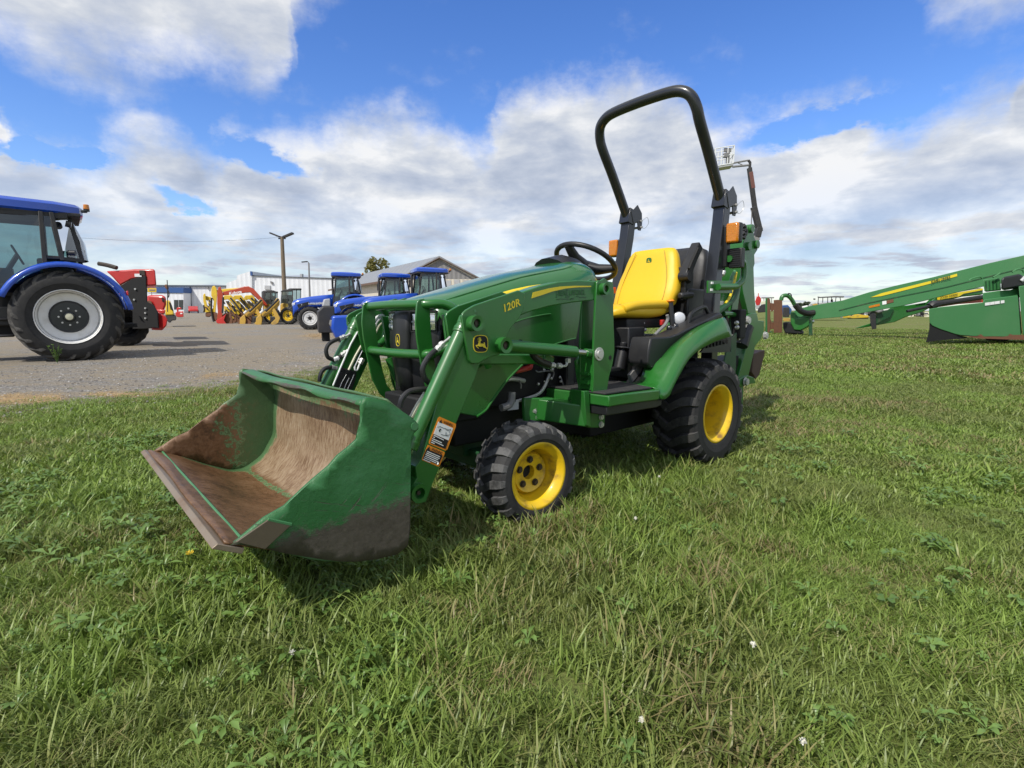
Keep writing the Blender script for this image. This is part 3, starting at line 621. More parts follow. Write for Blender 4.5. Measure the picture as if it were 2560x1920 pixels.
    t1=text_mb('— LA PRAIRIE   819   MIRABEL —',.0125,lambda x,y,h:O2+ex*x+ez*y+Vector((0,.0006,0))) if False else None
    m=MB()
    for a,b,c in ((890,930,600),(960,1250,590),(1160,1280,525),(1300,1400,590),(1330,1420,565),(1500,1560,510),(1580,1800,535)):
        q=T3('st',[(a,c),(b,c-6)],Y=.492); m.bar(q[0],q[1],.0008,.0045,Vector((0,0,1)))
    B(m,'small_lettering','green_dark',smooth=0)
    # ---- knee plate with badge and model number
    kn=T2('3',[(20,625),(40,580),(75,550),(160,500),(650,335),(725,370),(700,560),(660,640),(560,760),(500,880),(440,1050),(350,1070),(260,1110),(210,1145),(130,1145),(100,1100),(50,820)],.515)
    m=MB(); m.pxz(kn,.502,.514); m.pxz(kn,.395,.407); B(m,'knee_plate','green_paint',bevel=.003,mirror=True)
    yk=.5145
    P0=lambda u,v,h=0: T3('bd',[(u,v)],Y=yk)[0]+Vector((0,h,0))
    bz=bezel(740,935,440,520,32,3.4)
    m=MB(); m.prism([P0(u,v) for u,v in bz],(0,.0012,0)); bd=B(m,'shield_badge','yellow_decal',smooth=0)
    m=MB(); m.prism([P0(740+(u-740)*.90,935+(v-935)*.91,.0012) for u,v in bz],(0,.0012,0)); m.build('badge_field','black_deep',bd,smooth=0)
    m=MB(); m.prism([P0(u,v,.0024) for u,v in deer_mb(None)],(0,.0012,0)); m.build('deer_emblem','yellow_decal',bd,smooth=0)
    O=T3('3',[(570,505)],Y=yk)[0]; ex=(T3('3',[(665,465)],Y=yk)[0]-T3('3',[(485,540)],Y=yk)[0]); wd=ex.length; ex.normalize(); ez=Vector((0,1,0)).cross(ex); ez=ez if ez.z>0 else -ez
    t1=text_mb('120R',.042,lambda x,y,h:O+ex*(x+y*.15)+ez*y+Vector((0,.001,0)),bold=True); xs_=[(v-O).dot(ex) for v in t1.v]; k=wd/(max(xs_)-min(xs_)); t1.v=[v+ex*((v-O).dot(ex)*(k-1)) for v in t1.v]; B(t1,'model_number','yellow_decal',smooth=0)
    m=MB()
    for u,v in ((165,565),(165,620)): m.prism([p for p in T3('3',[(u-14,v-16),(u+10,v-18),(u+16,v+8),(u-4,v+16)],Y=.5146)],(0,.0008,0))
    B(m,'paint_chips','green_light')
    # ---- lower arm
    la=T2('2',[(1560,640),(1500,700),(1300,1180)],.5)+T2('a',[(210,780),(150,860)],.5)+[(.60,.335),(.628,.30),(.625,.262),(.60,.238),(.565,.235)]+T2('a',[(330,1010),(440,740),(555,430),(735,0)],.5)+T2('2',[(1660,960),(1700,800)],.5)
    m=MB(); m.pxz(la,.43,.50); B(m,'lower_arm','green_paint',bevel=.003,mirror=True)
    boss(.602,.283,.50,.522,.036,'arm_pivot')
    # cross tube between arms, open ends
    m=MB(); m.cyl((.50,-.44,.40),(.50,.44,.40),.038,20); B(m,'cross_tube','green_dark')
    # bucket cylinder and rod
    for s_ in (1,-1):
        y=.475*s_
        m=MB(); m.tube([(.338,y,.91),(.352,y,.885)],.034,16); m.tube([(.352,y,.892),(.372,y,.855)],[.029,.034],16); m.tube([(.368,y,.86),(.61,y,.455)],.030,18); m.tube([(.60,y,.472),(.615,y,.446)],.033,16); m.tube([(.36,y,.872),(.366,y,.862)],.036,16)
        c=B(m,'bucket_cylinder','green_paint',bevel=.001)
        r=MB(); r.cyl((.61,y,.455),(.66,y,.37),.015,12); r.build('cylinder_rod','steel',c)
        # lift cylinder
        m=MB(); m.tube([(.20,y*1.02,.806),(.16,y*1.02,.801)],.026,14); m.tube([(.17,y*1.02,.802),(-.28,y,.752),(-.285,y,.7515)],[.027,.027,.022],18); c=B(m,'lift_cylinder','green_paint',bevel=.001)
        r=MB(); r.cyl((-.28,y,.752),(-.37,y,.742),.014,12); r.build('cylinder_rod','steel',c); r=MB(); r.cyl((-.355,y,.744),(-.395,y,.739),.021,12); r.build('rod_eye','green_paint',c)
        m=MB(); m.tube([(.07,y,.794-.0),(.066,y,.793)],.0285,16); B(m,'cylinder_strap','black_paint')
        # brace tube
        m=MB(); m.bar((.30,.40*s_,.748),(-.15,.40*s_,.722),.035,.045); m.bar((-.13,.40*s_,.725),(-.19,.40*s_,.70),.05,.06); B(m,'guard_brace','green_paint',bevel=.006)
    # ---- hoses and pipes on left arm
    def hose(pts,r,name='hydraulic_hose',mat='hose',k=7):
        m=MB(); m.tube(smoothp([Vector(q) for q in pts],k),r,10); return B(m,name,mat)
    def fit(a,b,r,name='hose_fitting',mat='zinc'):
        a=Vector(a);b=Vector(b); m=MB(); m.cyl(a,b,r,8); d=(b-a); m.cyl(a+d*.15,a+d*.35,r*1.15,6); m.cyl(a+d*.6,a+d*.85,r*1.2,6); return B(m,name,mat)
    HY=.42
    h=[*T3('2',[(1250,830),(1180,900),(1130,1000),(1150,1090),(1200,1140)],Y=HY)]; hose(h,.0105)
    fit(T3('2',[(1255,835)],Y=HY)[0],T3('2',[(1320,765)],Y=HY)[0],.012); m=MB(); m.tube([*T3('2',[(1320,765),(1360,735),(1385,712)],Y=HY)],.006,8); B(m,'steel_elbow','zinc')
    h=[*T3('2',[(1180,1190),(1080,1195),(1000,1215),(940,1280),(920,1360)],Y=HY)]; hose(h,.0105)
    m=MB(); m.tube([*T3('2',[(1165,1212),(1080,1345),(1025,1450)],Y=HY-.005)],.009,8); B(m,'supply_pipe','cream')
    # right arm inner lines (seen between the guard and the arm)
    Yr=-.425
    for q,mt,r in (([(915,345),(700,720),(510,1160),(380,1470)],'white',.0045),([(925,690),(780,940),(660,1190)],'cream',.006),([(935,790),(850,960),(770,1130)],'steel',.005),([(620,1270),(540,1410),(490,1530)],'steel',.004),([(670,1330),(610,1450),(570,1560)],'steel',.004),([(760,1270),(690,1430),(620,1580)],'steel',.004)):
        m=MB(); m.tube([Vector(v) for v in T3('ra',q,Y=Yr)],r,8); B(m,'hydraulic_pipe',mt)
    m=MB(); m.tube(smoothp([Vector(v) for v in T3('ra',[(770,1130),(780,1190),(820,1180),(860,1080),(890,1020)],Y=-.41)],5),.005,8); B(m,'hydraulic_pipe','white')
    fit(*T3('ra',[(870,1080),(915,985)],Y=-.41),.012)
    hose(T3('ra',[(500,620),(380,670),(290,740),(255,850),(290,960),(400,1010)],Y=-.455),.0105)
    fit(*T3('ra',[(500,625),(600,585)],Y=-.45),.011); m=MB(); m.tube([*T3('ra',[(600,585),(650,560),(690,530)],Y=-.445)],.006,8); B(m,'steel_elbow','zinc')
    fit(*T3('ra',[(400,1000),(480,970)],Y=-.445),.010,mat='white'); hose(T3('ra',[(480,970),(540,935)],Y=-.445),.011); fit(*T3('ra',[(530,930),(620,860)],Y=-.44),.012); m=MB(); m.tube([*T3('ra',[(620,860),(680,780),(700,760)],Y=-.44)],.006,8); B(m,'steel_elbow','zinc')
    hose(T3('ra',[(360,1140),(270,1150),(190,1200),(145,1300),(135,1400)],Y=-.455),.0105); fit(*T3('ra',[(360,1140),(470,1165)],Y=-.45),.010,mat='grey'); fit(*T3('ra',[(480,1170),(700,1240)],Y=-.435),.014,mat='black_plastic')
    m=MB(); m.prism([Vector(v) for v in T3('ra',[(500,1230),(760,1200),(800,1240),(770,1380),(740,1480),(660,1600),(400,1500)],Y=-.428)],(0,.006,0)); B(m,'pipe_guard','black_plastic',bevel=.002)
    for q,mt in (([(1125,320),(1150,260),(1200,220),(1298,195)],'white'),([(1125,430),(1160,340),(1210,280),(1298,250)],'white'),([(1130,560),(1190,420),(1240,360),(1298,340)],'cream')):
        m=MB(); P=[Vector(v) for v in T3('ra',q,Y=-.30)]; m.tube(smoothp(P+[P[-1]+Vector((-.12,.01,.01))],5),.0065,8); B(m,'hydraulic_pipe',mt)
    # hose at lift cylinder
    q=T3('ms',[(400,120),(430,230),(560,340),(740,410)],Y=.45); hose(q,.016,r'hydraulic_hose'); fit(*T3('ms',[(750,410),(840,425)],Y=.44),.0115); fit(*T3('ms',[(890,425),(970,435)],Y=.44),.0115); m=MB(); m.tube(smoothp([Vector(v) for v in T3('ms',[(970,435),(1060,430),(1085,380),(1100,320)],Y=.43)],4),.006,8); m.box(T3('ms',[(1105,330)],Y=.43)[0],(.018,.018,.02)); B(m,'steel_elbow','zinc')
    # ---- brush guard
    pl=[*T2('2',[(590,420),(620,395),(690,400)],-.25)]
    og=[(.424,.978),(.434,.90),(.430,.83),(.416,.74),(.392,.62),(.355,.545),(.31,.505),(.24,.48)]; ig=[(.27,.53),(.315,.585),(.335,.66),(.352,.76),(.362,.88),(.362,.978),(.39,.995),(.412,.992)]
    for s_ in (1,-1):
        m=MB(); m.prism([(x,s_*.25,z) for x,z in og+ig],(0,s_*-.010,0)); B(m,'guard_plate','green_paint',bevel=.002)
        m=MB(); m.tube(smoothp([(.392,s_*.25,.768),(.36,s_*.265,.772),(.30,s_*.30,.80),(.275,s_*.31,.84),(.262,s_*.31,.93),(.25,s_*.305,.96)],6),.019,12); B(m,'guard_side_tube','green_paint')
    m=MB(); m.tube(smoothp([(.10,-.31,.70),(.20,-.315,.84),(.268,-.305,.94),(.315,-.285,.972),(.375,-.255,.973),(.395,-.20,.974),(.40,0,.976),(.395,.20,.974),(.375,.255,.973),(.315,.285,.972),(.268,.305,.94),(.20,.315,.84),(.10,.31,.70)],6),.020,14); B(m,'guard_top_tube','green_paint')
    m=MB(); m.tube(smoothp([(.36,-.255,.765),(.392,-.25,.765),(.402,0,.762),(.392,.25,.765),(.36,.255,.765)],5),.020,14); B(m,'guard_cross_tube','green_paint')
    for s_ in (1,-1): 
        m=MB(); m.tube([(.25,s_*.20,.47),(.26,s_*.22,.60),(.30,s_*.235,.72)],.022,12); B(m,'guard_stay','green_paint')
    # ---- safety decals on left arm
    def decal(poly,head,pict,foot):
        yk=.5005
        m=MB(); m.prism(T3('d',poly,Y=yk),(0,.001,0)); o=B(m,'warning_decal','orange_decal',smooth=0)
        for q,mt in ((pict,'white'),(foot,'black_deep')):
            if q: m=MB(); m.prism(T3('d',q,Y=yk+.001),(0,.0008,0)); m.build('decal_panel',mt,o,smooth=0)
        a,b=T3('d',head,Y=yk+.002); ex=(b-a); wd=ex.length; ex.normalize(); ez=Vector((0,1,0)).cross(ex); ez=ez if ez.z>0 else -ez
        t1=text_mb('WARNING',.016,lambda x,y,h:a+ex*x+ez*y,bold=True,align='LEFT'); k=wd/max((v-a).dot(ex) for v in t1.v); t1.v=[v+ex*((v-a).dot(ex)*(k-1)) for v in t1.v]; t1.build('warning_word','black_deep',o,smooth=0)
        c=a-ex*.013; m=MB(); m.prism([c-ez*.006-ex*.007,c-ez*.006+ex*.007,c+ez*.007],(0,.0005,0)); m.build('warning_triangle','black_deep',o,smooth=0)
        return o,ex,ez
    o,ex,ez=decal([(410,565),(690,690),(685,740),(540,1130),(505,1150),(225,1035),(222,1000),(380,590)],[(478,660),(640,720)],[(385,650),(640,765),(560,975),(305,862)],[(303,866),(558,978),(510,1125),(245,1020)])
    m=MB()
    for k in range(5):
        a,b=T3('d',[(310-k*12,885+k*30),(310-k*12+(170,30,160,200,60)[k],885+k*30+(85,12,72,92,26)[k])],Y=.5025); m.bar(a,b,.0008,.0032)
    m.build('decal_text_lines','white',o,smooth=0)
    m=MB()
    for q in ([(400,830),(395,790),(430,770),(440,800),(425,790),(415,830)],): m.prism(T3('d',q,Y=.5024),(0,.0006,0))
    for q in ([(370,745),(420,735),(470,760),(600,800)],[(500,760),(540,810),(600,780)],[(430,870),(560,900)],[(520,830),(510,880),(590,880),(580,820)]): m.tube(T3('d',q,Y=.5026),.0009,4)
    m.build('pictogram','black_deep',o,smooth=0)
    o,ex,ez=decal([(205,1050),(490,1175),(495,1195),(410,1410),(385,1428),(105,1315),(100,1290)],[(270,1128),(455,1205)],None,[(180,1120),(460,1235),(390,1400),(120,1290)])
    m=MB()
    for k in range(6):
        a,b=T3('d',[(195-k*14,1165+k*27),(195-k*14+(220,225,215,235,210,120)[k],1165+k*27+(95,98,92,104,92,54)[k])],Y=.5025); m.bar(a,b,.0008,.003)
    m.cyl(T3('d',[(372,1372)],Y=.5022)[0],T3('d',[(372,1372)],Y=.5030)[0],.0045,12); m.build('decal_text_lines','white',o,smooth=0)
    # ---- bucket
    hw=.668
    fl=[(1.275,.336),(1.20,.305),(1.12,.262),(1.03,.212),(.975,.188),(.925,.178),(.885,.182),(.84,.203),(.80,.242),(.765,.292),(.745,.345),(.732,.44),(.728,.53),(.733,.60),(.752,.645)]
    fl=[(x,z+.008) for x,z in fl]; fl[-1]=(.80,.668)
    fs=[(p.x,p.z) for p in smoothp([(x,0,z) for x,z in fl],3)]; nY=41; rows=[];wear=[];rust=[]
    Ltot=len(fs)-1
    for i,(x,z) in enumerate(fs):
        s_=i/Ltot; row=[]
        for j in range(nY):
            y=-hw+2*hw*j/(nY-1); e=(hw-abs(y))/.075
            row.append(Vector((x+.003*math.sin(y*9+i),y,z+.002*math.sin(y*13+i*.5))))
            near=min(1,e); w=.75*near+.05
            if s_>.80: w-=(s_-.80)*3.6
            if s_<.10: w=.9
            w-=.42*math.exp(-((s_-.40-.05*(y+hw))/.035)**2)*max(0,min(1,.75-y*.9)); w-=.35*max(0,1-(y+hw)/.14)*(s_>.2)
            wear.append(max(0,w)); rust.append(1.0 if s_<.36 else max(0,1-(s_-.36)/.18))
        rows.append(row)
    m=MB(); m.grid(rows); B(m,'bucket_shell','bucket_in',solid=.007,smooth=50,attr={'wear':wear,'rust':rust})
    # weld seam and cutting edge
    m=MB(); m.prism([(1.305,-hw-.004,.338),(1.235,-hw-.004,.302),(1.228,-hw-.004,.316),(1.29,-hw-.004,.348)],(0,2*hw+.008,0)); B(m,'cutting_edge','worn_edge',bevel=.002)
    m=MB(); m.tube([(1.224,-hw+.003,.3275),(1.224,hw-.003,.3275)],.0045,8); B(m,'weld_seam','green_light')
    # side plates
    sl=T2('1',[(1545,412),(1572,398),(1600,400),(1700,420),(1870,530),(1905,560),(1925,585),(1925,615),(1895,645),(1876,700),(1872,900),(1868,1300),(1852,1420),(1780,1482),(1640,1515),(1500,1533),(1380,1532),(1250,1515),(1000,1475),(860,1440),(700,1415)],.67)+[(1.262,.334)]+T2('1',[(680,1380),(860,1230),(1000,1150),(1110,1045),(1180,980),(1310,870),(1370,800),(1440,745),(1500,690),(1525,630),(1532,560),(1530,450)],.67)
    for s_ in (1,-1):
        # triangulated grid-ish fill so that wear can vary over the plate
        bm=bmesh.new(); vs=[bm.verts.new((x,s_*.664,z)) for x,z in sl]; f=bm.faces.new(vs); bmesh.ops.triangulate(bm,faces=[f])
        for _ in range(4): bmesh.ops.subdivide_edges(bm,edges=[e for e in bm.edges if e.calc_length()>.035],cuts=1)
        bmesh.ops.triangulate(bm,faces=bm.faces[:])
        m=MB(); m.v=[v.co.copy() for v in bm.verts]; bm.verts.index_update(); m.f=[tuple(v.index for v in f.verts) for f in bm.faces]; bm.free()
        if s_>0:
            wear=[max(0,min(1,(.375-v.z)/.10*.5+.25+max(0,(v.x-1.15))*1.2)) if v.z<.44 else 0.0 for v in m.v]
            B(m,'bucket_side','bucket_out',solid=.012,smooth=30,attr={'wear':wear,'rust':[0]*len(m.v)})
        else:
            wear=[max(0,min(1,.36+(v.x-.86)*1.8-max(0,v.z-.50)*2)) for v in m.v]
            B(m,'bucket_side','bucket_in',solid=.012,smooth=30,attr={'wear':wear,'rust':[.85]*len(m.v)})
        m=MB(); m.prism([(x,s_*.671,z) for x,z in T2('1',[(660,1392),(880,1240),(1040,1275),(860,1442)],.671)],(0,s_*.007,0)); B(m,'side_cutter','rust_plate',bevel=.0015)
        m=MB(); m.tube([(x,s_*.674,z) for x,z in T2('1',[(882,1238),(1042,1273)],.671)],.005,6); B(m,'weld_seam','green_light')
    # rolled top lip, bent by use
    m=MB(); P=[]
    for j in range(33):
        y=-.655+1.31*j/32; t=(j/32); sag=-.016*math.sin(math.pi*t)**2-.006*math.sin(9*t)
        bx_=.008*math.sin(7*t+1)+.003*math.sin(19*t); P.append([Vector((.82,y,.670+sag*.8)),Vector((.828,y,.671+sag)),Vector((.84,y,.671+sag)),Vector((.855+bx_,y,.670+sag)),Vector((.862+bx_,y,.667+sag)),Vector((.866+bx_,y,.662+sag*1.1+.003*math.sin(23*t))),Vector((.863+bx_,y,.657+sag*1.2+.003*math.sin(23*t)))])
    m.grid(P); 
    lw=[(.15 if k<4 else .50)+.08*math.sin(j*.5)*(k>3) for j in range(33) for k in range(7)]
    B(m,'bucket_lip','bucket_out2',solid=.007,smooth=60,attr={'wear':lw,'rust':[.3]*len(lw)})
    x,z=T2('1',[(1897,597)],.67)[0]
    m=MB(); m.cyl((x,.668,z),(x,.6725,z),.013,16); B(m,'lug_pin','green_light',mirror=True)
    m=MB(); m.bar((.72,.445,.30),(.70,.445,.60),.03,.012); m.bar((.72,.505,.30),(.70,.505,.60),.03,.012); m.prism([(.718,.44,.26),(.722,.44,.60),(.66,.44,.56),(.60,.44,.33),(.60,.44,.24)],(0,.01,0)); B(m,'bucket_bracket','green_paint',mirror=True,bevel=.002)
    # ---- platform, fenders, console
    m=MB(); m.prism([(-.38,-.60,.545),(-.38,.60,.545),(-.50,.605,.545),(-.775,.605,.535),(-.80,.60,.535),(-.95,.45,.535),(-.95,-.45,.535),(-.80,-.60,.535),(-.775,-.605,.535)],(0,0,-.052)); B(m,'platform','green_paint',bevel=.006)
    m=MB(); m.prism([(-.385,-.575,.547),(-.385,.575,.547),(-.50,.58,.547),(-.76,.575,.539),(-.85,.30,.541),(-.85,-.30,.541),(-.76,-.575,.539)],(0,0,.010)); B(m,'floor_mat','mat_rubber',bevel=.003)
    m=MB(); m.prism([(-.39,-.58,.492),(-.39,.58,.492),(-.80,.585,.484),(-.88,.56,.484),(-.95,.40,.484),(-.95,-.40,.484),(-.88,-.56,.484),(-.80,-.585,.484)],(0,0,-.045)); B(m,'step_skirt','black_plastic',bevel=.005)
    Rg=[(-.775,.575,.545)]+[tuple(v) for v in T3('fe',[(340,1659),(560,1250),(700,1010),(850,830),(1100,620),(1400,450),(1550,402)],Y=.56)]
    Lo=[(-.802,.605,.485),(-.862,.61,.487)]+[tuple(v) for v in T3('fe',[(620,1659),(760,1400),(900,1170),(1100,990),(1400,830),(1690,740)],Y=.61)]
    In=[(-.80,.40,.545)]+[tuple(v) for v in T3('fe',[(0,1560),(60,1380),(130,1230)],Y=.42)]+[(-1.0,.45,.675),(-1.1,.475,.745),(-1.3,.475,.825),(-1.5,.475,.875)]
    n=22; A=resample(smoothp(In,4),n); Bq=resample(smoothp(Rg,4),n); C=resample(smoothp(Lo,4),n)
    mid=[(a+b)/2+Vector((0,0,.002)) for a,b in zip(A,Bq)]; rows=[A,mid,[a.lerp(b,.9) for a,b in zip(A,Bq)],Bq,[b.lerp(c,.12)+Vector((0,.006,0)) for b,c in zip(Bq,C)],[b.lerp(c,.5)+Vector((0,.006,0)) for b,c in zip(Bq,C)],C]
    m=MB(); m.grid(rows); B(m,'fender','green_paint',solid=.006,smooth=50,mirror=True)
    a_,b_,c_=Bq[15],Bq[19],C[17]; nn_=(b_-a_).cross(c_-a_).normalized(); nn_=nn_ if nn_.z>0 else -nn_
    def onf(u,v,h=.006):
        o_=TM@(CAMP-TO); d_=TM@ray('fe',u,v); q_=a_+nn_*h; return o_+d_*((q_-o_).dot(nn_)/d_.dot(nn_))
    for tx,(u0,v0,u1,v1),sz in (('J-RENÉ LAFOND',(1240,655,1450,545),62),('— MIRABEL —' if False else '—  — —',(1262,690,1400,640),30)):
        dx,dy=u1-u0,v1-v0; L_=math.hypot(dx,dy)
        tb_=text_mb(tx,1,lambda x,y,h:Vector((x,y,0)),bold=True,align='LEFT'); W_=max(v.x for v in tb_.v)
        tb_.v=[onf(u0+dx*v.x/W_+(dy/L_)*v.y*sz*.8,v0+dy*v.x/W_-(dx/L_)*v.y*sz) for v in tb_.v]; B(tb_,'fender_lettering','green_dark',smooth=0)
    # dark inner wheel arch with vents
    ar=[Vector((c.x,.50,c.z-.012)) for c in C]; m=MB(); m.grid([[Vector((p.x-.01,.30,p.z+.01)) for p in ar],ar,[c+Vector((0,-.012,-.006)) for c in C]]); B(m,'wheel_arch','black_plastic',solid=.006,mirror=True)
    m=MB(); m.prism([Vector(v) for v in T3('fe',[(1110,1045),(1230,900),(1450,810),(1690,745),(1665,1030),(1500,1040)],Y=.50)],(0,-.01,0)); va=B(m,'vent_panel','black_plastic',mirror=False)
    for k in range(7):
        s=MB(); a,b=T3('fe',[(1230+k*62,960-k*14),(1232+k*62,880-k*14)],Y=.502); s.bar(a,b,.012,.006,Vector((1,0,0))); s.build('vent_slot','black_deep',va)
    # console
    co=T2('fe',[(190,800),(215,765),(540,745),(700,690),(870,600),(1180,450),(1470,305),(1510,335),(1515,385),(1400,440),(1100,600),(860,800),(700,990),(590,1130),(480,1205),(350,1270),(230,1330),(180,1320),(128,1240),(150,1000)],.47)
    m=MB(); m.pxz(co,.34,.475); B(m,'side_console','black_plastic',bevel=.012,mirror=True)
    m=MB(); m.box((-1.35,0,.62),(.62,.66,.34)); B(m,'seat_pedestal','black_deep',bevel=.02)
    m=MB(); m.box((-1.08,.0,.70),(.16,.50,.30)); m.tube([(-.95,.22,.60),(-.99,.22,.72)],.035,14); m.cyl((-.985,.22,.72),(-.988,.22,.735),.05,14); m.cyl((-.99,.22,.735),(-.992,.22,.765),.02,10); B(m,'hydrostatic_housing','black_plastic',bevel=.01)
    m=MB(); m.prism([Vector(v) for v in T3('6',[(830,1430),(900,1350),(985,1260),(975,1290),(930,1400),(850,1500)],Y=.36)],(0,-.02,0)); B(m,'brake_lever','grey')
    m=MB(); m.box((-.80,.28,.62),(.10,.06,.02)); m.bar((-.80,.27,.62),(-.72,.25,.70),.02,.012); B(m,'pedal','black_plastic',bevel=.003)
    m=MB(); m.tube(smoothp([Vector(v) for v in T3('fe',[(885,570),(905,440),(935,340),(1020,270),(1110,225),(1190,205),(1235,270),(1275,360)],Y=.40)],4),.011,10,sq=True); B(m,'grab_handle','black_plastic')
    # work lamp
    c=T3('fe',[(720,405)],Y=.30)[0]; d=Vector((.72,.62,.12)).normalized(); m=MB(); m.lathe([(.001,-.05),(.028,-.045),(.040,-.02),(.042,.0),(.039,.004)],c,d,24); lw_=B(m,'work_lamp','black_plastic')
    m=MB(); m.lathe([(.038,.002),(.030,.008),(.015,.011),(.001,.012)],c,d,24); m.build('lamp_lens','lens_white',lw_,smooth=60)
    m=MB(); m.tube(smoothp([c-d*.04,c-d*.06+Vector((0,0,-.05)),(c.x-.05,.34,.80)],5),.014,8); B(m,'lamp_stem','black_plastic')
    m=MB(); m.tube(smoothp([Vector(v) for v in T3('fe',[(500,350),(510,430),(460,530),(380,610),(270,720)],Y=.34)],5),.010,8); B(m,'control_cable','grey')
    c1=T3('fe',[(560,90)],Y=.26)[0]; m=MB(); m.ball(c1,.026,14,8,(1,1,.45)); B(m,'orange_knob','orange_decal'); m=MB(); m.tube([c1,c1+Vector((.0,.02,-.16))],.016,10); B(m,'lever_stalk','black_plastic')
    m=MB(); m.box(T3('fe',[(410,490)],Y=.26)[0],(.03,.02,.035)); m.box(T3('3',[(1700,335)],Y=-.1)[0],(.03,.02,.04)); B(m,'red_knob','red',bevel=.004)
    m=MB()
    for u,v,r in ((540,590,.018),(600,640,.03),(740,620,.028),(650,560,.02)): m.ball(T3('fe',[(u,v)],Y=.36)[0],r,10,6)
    B(m,'socket_cluster','black_paint')
    m=MB()
    for u,v in ((60,500),(90,620),(30,800)): m.ball(T3('fe',[(u,v)],Y=.2)[0],.012,8,6)
    B(m,'under_seat_fitting','zinc')
    # ---- seat
    def cushion(rows,mat,name):
        # rows: (centre, half width, half thickness, dirU, dirV)
        m=MB(); n=28; V=[]
        for c,hw_,ht,u,v in rows:
            c=Vector(c);u=Vector(u);v=Vector(v)
            for k in range(n):
                t=2*math.pi*k/n; cc,s_=math.cos(t),math.sin(t); e=(abs(cc)**3.6+abs(s_)**3.6)**(-1/3.6)
                V.append(c+u*(hw_*cc*e)+v*(ht*s_*e))
        Fc=[(i*n+k,i*n+(k+1)%n,(i+1)*n+(k+1)%n,(i+1)*n+k) for i in range(len(rows)-1) for k in range(n)]
        Fc+=[tuple(range(n))[::-1],tuple((len(rows)-1)*n+k for k in range(n))]
        m.add(V,Fc); return B(m,name,mat,smooth=70)
    Yv=(0,1,0); bx=Vector((.985,0,.17)).normalized()
    def back(t):  # t 0..1 up the back
        x=-1.475-.135*t-.02*math.sin(t*3.0); z=.955+.41*t; return Vector((x,0,z))
    rows=[]
    for t,hw_,ht in [(0,.17,.03),(.02,.205,.05),(.10,.235,.06),(.3,.243,.062),(.5,.235,.058),(.65,.215,.055),(.78,.202,.050),(.88,.188,.046),(.95,.172,.038),(.985,.155,.028),(1.0,.12,.012)]:
        rows.append((back(t),hw_,ht,Yv,bx))
    cushion(rows,'yellow_seat','seat_back')
    # bolsters and seam piping
    for s_ in (1,-1):
        m=MB(); m.tube([back(t)+Vector((.0555-.014*max(0,t-.62),s_*w,.010)) for t,w in [(.05,.175),(.2,.18),(.35,.178),(.5,.168),(.65,.152),(.8,.13),(.93,.112)]],.0026,6); B(m,'seat_seam','seam')
        m=MB(); m.tube(smoothp([back(t)+Vector((.022,s_*w,0)) for t,w in [(.08,.205),(.25,.218),(.45,.210),(.62,.188),(.78,.163),(.9,.148)]],3),[.030,.034]+[.034]*12+[.02,.012],14) if False else None
    rows=[]
    for x,z,hw_,ht in [(-1.47,.975,.20,.03),(-1.44,.962,.235,.045),(-1.36,.945,.248,.045),(-1.25,.938,.25,.044),(-1.12,.942,.246,.044),(-1.02,.945,.235,.042),(-.965,.940,.215,.038),(-.94,.932,.185,.028),(-.925,.925,.15,.012)]:
        rows.append(((x,0,z),hw_,ht,Yv,(0,0,1)))
    cushion(rows,'yellow_seat','seat_cushion')
    for s_ in (1,-1):
        m=MB(); m.tube(smoothp([(-1.42,s_*.20,1.005),(-1.3,s_*.175,.988),(-1.15,s_*.165,.985),(-1.03,s_*.185,.978),(-.97,s_*.20,.955)],4),.0026,6); B(m,'seat_seam','seam')
        m=MB(); P=smoothp([(-1.46,s_*.225,.975),(-1.36,s_*.235,.985),(-1.2,s_*.232,.982),(-1.06,s_*.225,.972),(-.99,s_*.205,.952)],4); m.tube(P,[.02]+[.028]*(len(P)-2)+[.012],12); B(m,'seat_bolster','yellow_seat')
    em=[back(.80)+Vector((.0535,y,z+.002)) for y,z in bezel(.005,0,.020,.021,20,4)]
    m=MB(); m.prism(em,(.0015,0,0)); e_=B(m,'seat_emblem','green_paint'); m=MB(); dz=back(.80); m.prism([dz+Vector((.0552,(u-760)*.000032+.005,-(v-900)*.000034+.002)) for u,v in deer_mb(None)],(.001,0,0)); m.build('deer_emblem','yellow_seat',e_,smooth=0)
    m=MB(); m.box((-1.25,0,.87),(.42,.42,.06)); m.box((-1.66,0,1.05),(.03,.30,.30)); B(m,'seat_base','black_plastic',bevel=.01)
    # folded armrest, backhoe seat behind
    m=MB(); P=T3('6',[(1450,235),(1400,340),(1345,480),(1330,520)],Y=.27); m.tube([Vector(v) for v in P],.032,4,sq=True); B(m,'armrest','black_plastic',bevel=.006)
    m=MB(); P=T3('6',[(1455,260),(1400,380),(1372,450)],Y=.308); m.tube([Vector(v) for v in P],.010,6); B(m,'armrest_groove','black_deep')
    m=MB(); P=T3('6',[(1370,560),(1330,520),(1320,490)],Y=.27); m.tube([Vector(v) for v in P],.022,8); m.cyl(P[1]-Vector((0,.03,0)),P[1]+Vector((0,.04,0)),.03,12); B(m,'armrest_hinge','black_plastic')
    rows=[]
    for t,hw_,ht in [(0,.14,.03),(.05,.18,.05),(.4,.205,.055),(.75,.20,.05),(.93,.18,.04),(1,.12,.012)]: rows.append(((-1.88-.08*t,.02,.98+.415*t),hw_,ht,Yv,(.98,0,.2)))
    cushion(rows,'black_plastic','backhoe_seat')
    m=MB(); m.box((-1.70,.10,.98),(.22,.36,.22)); m.box((-1.62,.20,1.12),(.10,.14,.22)); m.tube([Vector(v) for v in T3('6',[(1290,700),(1400,690)],Y=.28)],.022,10); B(m,'rear_valve_bank','black_plastic',bevel=.01)
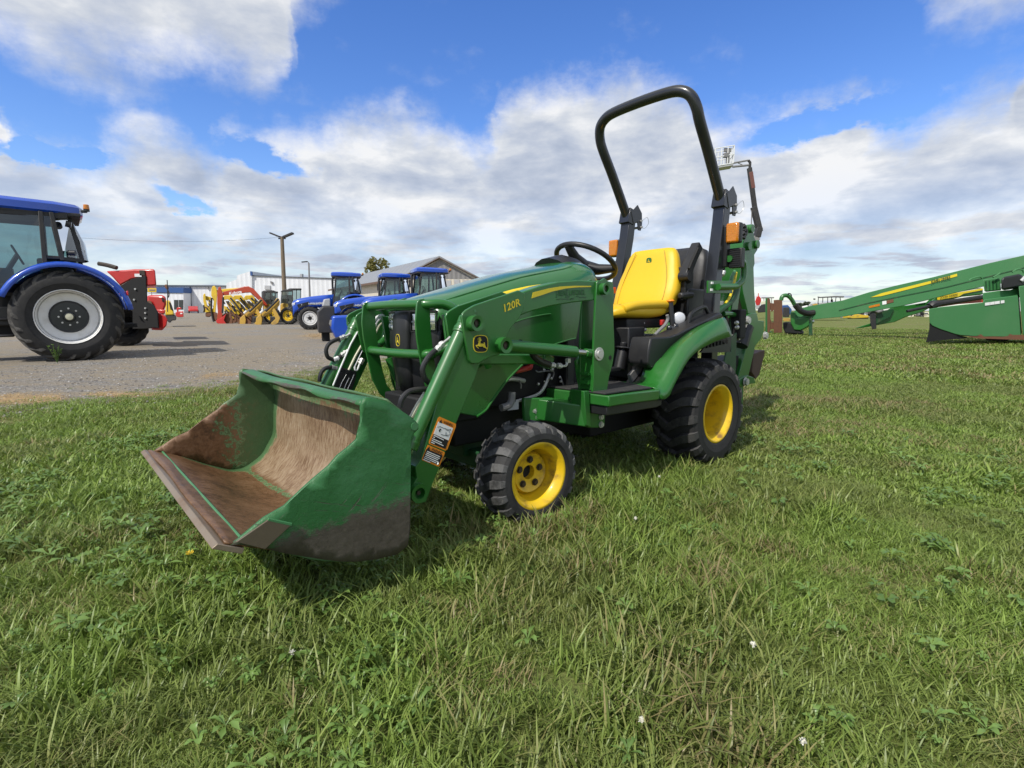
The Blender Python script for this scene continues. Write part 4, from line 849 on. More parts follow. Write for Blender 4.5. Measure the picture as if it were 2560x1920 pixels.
    # ---- steering column, wheel
    m=MB(); P=[(-.66,0,1.08),(-.74,0,1.13),(-.80,0,1.155),(-.84,0,1.17)]; m.tube(P,[.19,.155,.11,.055],20); m.tube([(-.70,0,.75),(-.66,0,1.1)],[.16,.17],16); B(m,'dash_cowl','black_plastic')
    q=T3('6',[(165,330),(330,235),(680,500),(470,545)],X=-.93)
    sc=Vector((-.925,-.02,1.245)); 
    swn=Vector((-.50,0,.866)).normalized(); su=Vector((0,1,0)); sv=swn.cross(su).normalized(); sv=-sv if sv.z<0 else sv
    sc=Vector((-.90,0,1.238)); SR=.185
    m=MB(); m.tube([sc+su*(SR*math.cos(t))+sv*(SR*math.sin(t)) for t in [2*math.pi*k/40 for k in range(40)]],.0155,12,closed=True); sw=B(m,'steering_wheel','black_plastic',smooth=60)
    hub=sc-swn*.035
    m=MB()
    for a in (R_(90),R_(208),R_(-28)):
        e=sc+su*(SR*math.cos(a))+sv*(SR*math.sin(a)); m.tube([hub,hub.lerp(e,.5)+swn*-.012,e],[.045,.032,.022],10)
    m.cyl(hub-swn*.01,hub+swn*.014,.052,24); m.tube([(-.80,0,1.15),hub],[.04,.028],12); m.build('wheel_spokes','black_plastic',sw,smooth=50)
    # ---- roll bar
    for s_ in (1,-1):
        m=MB(); m.tube([(-1.69,s_*.385,.62),(-1.71,s_*.38,1.10),(-1.795,s_*.372,1.50),(-1.825,s_*.37,1.70)],.042,4,sq=True,up=(0,0,1)); B(m,'roll_bar_post','black_paint',bevel=.005)
        yy=s_*.37; m=MB()
        for dy in (-.048,.040):
            pl=[(x-.062,z) for x,z in [(-1.72,1.69),(-1.75,1.705),(-1.80,1.745),(-1.855,1.69),(-1.86,1.61),(-1.845,1.56),(-1.81,1.56),(-1.80,1.62),(-1.75,1.60)]]
            m.prism([(x,yy+dy,z) for x,z in pl],(0,.008,0))
        m.box((-1.797,yy,1.655),(.07,.088,.11),Matrix.Rotation(R_(-14),3,'Y')); B(m,'hinge_bracket','black_paint',bevel=.003)
        m=MB(); 
        for x,z in ((-1.905,1.585),(-1.90,1.63)): m.cyl((x,yy-.062,z),(x,yy+.06,z),.009,10)
        B(m,'hinge_pin','zinc')
        m=MB(); m.tube(smoothp([(-1.905,yy+.06,1.63),(-1.95,yy+.07,1.66),(-1.97,yy+.07,1.62),(-1.94,yy+.06,1.58),(-1.905,yy+.06,1.58)],5),.0016,5); B(m,'pin_lanyard','steel')
    m=MB(); Lf=[(-1.795,.37,1.65),(-1.745,.37,1.73),(-1.61,.37,1.93),(-1.505,.37,2.075),(-1.468,.368,2.145),(-1.44,.345,2.21),(-1.425,.29,2.25),(-1.415,.20,2.266),(-1.41,0,2.27)]
    P=[Vector(p) for p in Lf]; P=P+[Vector((p.x,-p.y,p.z)) for p in P[-2::-1]]
    m.tube(smoothp(P,4),.0335,16,up=(0,1,0)); B(m,'roll_bar_hoop','black_paint',smooth=50)
    # amber lamps, rear lamps, wiring box
    for s_ in (1,-1):
        z0,y0,x0=1.434,.472,-1.775
        m=MB(); m.box((x0-.025,s_*y0,z0),(.045,.086,.128)); lb=B(m,'lamp_housing','black_plastic',bevel=.01)
        m=MB(); m.box((x0+.008,s_*y0,z0),(.028,.082,.124)); m.build('amber_lens','amber',lb,bevel=.012)
        m=MB(); m.box((x0-.02,s_*.41,z0-.08),(.05,.05,.26)); m.box((x0-.05,s_*.478,z0-.155),(.05,.085,.125)); B(m,'lamp_bracket','black_plastic',bevel=.006)
    m=MB()
    for k in range(8): m.box((-1.797,.478,1.235+k*.0135),(.004,.07,.005))
    B(m,'tail_lamp_grid','black_deep')
    # ---- backhoe
    def bp(name,z,pts,y,th,mat='green_paint',bev=.004,zn='h'):
        m=MB(); m.prism(T3(zn,pts,Y=y),(0,-th,0)); return B(m,name,mat,bevel=bev)
    bp('backhoe_boom',0,[(300,20),(325,0),(345,60),(352,110),(380,165),(378,215),(352,255),(355,330),(346,360),(352,560),(366,738),(300,745),(255,560),(240,400),(255,240),(258,180),(270,100)],.10,.20)
    bp('dipper_arm',0,[(285,760),(330,738),(372,738),(385,800),(432,805),(432,880),(410,950),(360,1010),(345,1080),(300,1270),(262,1345),(258,1500),(240,1480),(205,1330),(215,1280),(250,1150),(300,960),(320,870),(285,790)],.11,.13)
    m=MB(); 
    for u,v in ((295,185),(362,170),(318,40)): 
        c=T3('h',[(u,v)],Y=.10)[0]; m.cyl(c-Vector((0,.21,0)),c+Vector((0,.022,0)),.034,14)
    B(m,'boom_pin','green_paint',bevel=.003)
    bp('backhoe_bucket',0,[(440,1045),(436,1085),(395,1250),(365,1285),(330,1230),(345,1080),(400,1055)],.02,.22,'rust_dark2',.006)
    bp('bucket_ear',0,[(220,1290),(262,1270),(300,1255),(350,1275),(362,1320),(300,1330),(260,1350),(225,1345),(205,1320)],.13,.17)
    [(lambda m:(bolt(m,T3('h',[uv],Y=yy)[0],(0,1,0),.03,.02),B(m,'backhoe_bolt','zinc')))(MB()) for uv,yy in (((275,1308),.14),((290,800),.14),((437,925),.05))]
    bp('curved_link',0,[(235,515),(265,560),(295,660),(305,760),(275,800),(262,830),(225,840),(195,750),(185,680),(210,580)],.06,.05,'rust_dark',.003)
    bp('backhoe_frame',0,[(-60,500),(60,470),(200,470),(215,560),(190,680),(170,740),(60,760),(-60,760)],.16,.10,'green_paint',.004)
    bp('swing_tower',0,[(185,560),(215,520),(240,520),(215,700),(190,800),(160,780),(165,700)],.20,.03)
    bp('rear_frame_plate',0,[(155,780),(165,940),(205,900),(205,960),(200,1180),(195,1260),(165,1200),(120,1190),(100,1160),(120,1060),(160,1060)],.28,.012,'green_dark',.003)
    m=MB(); m.tube([Vector(v) for v in T3('h',[(275,880),(240,1000),(205,1190)],Y=-.04)],.055,14); m.tube([Vector(v) for v in T3('h',[(255,830),(280,860)],Y=-.04)],.06,14); B(m,'dipper_cylinder','black_paint')
    m=MB(); m.tube([Vector(v) for v in T3('h',[(205,1190),(195,1290)],Y=-.04)],.03,12); B(m,'cylinder_rod','steel')
    m=MB(); m.tube([Vector(v) for v in T3('h',[(235,1010),(262,920),(285,850)],Y=.1)],.06,10); B(m,'link_block','black_plastic')
    # grab handle plate on the roll bar
    m=MB(); m.tube(smoothp([Vector(v) for v in T3('h',[(140,288),(200,290),(235,300),(262,335),(262,420),(250,470),(215,505),(180,520),(50,522)],Y=.445)],5),.021,12); B(m,'handrail','green_paint')
    m=MB(); m.prism(T3('h',[(-30,470),(165,470),(170,575),(-32,572)],Y=.43),(0,-.012,0)); B(m,'handrail_bracket','green_paint',bevel=.002)
    m=MB(); m.box(T3('h',[(2,488)],Y=.434)[0],(.02,.008,.014)); m.box(T3('h',[(-3,545)],Y=.434)[0],(.02,.008,.014)); m.box(T3('h',[(75,655)],Y=.17)[0],(.06,.01,.03)); B(m,'label_plates','white')
    for q,mt,r in (([(205,520),(200,560),(160,640),(60,720),(20,760)],'green_dark',.022),([(200,400),(185,480),(150,600),(110,660)],'yellow_decal',.010),([(190,390),(165,440),(155,480)],'green_light',.012),([(95,745),(140,745),(190,755),(210,780),(205,820)],'green_paint',.018),([(165,930),(235,920)],'zinc',.012),([(210,955),(240,935)],'zinc',.014)):
        m=MB(); m.tube(smoothp([Vector(v) for v in T3('h',q,Y=.22)],5),r,8); B(m,'backhoe_hose' if r<.02 else 'backhoe_tube',mt)
    m=MB(); m.box(T3('h',[(185,830)],Y=.2)[0],(.10,.14,.22)); m.box(T3('h',[(92,350)],Y=.3)[0],(.02,.03,.06)); B(m,'valve_box','black_deep',bevel=.01)
    m=MB()
    for u,v in ((208,857),(205,820),(88,415),(95,400)): m.ball(T3('h',[(u,v)],Y=.25)[0],.018,8,6)
    B(m,'valve_fitting','zinc')
    m=MB()
    for u,v in ((272,30),(282,60),(268,90)): m.tube(smoothp([Vector(q) for q in T3('h',[(u-12,v-20),(u,v),(u-8,v+30)],Y=.12)],4),.016,8)
    B(m,'boom_hose','hose')
    m=MB(); m.bar((-1.80,-.28,.42),(-1.80,.28,.42),.10,.24); m.bar((-1.85,.0,.42),(-2.75,.0,.50),.16,.16); B(m,'backhoe_mainframe','black_deep',bevel=.008)
    for s_ in (-1,):
        m=MB(); m.bar((-2.5,s_*.35,1.0),(-2.45,s_*.45,.35),.09,.07,Vector((1,0,0))); B(m,'stabilizer_leg','green_paint',bevel=.006)
    return tr
MDEF.update({
'worn_edge':paint((.25,.20,.145),.42,metal=.3,dirt=.8,dcol=(.17,.09,.045),scale=5,bump=.001),
'rust_plate':paint((.115,.09,.06),.5,metal=.1,dirt=.6,dcol=(.085,.06,.045),scale=7,bump=.001),
'rust_dark2':paint((.085,.05,.035),.7,dirt=.5,dcol=(.05,.035,.025),scale=6,bump=.002),
'rust_dark':paint((.05,.04,.03),.6,metal=.2,dirt=.6,dcol=(.02,.02,.018),scale=10),
'seam':paint((.5,.33,.02),.6,dirt=.1),
'bucket_out2':m_bucket(False),
})
TR=build_tractor()
# ================================================================== background
def rotz(a): return Matrix.Rotation(a,3,'Z')
def farm_tractor(label,loc,rz,scale=1.0,group='blue farm tractors',detail=True,rim='white_rim',hubmat='black_paint',lettering=True,hood_long=1.0,front=True):
    """cab tractor, X forward, Y left, origin on the ground under the rear axle"""
    t=thing('farm_tractor',label,'tractor',loc,rz,group,scale)
    B=lambda mb,name,mat,**k: mb.build(name,mat,k.pop('parent',t),**k)
    hl=hood_long
    for s_ in (1,-1):
        wheel_mesh(.86,.50,.50,.045,20,(0,s_*.88,.84),s_,0,'tyre_ag',rim,t,'rear_wheel',.24,6,False,kind='ag',hubmat='zinc')
        if front: wheel_mesh(.62,.40,.35,.035,18,(2.55*hl+.1,s_*.86,.60),s_,0,'tyre_ag',rim,t,'front_wheel',.06,6,False,kind='ag',hubmat='zinc')
        m=MB(); m.lathe([(.001,.96 if s_>0 else -.96),(.27,.96*s_),(.30,.93*s_),(.31,.86*s_)],(0,0,.84),(0,1,0),30); m.lathe([(.001,1.04*s_),(.085,1.035*s_),(.10,.97*s_)],(0,0,.84),(0,1,0),20); h=B(m,'hub',hubmat)
        m=MB(); m.lathe([(.001,1.075*s_),(.055,1.07*s_),(.065,1.03*s_)],(0,0,.84),(0,1,0),16); m.build('hub_cap','cream',h)
        m=MB(); 
        for k in range(8):
            a=2*math.pi*k/8; m.cyl((.155*math.cos(a),.958*s_,.84+.155*math.sin(a)),(.155*math.cos(a),.985*s_,.84+.155*math.sin(a)),.018,6)
        m.build('hub_bolts','zinc',h)
        # rear fender: arch over the wheel
        A=[];n=20
        for k in range(n):
            a=R_(8+ (158-8)*k/(n-1)); r=.99
            A.append((r*math.cos(math.pi-a)*1.0,.84+r*math.sin(a)))
        rows=[]
        for y,dr in ((.56,.0),(.60,.03),(.9,.035),(1.08,.02),(1.12,-.01),(1.125,-.07)):
            rows.append([Vector(((x)*(1+dr),s_*y,.84+(z-.84)*(1+dr))) for x,z in A])
        m=MB(); m.grid(rows); B(m,'rear_fender','blue',solid=.02,smooth=50)
        m=MB(); m.box((-.93,s_*1.05,1.30),(.03,.12,.09)); B(m,'tail_lamp','red_lens',bevel=.01)
        if front:
            rows=[]
            for y in (.68,1.05):
                rows.append([Vector((2.55*hl+.1+.70*math.cos(R_(20+130*k/11)),s_*y,.62+.70*math.sin(R_(20+130*k/11)))) for k in range(12)])
            m=MB(); m.grid(rows); B(m,'front_fender','black_plastic',solid=.02)
    # chassis
    m=MB(); m.box((1.2*hl,0,.75),(2.6*hl,.42,.5)); m.bar((0,-.8,.84),(0,.8,.84),.3,.3); m.bar((2.55*hl+.1,-.75,.58),(2.55*hl+.1,.75,.58),.16,.18); m.box((.75,.45,.75),(.8,.4,.5)); m.box((.75,-.45,.75),(.8,.4,.5)); B(m,'chassis','black_deep',bevel=.02)
    # hood
    rows=[]
    for x,zc,hw in [(3.55,1.28,.27),(3.52,1.42,.30),(3.42,1.52,.33),(3.1,1.62,.36),(2.5,1.72,.38),(1.8,1.80,.39),(1.05,1.86,.40)]:
        x=1.0+(x-1.0)*hl; sec=[(0,0),(.5,-.01),(.8,-.05),(.95,-.13),(1,-.25),(1.0,-.48),(.96,-.62)]
        hf=[Vector((x-(.05*a*a),a*hw,zc+b)) for a,b in sec]; rows.append([Vector((p.x,-p.y,p.z)) for p in hf[::-1]]+hf[1:])
    m=MB(); m.grid(rows); B(m,'hood','blue',solid=.02,smooth=50)
    m=MB(); xf=1+2.50*hl; m.box((xf,0,1.10),(.10,.50,.42)); m.box((xf-.2,0,.9),(.5,.4,.5)); B(m,'grille','black_plastic',bevel=.03)
    for s_ in (1,-1):
        m=MB(); m.prism([(xf+.03,s_*.20,1.20),(xf-.12,s_*.345,1.28),(xf-.16,s_*.345,1.42),(xf-.0,s_*.22,1.38)],(.03,s_*.012,0)); B(m,'headlight','lens_white',bevel=.006)
        m=MB(); m.prism([(xf-.22,s_*.372,1.30),(xf-.95*hl,s_*.398,1.46),(xf-.90*hl,s_*.398,1.28),(xf-.3,s_*.38,1.10)],(0,s_*.012,0)); B(m,'side_vent','black_plastic',bevel=.004)
        if lettering:
            O=Vector((1.0+1.0*hl,s_*.405,1.40)); m=MB(); m.prism([(1.15,s_*.402,1.46),(1+2.0*hl,s_*.392,1.33),(1+2.0*hl,s_*.392,1.26),(1.15,s_*.402,1.36)],(0,s_*.004,0)); B(m,'hood_stripe','grey_light')
            tt=text_mb('NEW HOLLAND',.15,lambda x,y,h:Vector((1.0+.95*hl-s_*x,s_*.41,1.37+x*s_*.07+y)),bold=True); B(tt,'maker_lettering','white',smooth=0)
    # cab
    cx0,cx1,cw,z0,z1=-.62,1.02,.80,1.15,2.78
    m=MB(); m.box(((cx0+cx1)/2+.1,0,1.2),(1.5,1.25,.5)); B(m,'cab_floor','black_deep',bevel=.03)
    fr=MB()
    pts={'A':((1.12,.70,1.25),(.92,.70,z1)),'Bp':((.28,.80,1.2),(.24,.76,z1)),'C':((.0,.77,1.9),(.09,.76,z1)),'D':((-.30,.55,1.9),(-.16,.52,z1))}
    for s_ in (1,-1):
        f=MB()
        for a,b in pts.values(): f.bar((a[0],s_*a[1],a[2]),(b[0],s_*b[1],b[2]),.075,.07,Vector((1,0,0)))
        f.bar((1.12,s_*.70,1.28),(.28,s_*.79,1.22),.06,.07); f.bar((.0,s_*.77,1.93),(-.30,s_*.55,1.93),.06,.07); f.bar((.28,s_*.78,1.95),(.0,s_*.77,1.95),.05,.06); f.bar((.92,s_*.70,2.74),(-.14,s_*.72,2.74),.08,.12)
        B(f,'cab_frame','cab_dark',bevel=.01)
        g=MB(); g.add([(1.10,s_*.705,1.30),(.30,s_*.80,1.25),(.26,s_*.765,2.70),(.93,s_*.705,2.70)],[(0,1,2,3)]); B(g,'door_glass','glass',smooth=0)
        g=MB(); g.add([(.26,s_*.79,1.98),(.0,s_*.78,1.98),(.09,s_*.765,2.70),(.24,s_*.765,2.70)],[(0,1,2,3)]); B(g,'side_glass','glass',smooth=0)
        g=MB(); g.add([(-.02,s_*.76,1.98),(-.30,s_*.55,1.96),(-.18,s_*.52,2.70),(.07,s_*.75,2.70)],[(0,1,2,3)]); B(g,'corner_glass','glass',smooth=0)
        # mirror and lamps
        m=MB(); m.tube([(.95,s_*.74,2.55),(1.12,s_*1.05,2.56),(1.12,s_*1.10,2.5)],.016,8); m.box((1.12,s_*1.12,2.33),(.05,.16,.34)); B(m,'mirror','black_plastic',bevel=.01)
        m=MB(); m.cyl((-.10,s_*.72,2.60),(-.18,s_*.72,2.58),.06,16); l=B(m,'work_lamp','black_plastic'); m=MB(); m.cyl((-.18,s_*.72,2.58),(-.19,s_*.72,2.578),.052,16); m.build('lamp_lens','lens_white',l)
        m=MB(); m.cyl((-.10,s_*.74,2.05),(-.20,s_*.78,2.05),.05,14); B(m,'work_lamp','black_plastic')
    g=MB(); P=[(.0,.66),(.5,.65),(1,.66)]
    g.add([(1.13,-.66,1.55),(1.13,.66,1.55),(.93,.66,2.70),(.93,-.66,2.70)],[(0,1,2,3)]); B(g,'windscreen','glass',smooth=0)
    g=MB(); g.grid([[Vector((x-.10*(1-(y/.5)**2)*k,y,z)) for y in (-.5,-.3,0,.3,.5)] for x,z,k in ((-.32,1.95,1),(-.29,2.3,1),(-.18,2.70,.5))]); B(g,'rear_glass','glass')
    m=MB(); rows=[]
    for z,e in ((2.78,-.06),(2.82,0),(2.94,.0),(3.0,-.06),(3.03,-.3)):
        rows.append([Vector((.40+ (.78+e)*a,(.80+e)*b,z-.03*max(0,-a))) for a,b in ((-.93,-.86),(-1,-.7),(-1,0),(-1,.7),(-.93,.86),(-.5,1),(.5,1),(.95,.93),(1,.8),(1,0),(1,-.8),(.95,-.93),(.5,-1),(-.5,-1),(-.93,-.86))])
    m.grid(rows); m.add([rows[-1][i] for i in range(14)],[tuple(range(14))]); B(m,'roof','blue',smooth=45)
    m=MB(); m.box((.40,0,2.77),(1.48,1.5,.07)); B(m,'roof_lining','cab_dark',bevel=.02)
    m=MB(); m.tube([(-.36,.66,2.86),(-.44,.70,2.86)],.03,8); m.cyl((-.44,.70,2.86),(-.44,.70,2.90),.05,12); b=B(m,'beacon','black_plastic'); m=MB(); m.cyl((-.44,.70,2.90),(-.44,.70,2.99),.052,14,.045); m.build('beacon_lens','amber',b,bevel=.008)
    # seat, wheel, console
    m=MB(); m.box((.10,0,1.72),(.5,.5,.14)); m.box((-.14,0,2.05),(.14,.46,.6)); m.box((-.13,0,2.42),(.10,.26,.18)); m.box((.15,-.36,1.9),(.5,.16,.2)); B(m,'driver_seat','black_plastic',bevel=.04)
    m=MB(); m.tube([Vector((.66+.07*math.cos(a),.2*math.sin(a),2.02+.17*math.cos(a))) for a in [2*math.pi*k/24 for k in range(24)]],.018,8,closed=True); m.tube([(.95,0,1.5),(.66,0,2.02)],.045,8); m.box((.9,0,1.55),(.3,.4,.4)); B(m,'steering_wheel','black_plastic')
    # exhaust stack
    m=MB(); m.tube(smoothp([(1.12,-.62,1.6),(1.12,-.62,2.6),(1.10,-.62,2.72),(.98,-.62,2.82)],4),.055,12); B(m,'exhaust_stack','cab_dark')
    # rear linkage, tank, steps
    m=MB(); m.box((-.55,0,.75),(.5,.5,.4)); m.bar((-.4,.35,.6),(-1.1,.40,.65),.06,.08); m.bar((-.4,-.35,.6),(-1.1,-.40,.65),.06,.08); B(m,'rear_linkage','black_deep',bevel=.01)
    m=MB(); m.box((1.05,.62,.85),(.6,.34,.35)); m.box((.95,.80,.5),(.3,.12,.05)); m.box((1.0,.80,.8),(.3,.12,.05)); B(m,'fuel_tank','black_plastic',bevel=.04)
    return t
HD=math.atan2(-.66,-.75)      # machines are parked parallel
def set_on(o,P): o.location=(P.x,P.y,0)
# big blue tractor at the left edge: its left rear wheel stands at this point
def place_tractor(label,z,u,v,side,rz,scale,dep=None,**k):
    p=G(z,u,v) if dep is None else W(z,u,v,dep); p.z=0
    off=rotz(rz)@Vector((0 if side[0]=='r' else 2.65*k.get('hood_long',1),1.02*side[1],0))*scale
    return farm_tractor(label,(p.x-off.x,p.y-off.y,0),rz,scale,**k)
n_=Vector((.66,-.75)); RZB=math.atan2(-.70,-.714)
bt=place_tractor('large blue cab tractor at the left edge showing its big grey rimmed rear tyre','b2',700,1592,('r',1),R_(-140),.925,rim='white_rim',lettering=False)
bt2=place_tractor('blue farm tractor with white rims standing complete beyond the gravel, first of the blue row','b4',505,828,('f',1),R_(-162),.86,hood_long=.86)
t3=place_tractor('blue cab tractor half hidden between two others behind the green hood, black front weights','S',885,812,('f',1),R_(-158),.80,dep=21.5)
t4=place_tractor('nearest blue cab tractor, its roof and dark cab rising above the green hood','S',965,812,('f',1),R_(-158),.84,dep=20.0)
# ---- front weight block and blue ballast box
def world_box_thing(name,label,cat,p,rz,group=None):
    return thing(name,label,cat,p,rz,group)
p=W('b4',660,905,15.5); p.z=0
o=thing('ballast_block','grey stepped weight block carried in front of a blue tractor','weight',p,R_(-158))
m=MB(); m.prism([(-.2,-.42,.25),(.25,-.42,.25),(.25,-.42,.85),(.1,-.42,1.0),(-.2,-.42,1.0)],(0,.84,0)); m.build('weight_body','cab_dark',o,bevel=.03)
m=MB(); m.prism([(-.1,-.36,1.0),(.1,-.36,1.0),(.05,-.36,1.2),(-.1,-.36,1.22)],(0,.6,0)); m.build('weight_top','grey_light',o,bevel=.02)
for y in (-.28,.2): m=MB(); m.box((.05,y,.13),(.2,.16,.26)); m.build('foot','black_deep',o)
m=MB(); m.box((-.5,0,.7),(.6,.2,.2)); m.build('hitch_bar','black_deep',o)
p=W('b4',800,915,15.0); p.z=0
o=thing('ballast_box','blue and black weight box on the gravel beside the grey weight block','weight',p,R_(-158))
m=MB(); m.prism([(-.3,-.45,.1),(.2,-.45,.1),(.32,-.45,.4),(.28,-.45,.74),(-.3,-.45,.76)],(0,.9,0)); m.build('box_body','blue',o,bevel=.06)
m=MB(); m.prism([(.21,-.3,.2),(.34,-.3,.5),(.31,-.3,.62),(.2,-.3,.62)],(0,.6,0)); m.build('box_face','grey',o,bevel=.01)
# ---- red machine with black side plates
def b2(u,v,y): return W('b2',u,v,y)
yr_=12.6
def red_machine():
    p=G('b2',1330,1400); o=thing('snow_blower','tall red snow blower with black side plates parked behind the big blue tractor','snow blower',(p.x,yr_,0)); K=Vector((p.x,yr_,0))
    pl=lambda pts,y=yr_: [b2(u,v,y)-K for u,v in pts]
    m=MB(); m.prism(pl([(1000,745),(1180,735),(1270,727),(1440,725),(1462,735),(1475,880),(1370,885),(1372,795),(1240,822),(1130,880),(1060,800)]),(-1.0,1.5,0)); m.build('red_hood','red',o,bevel=.03)
    m=MB(); m.prism(pl([(1130,890),(1240,820),(1372,790),(1380,1035),(1440,1065),(1480,1130),(1492,1280),(1390,1275),(1330,1180),(1180,1080),(1140,960)],yr_-.03),(0,.04,0)); m.build('side_plate','black_deep',o,bevel=.005)
    m=MB(); m.prism(pl([(1380,900),(1380,1035),(1440,1065),(1480,1130),(1492,1280),(1360,1290),(1250,1290),(1250,900)],yr_+.2),(-.8,1.2,0)); m.build('auger_housing','black_deep',o,bevel=.01)
    m=MB()
    for u,v in ((1375,1095),(1375,1140),(1375,1190),(1280,915),(1270,1015)): q=b2(u,v,yr_-.03)-K; m.cyl(q,q-Vector((0,.03,0)),.022,8)
    m.build('plate_bolt','zinc',o)
    m=MB(); m.prism(pl([(1485,1135),(1555,1165),(1580,1200),(1570,1260),(1530,1305),(1425,1300),(1430,1280),(1492,1282)],yr_+.05),(-.8,1.2,0)); m.build('auger_drum','red',o,bevel=.05)
    m=MB(); m.tube(smoothp(pl([(930,675),(1010,690),(1100,715)]),4),.05,8); m.build('spout_linkage','rust_dark',o); m=MB(); m.box(pl([(1340,762)],yr_-.02)[0],(.12,.01,.12)); m.build('hood_bolt','rust_dark',o)
    m=MB(); m.box(pl([(1302,785)],yr_-.02)[0],(.16,.01,.07)); m.build('maker_plate','white',o)
    return o
red_machine()
def dark_wheel(label,p,R,w,rz,group): 
    o=thing('tractor_wheel',label,'wheel',(p.x,p.y,0),rz,group)
    return o
def red_tractor():
    # tractor carrying the blower: wheels and frame seen between the big tyre and the plate
    p=G('b2',1225,1452); rz=R_(-125); o=thing('red_tractor','dark wheeled tractor mostly hidden behind the big blue one and the red snow blower','tractor',(p.x,p.y,0),rz)
    for x,y in ((0,-.17),(0,-1.6)):
        wheel_mesh(.50,.34,.27,.03,18,(x,y,.50),1 if y==0 else -1,0,'tyre_ag','black_paint',o,'wheel',.12,5,False,kind='ag')
    m=MB(); m.box((.5,-.9,.8),(1.6,.7,.5)); m.box((.5,-.9,1.2),(1.2,.9,.5)); m.build('body','black_deep',o,bevel=.05)
    return o
red_tractor()
# second red implement, lamp pole, sign, yellow compactor, small red blower
def flat_thing(name,label,cat,zn,y,parts,group=None,base=None):
    """parts: (name, material, outline in photo points, depth front offset, thickness, bevel) - solid pieces at their own distance"""
    P0=W(zn,*parts[0][2][0],y); K=Vector((P0.x,y,0)); o=thing(name,label,cat,K,0,group)
    aw=Vector((K.x,K.y,0)).normalized()
    for nm,mt,pts,off,th,bv in parts:
        m=MB(); q=[W(zn,u,v,y+off)-K for u,v in pts]
        if isinstance(th,tuple): m.tube(smoothp(q,4) if len(q)>2 else q,th[0],8)
        else: m.prism(q,aw*th)
        m.build(nm,mt,o,bevel=0 if isinstance(th,tuple) else bv)
    return o
flat_thing('snow_blower','lower red blower with rounded chute next to the tall black plate','snow blower','b2',15.5,[
 ('red_housing','red',[(1385,985),(1400,970),(1530,972),(1565,985),(1568,1060),(1550,1110),(1540,1180),(1400,1180),(1380,1100)],0,1.5,.06),
 ('chute_port','black_deep',[(1520,990),(1545,1000),(1552,1030),(1530,1035)],-.03,.05,.005),
 ('cutter_rim','rust',[(1380,1035),(1400,1020),(1425,1030),(1440,1060),(1450,1110),(1395,1090)],-.05,.06,.01),
 ('skirt','red',[(1450,1105),(1560,1108),(1555,1150),(1460,1150)],-.02,1.5,.03)])
flat_thing('sign_board','small yellow sign board above the red blower','sign','b2',30,[('board','yellow_machine',[(1390,905),(1475,907),(1474,945),(1391,943)],0,.06,.01),('lettering','grey',[(1405,918),(1460,919),(1459,930),(1405,929)],-.02,.02,0),('post','grey',[(1425,943),(1432,943),(1432,1120),(1425,1120)],0.02,.06,0)])
flat_thing('signal_post','thin mast with a red lamp and mirror behind the red blowers','post','b2',19,[('mast','black_paint',[(1575,830),(1578,900),(1580,1130)],0,(.015,),0),('lamp_head','rust',[(1548,875),(1570,868),(1588,890),(1590,920),(1572,920),(1555,900)],0,.2,.03),('mirror_arm','black_paint',[(1580,925),(1592,950),(1590,985),(1578,995)],0,(.02,),0)])
flat_thing('road_roller','yellow machine with sloped dark window behind the red blowers','construction machine','b3',27,[
 ('body','yellow_machine',[(360,840),(380,822),(420,850),(450,925),(470,1015),(465,1040),(350,1040),(350,900)],0,1.6,.06),
 ('window','black_deep',[(398,858),(424,866),(468,985),(448,975),(420,960)],-.02,1.4,.01),
 ('undercarriage','cab_dark',[(350,1030),(480,1030),(505,1060),(500,1110),(440,1115),(425,1143),(400,1143),(380,1120),(350,1110)],.05,1.5,.04)])
flat_thing('snow_blower','small bright red blower standing alone far down the gravel lane','snow blower','b3',52,[
 ('chute','red',[(505,945),(525,928),(570,935),(575,955),(535,960),(530,1000),(510,1000)],0,.8,.04),
 ('housing','red',[(490,1000),(545,985),(600,985),(602,1065),(520,1068),(495,1045)],0,1.0,.05),
 ('name_plate','white',[(555,1008),(585,1006),(585,1022),(556,1024)],-.03,.02,0)])
MDEF['red_grey']=paint((.16,.06,.05),.5,dirt=.4)
MDEF['glass_dark']=paint((.02,.025,.03),.1,coat=.5,dirt=0)
# parked car
def car():
    p=W('b3',742,1000,112); o=thing('parked_car','red car parked by the wall of the low white warehouse','car',(p.x,112,0),R_(-60))
    m=MB(); s=[(-2.2,.35),(-2.25,.75),(-2.0,.95),(-1.5,1.0),(-.9,1.42),(.5,1.45),(1.1,1.05),(2.0,.9),(2.2,.6),(2.15,.35)]
    m.pxz(s,-.88,.88); m.build('car_body','red',o,bevel=.12)
    m=MB(); m.pxz([(-1.35,1.02),(-.85,1.36),(.45,1.38),(.95,1.05)],-.9,.9); m.build('side_windows','glass_dark',o,bevel=.02)
    m=MB(); m.prism([(-1.62,-.7,1.02),(-1.62,.7,1.02),(-1.0,.62,1.39),(-1.0,-.62,1.39)],(-.03,0,.02)); m.build('rear_window','glass_dark',o)
    for x in (-1.35,1.35):
        for y in (-.82,.82): m=MB(); m.cyl((x,y-.1,.33),(x,y+.1,.33),.33,20); m.build('wheel','black_deep',o)
    for y in (-.65,.65): m=MB(); m.box((-2.26,y,.80),(.06,.4,.14)); m.build('tail_lamp','red_lens',o)
    m=MB(); m.box((-2.28,0,.62),(.03,.45,.12)); m.build('number_plate','white',o)
car()
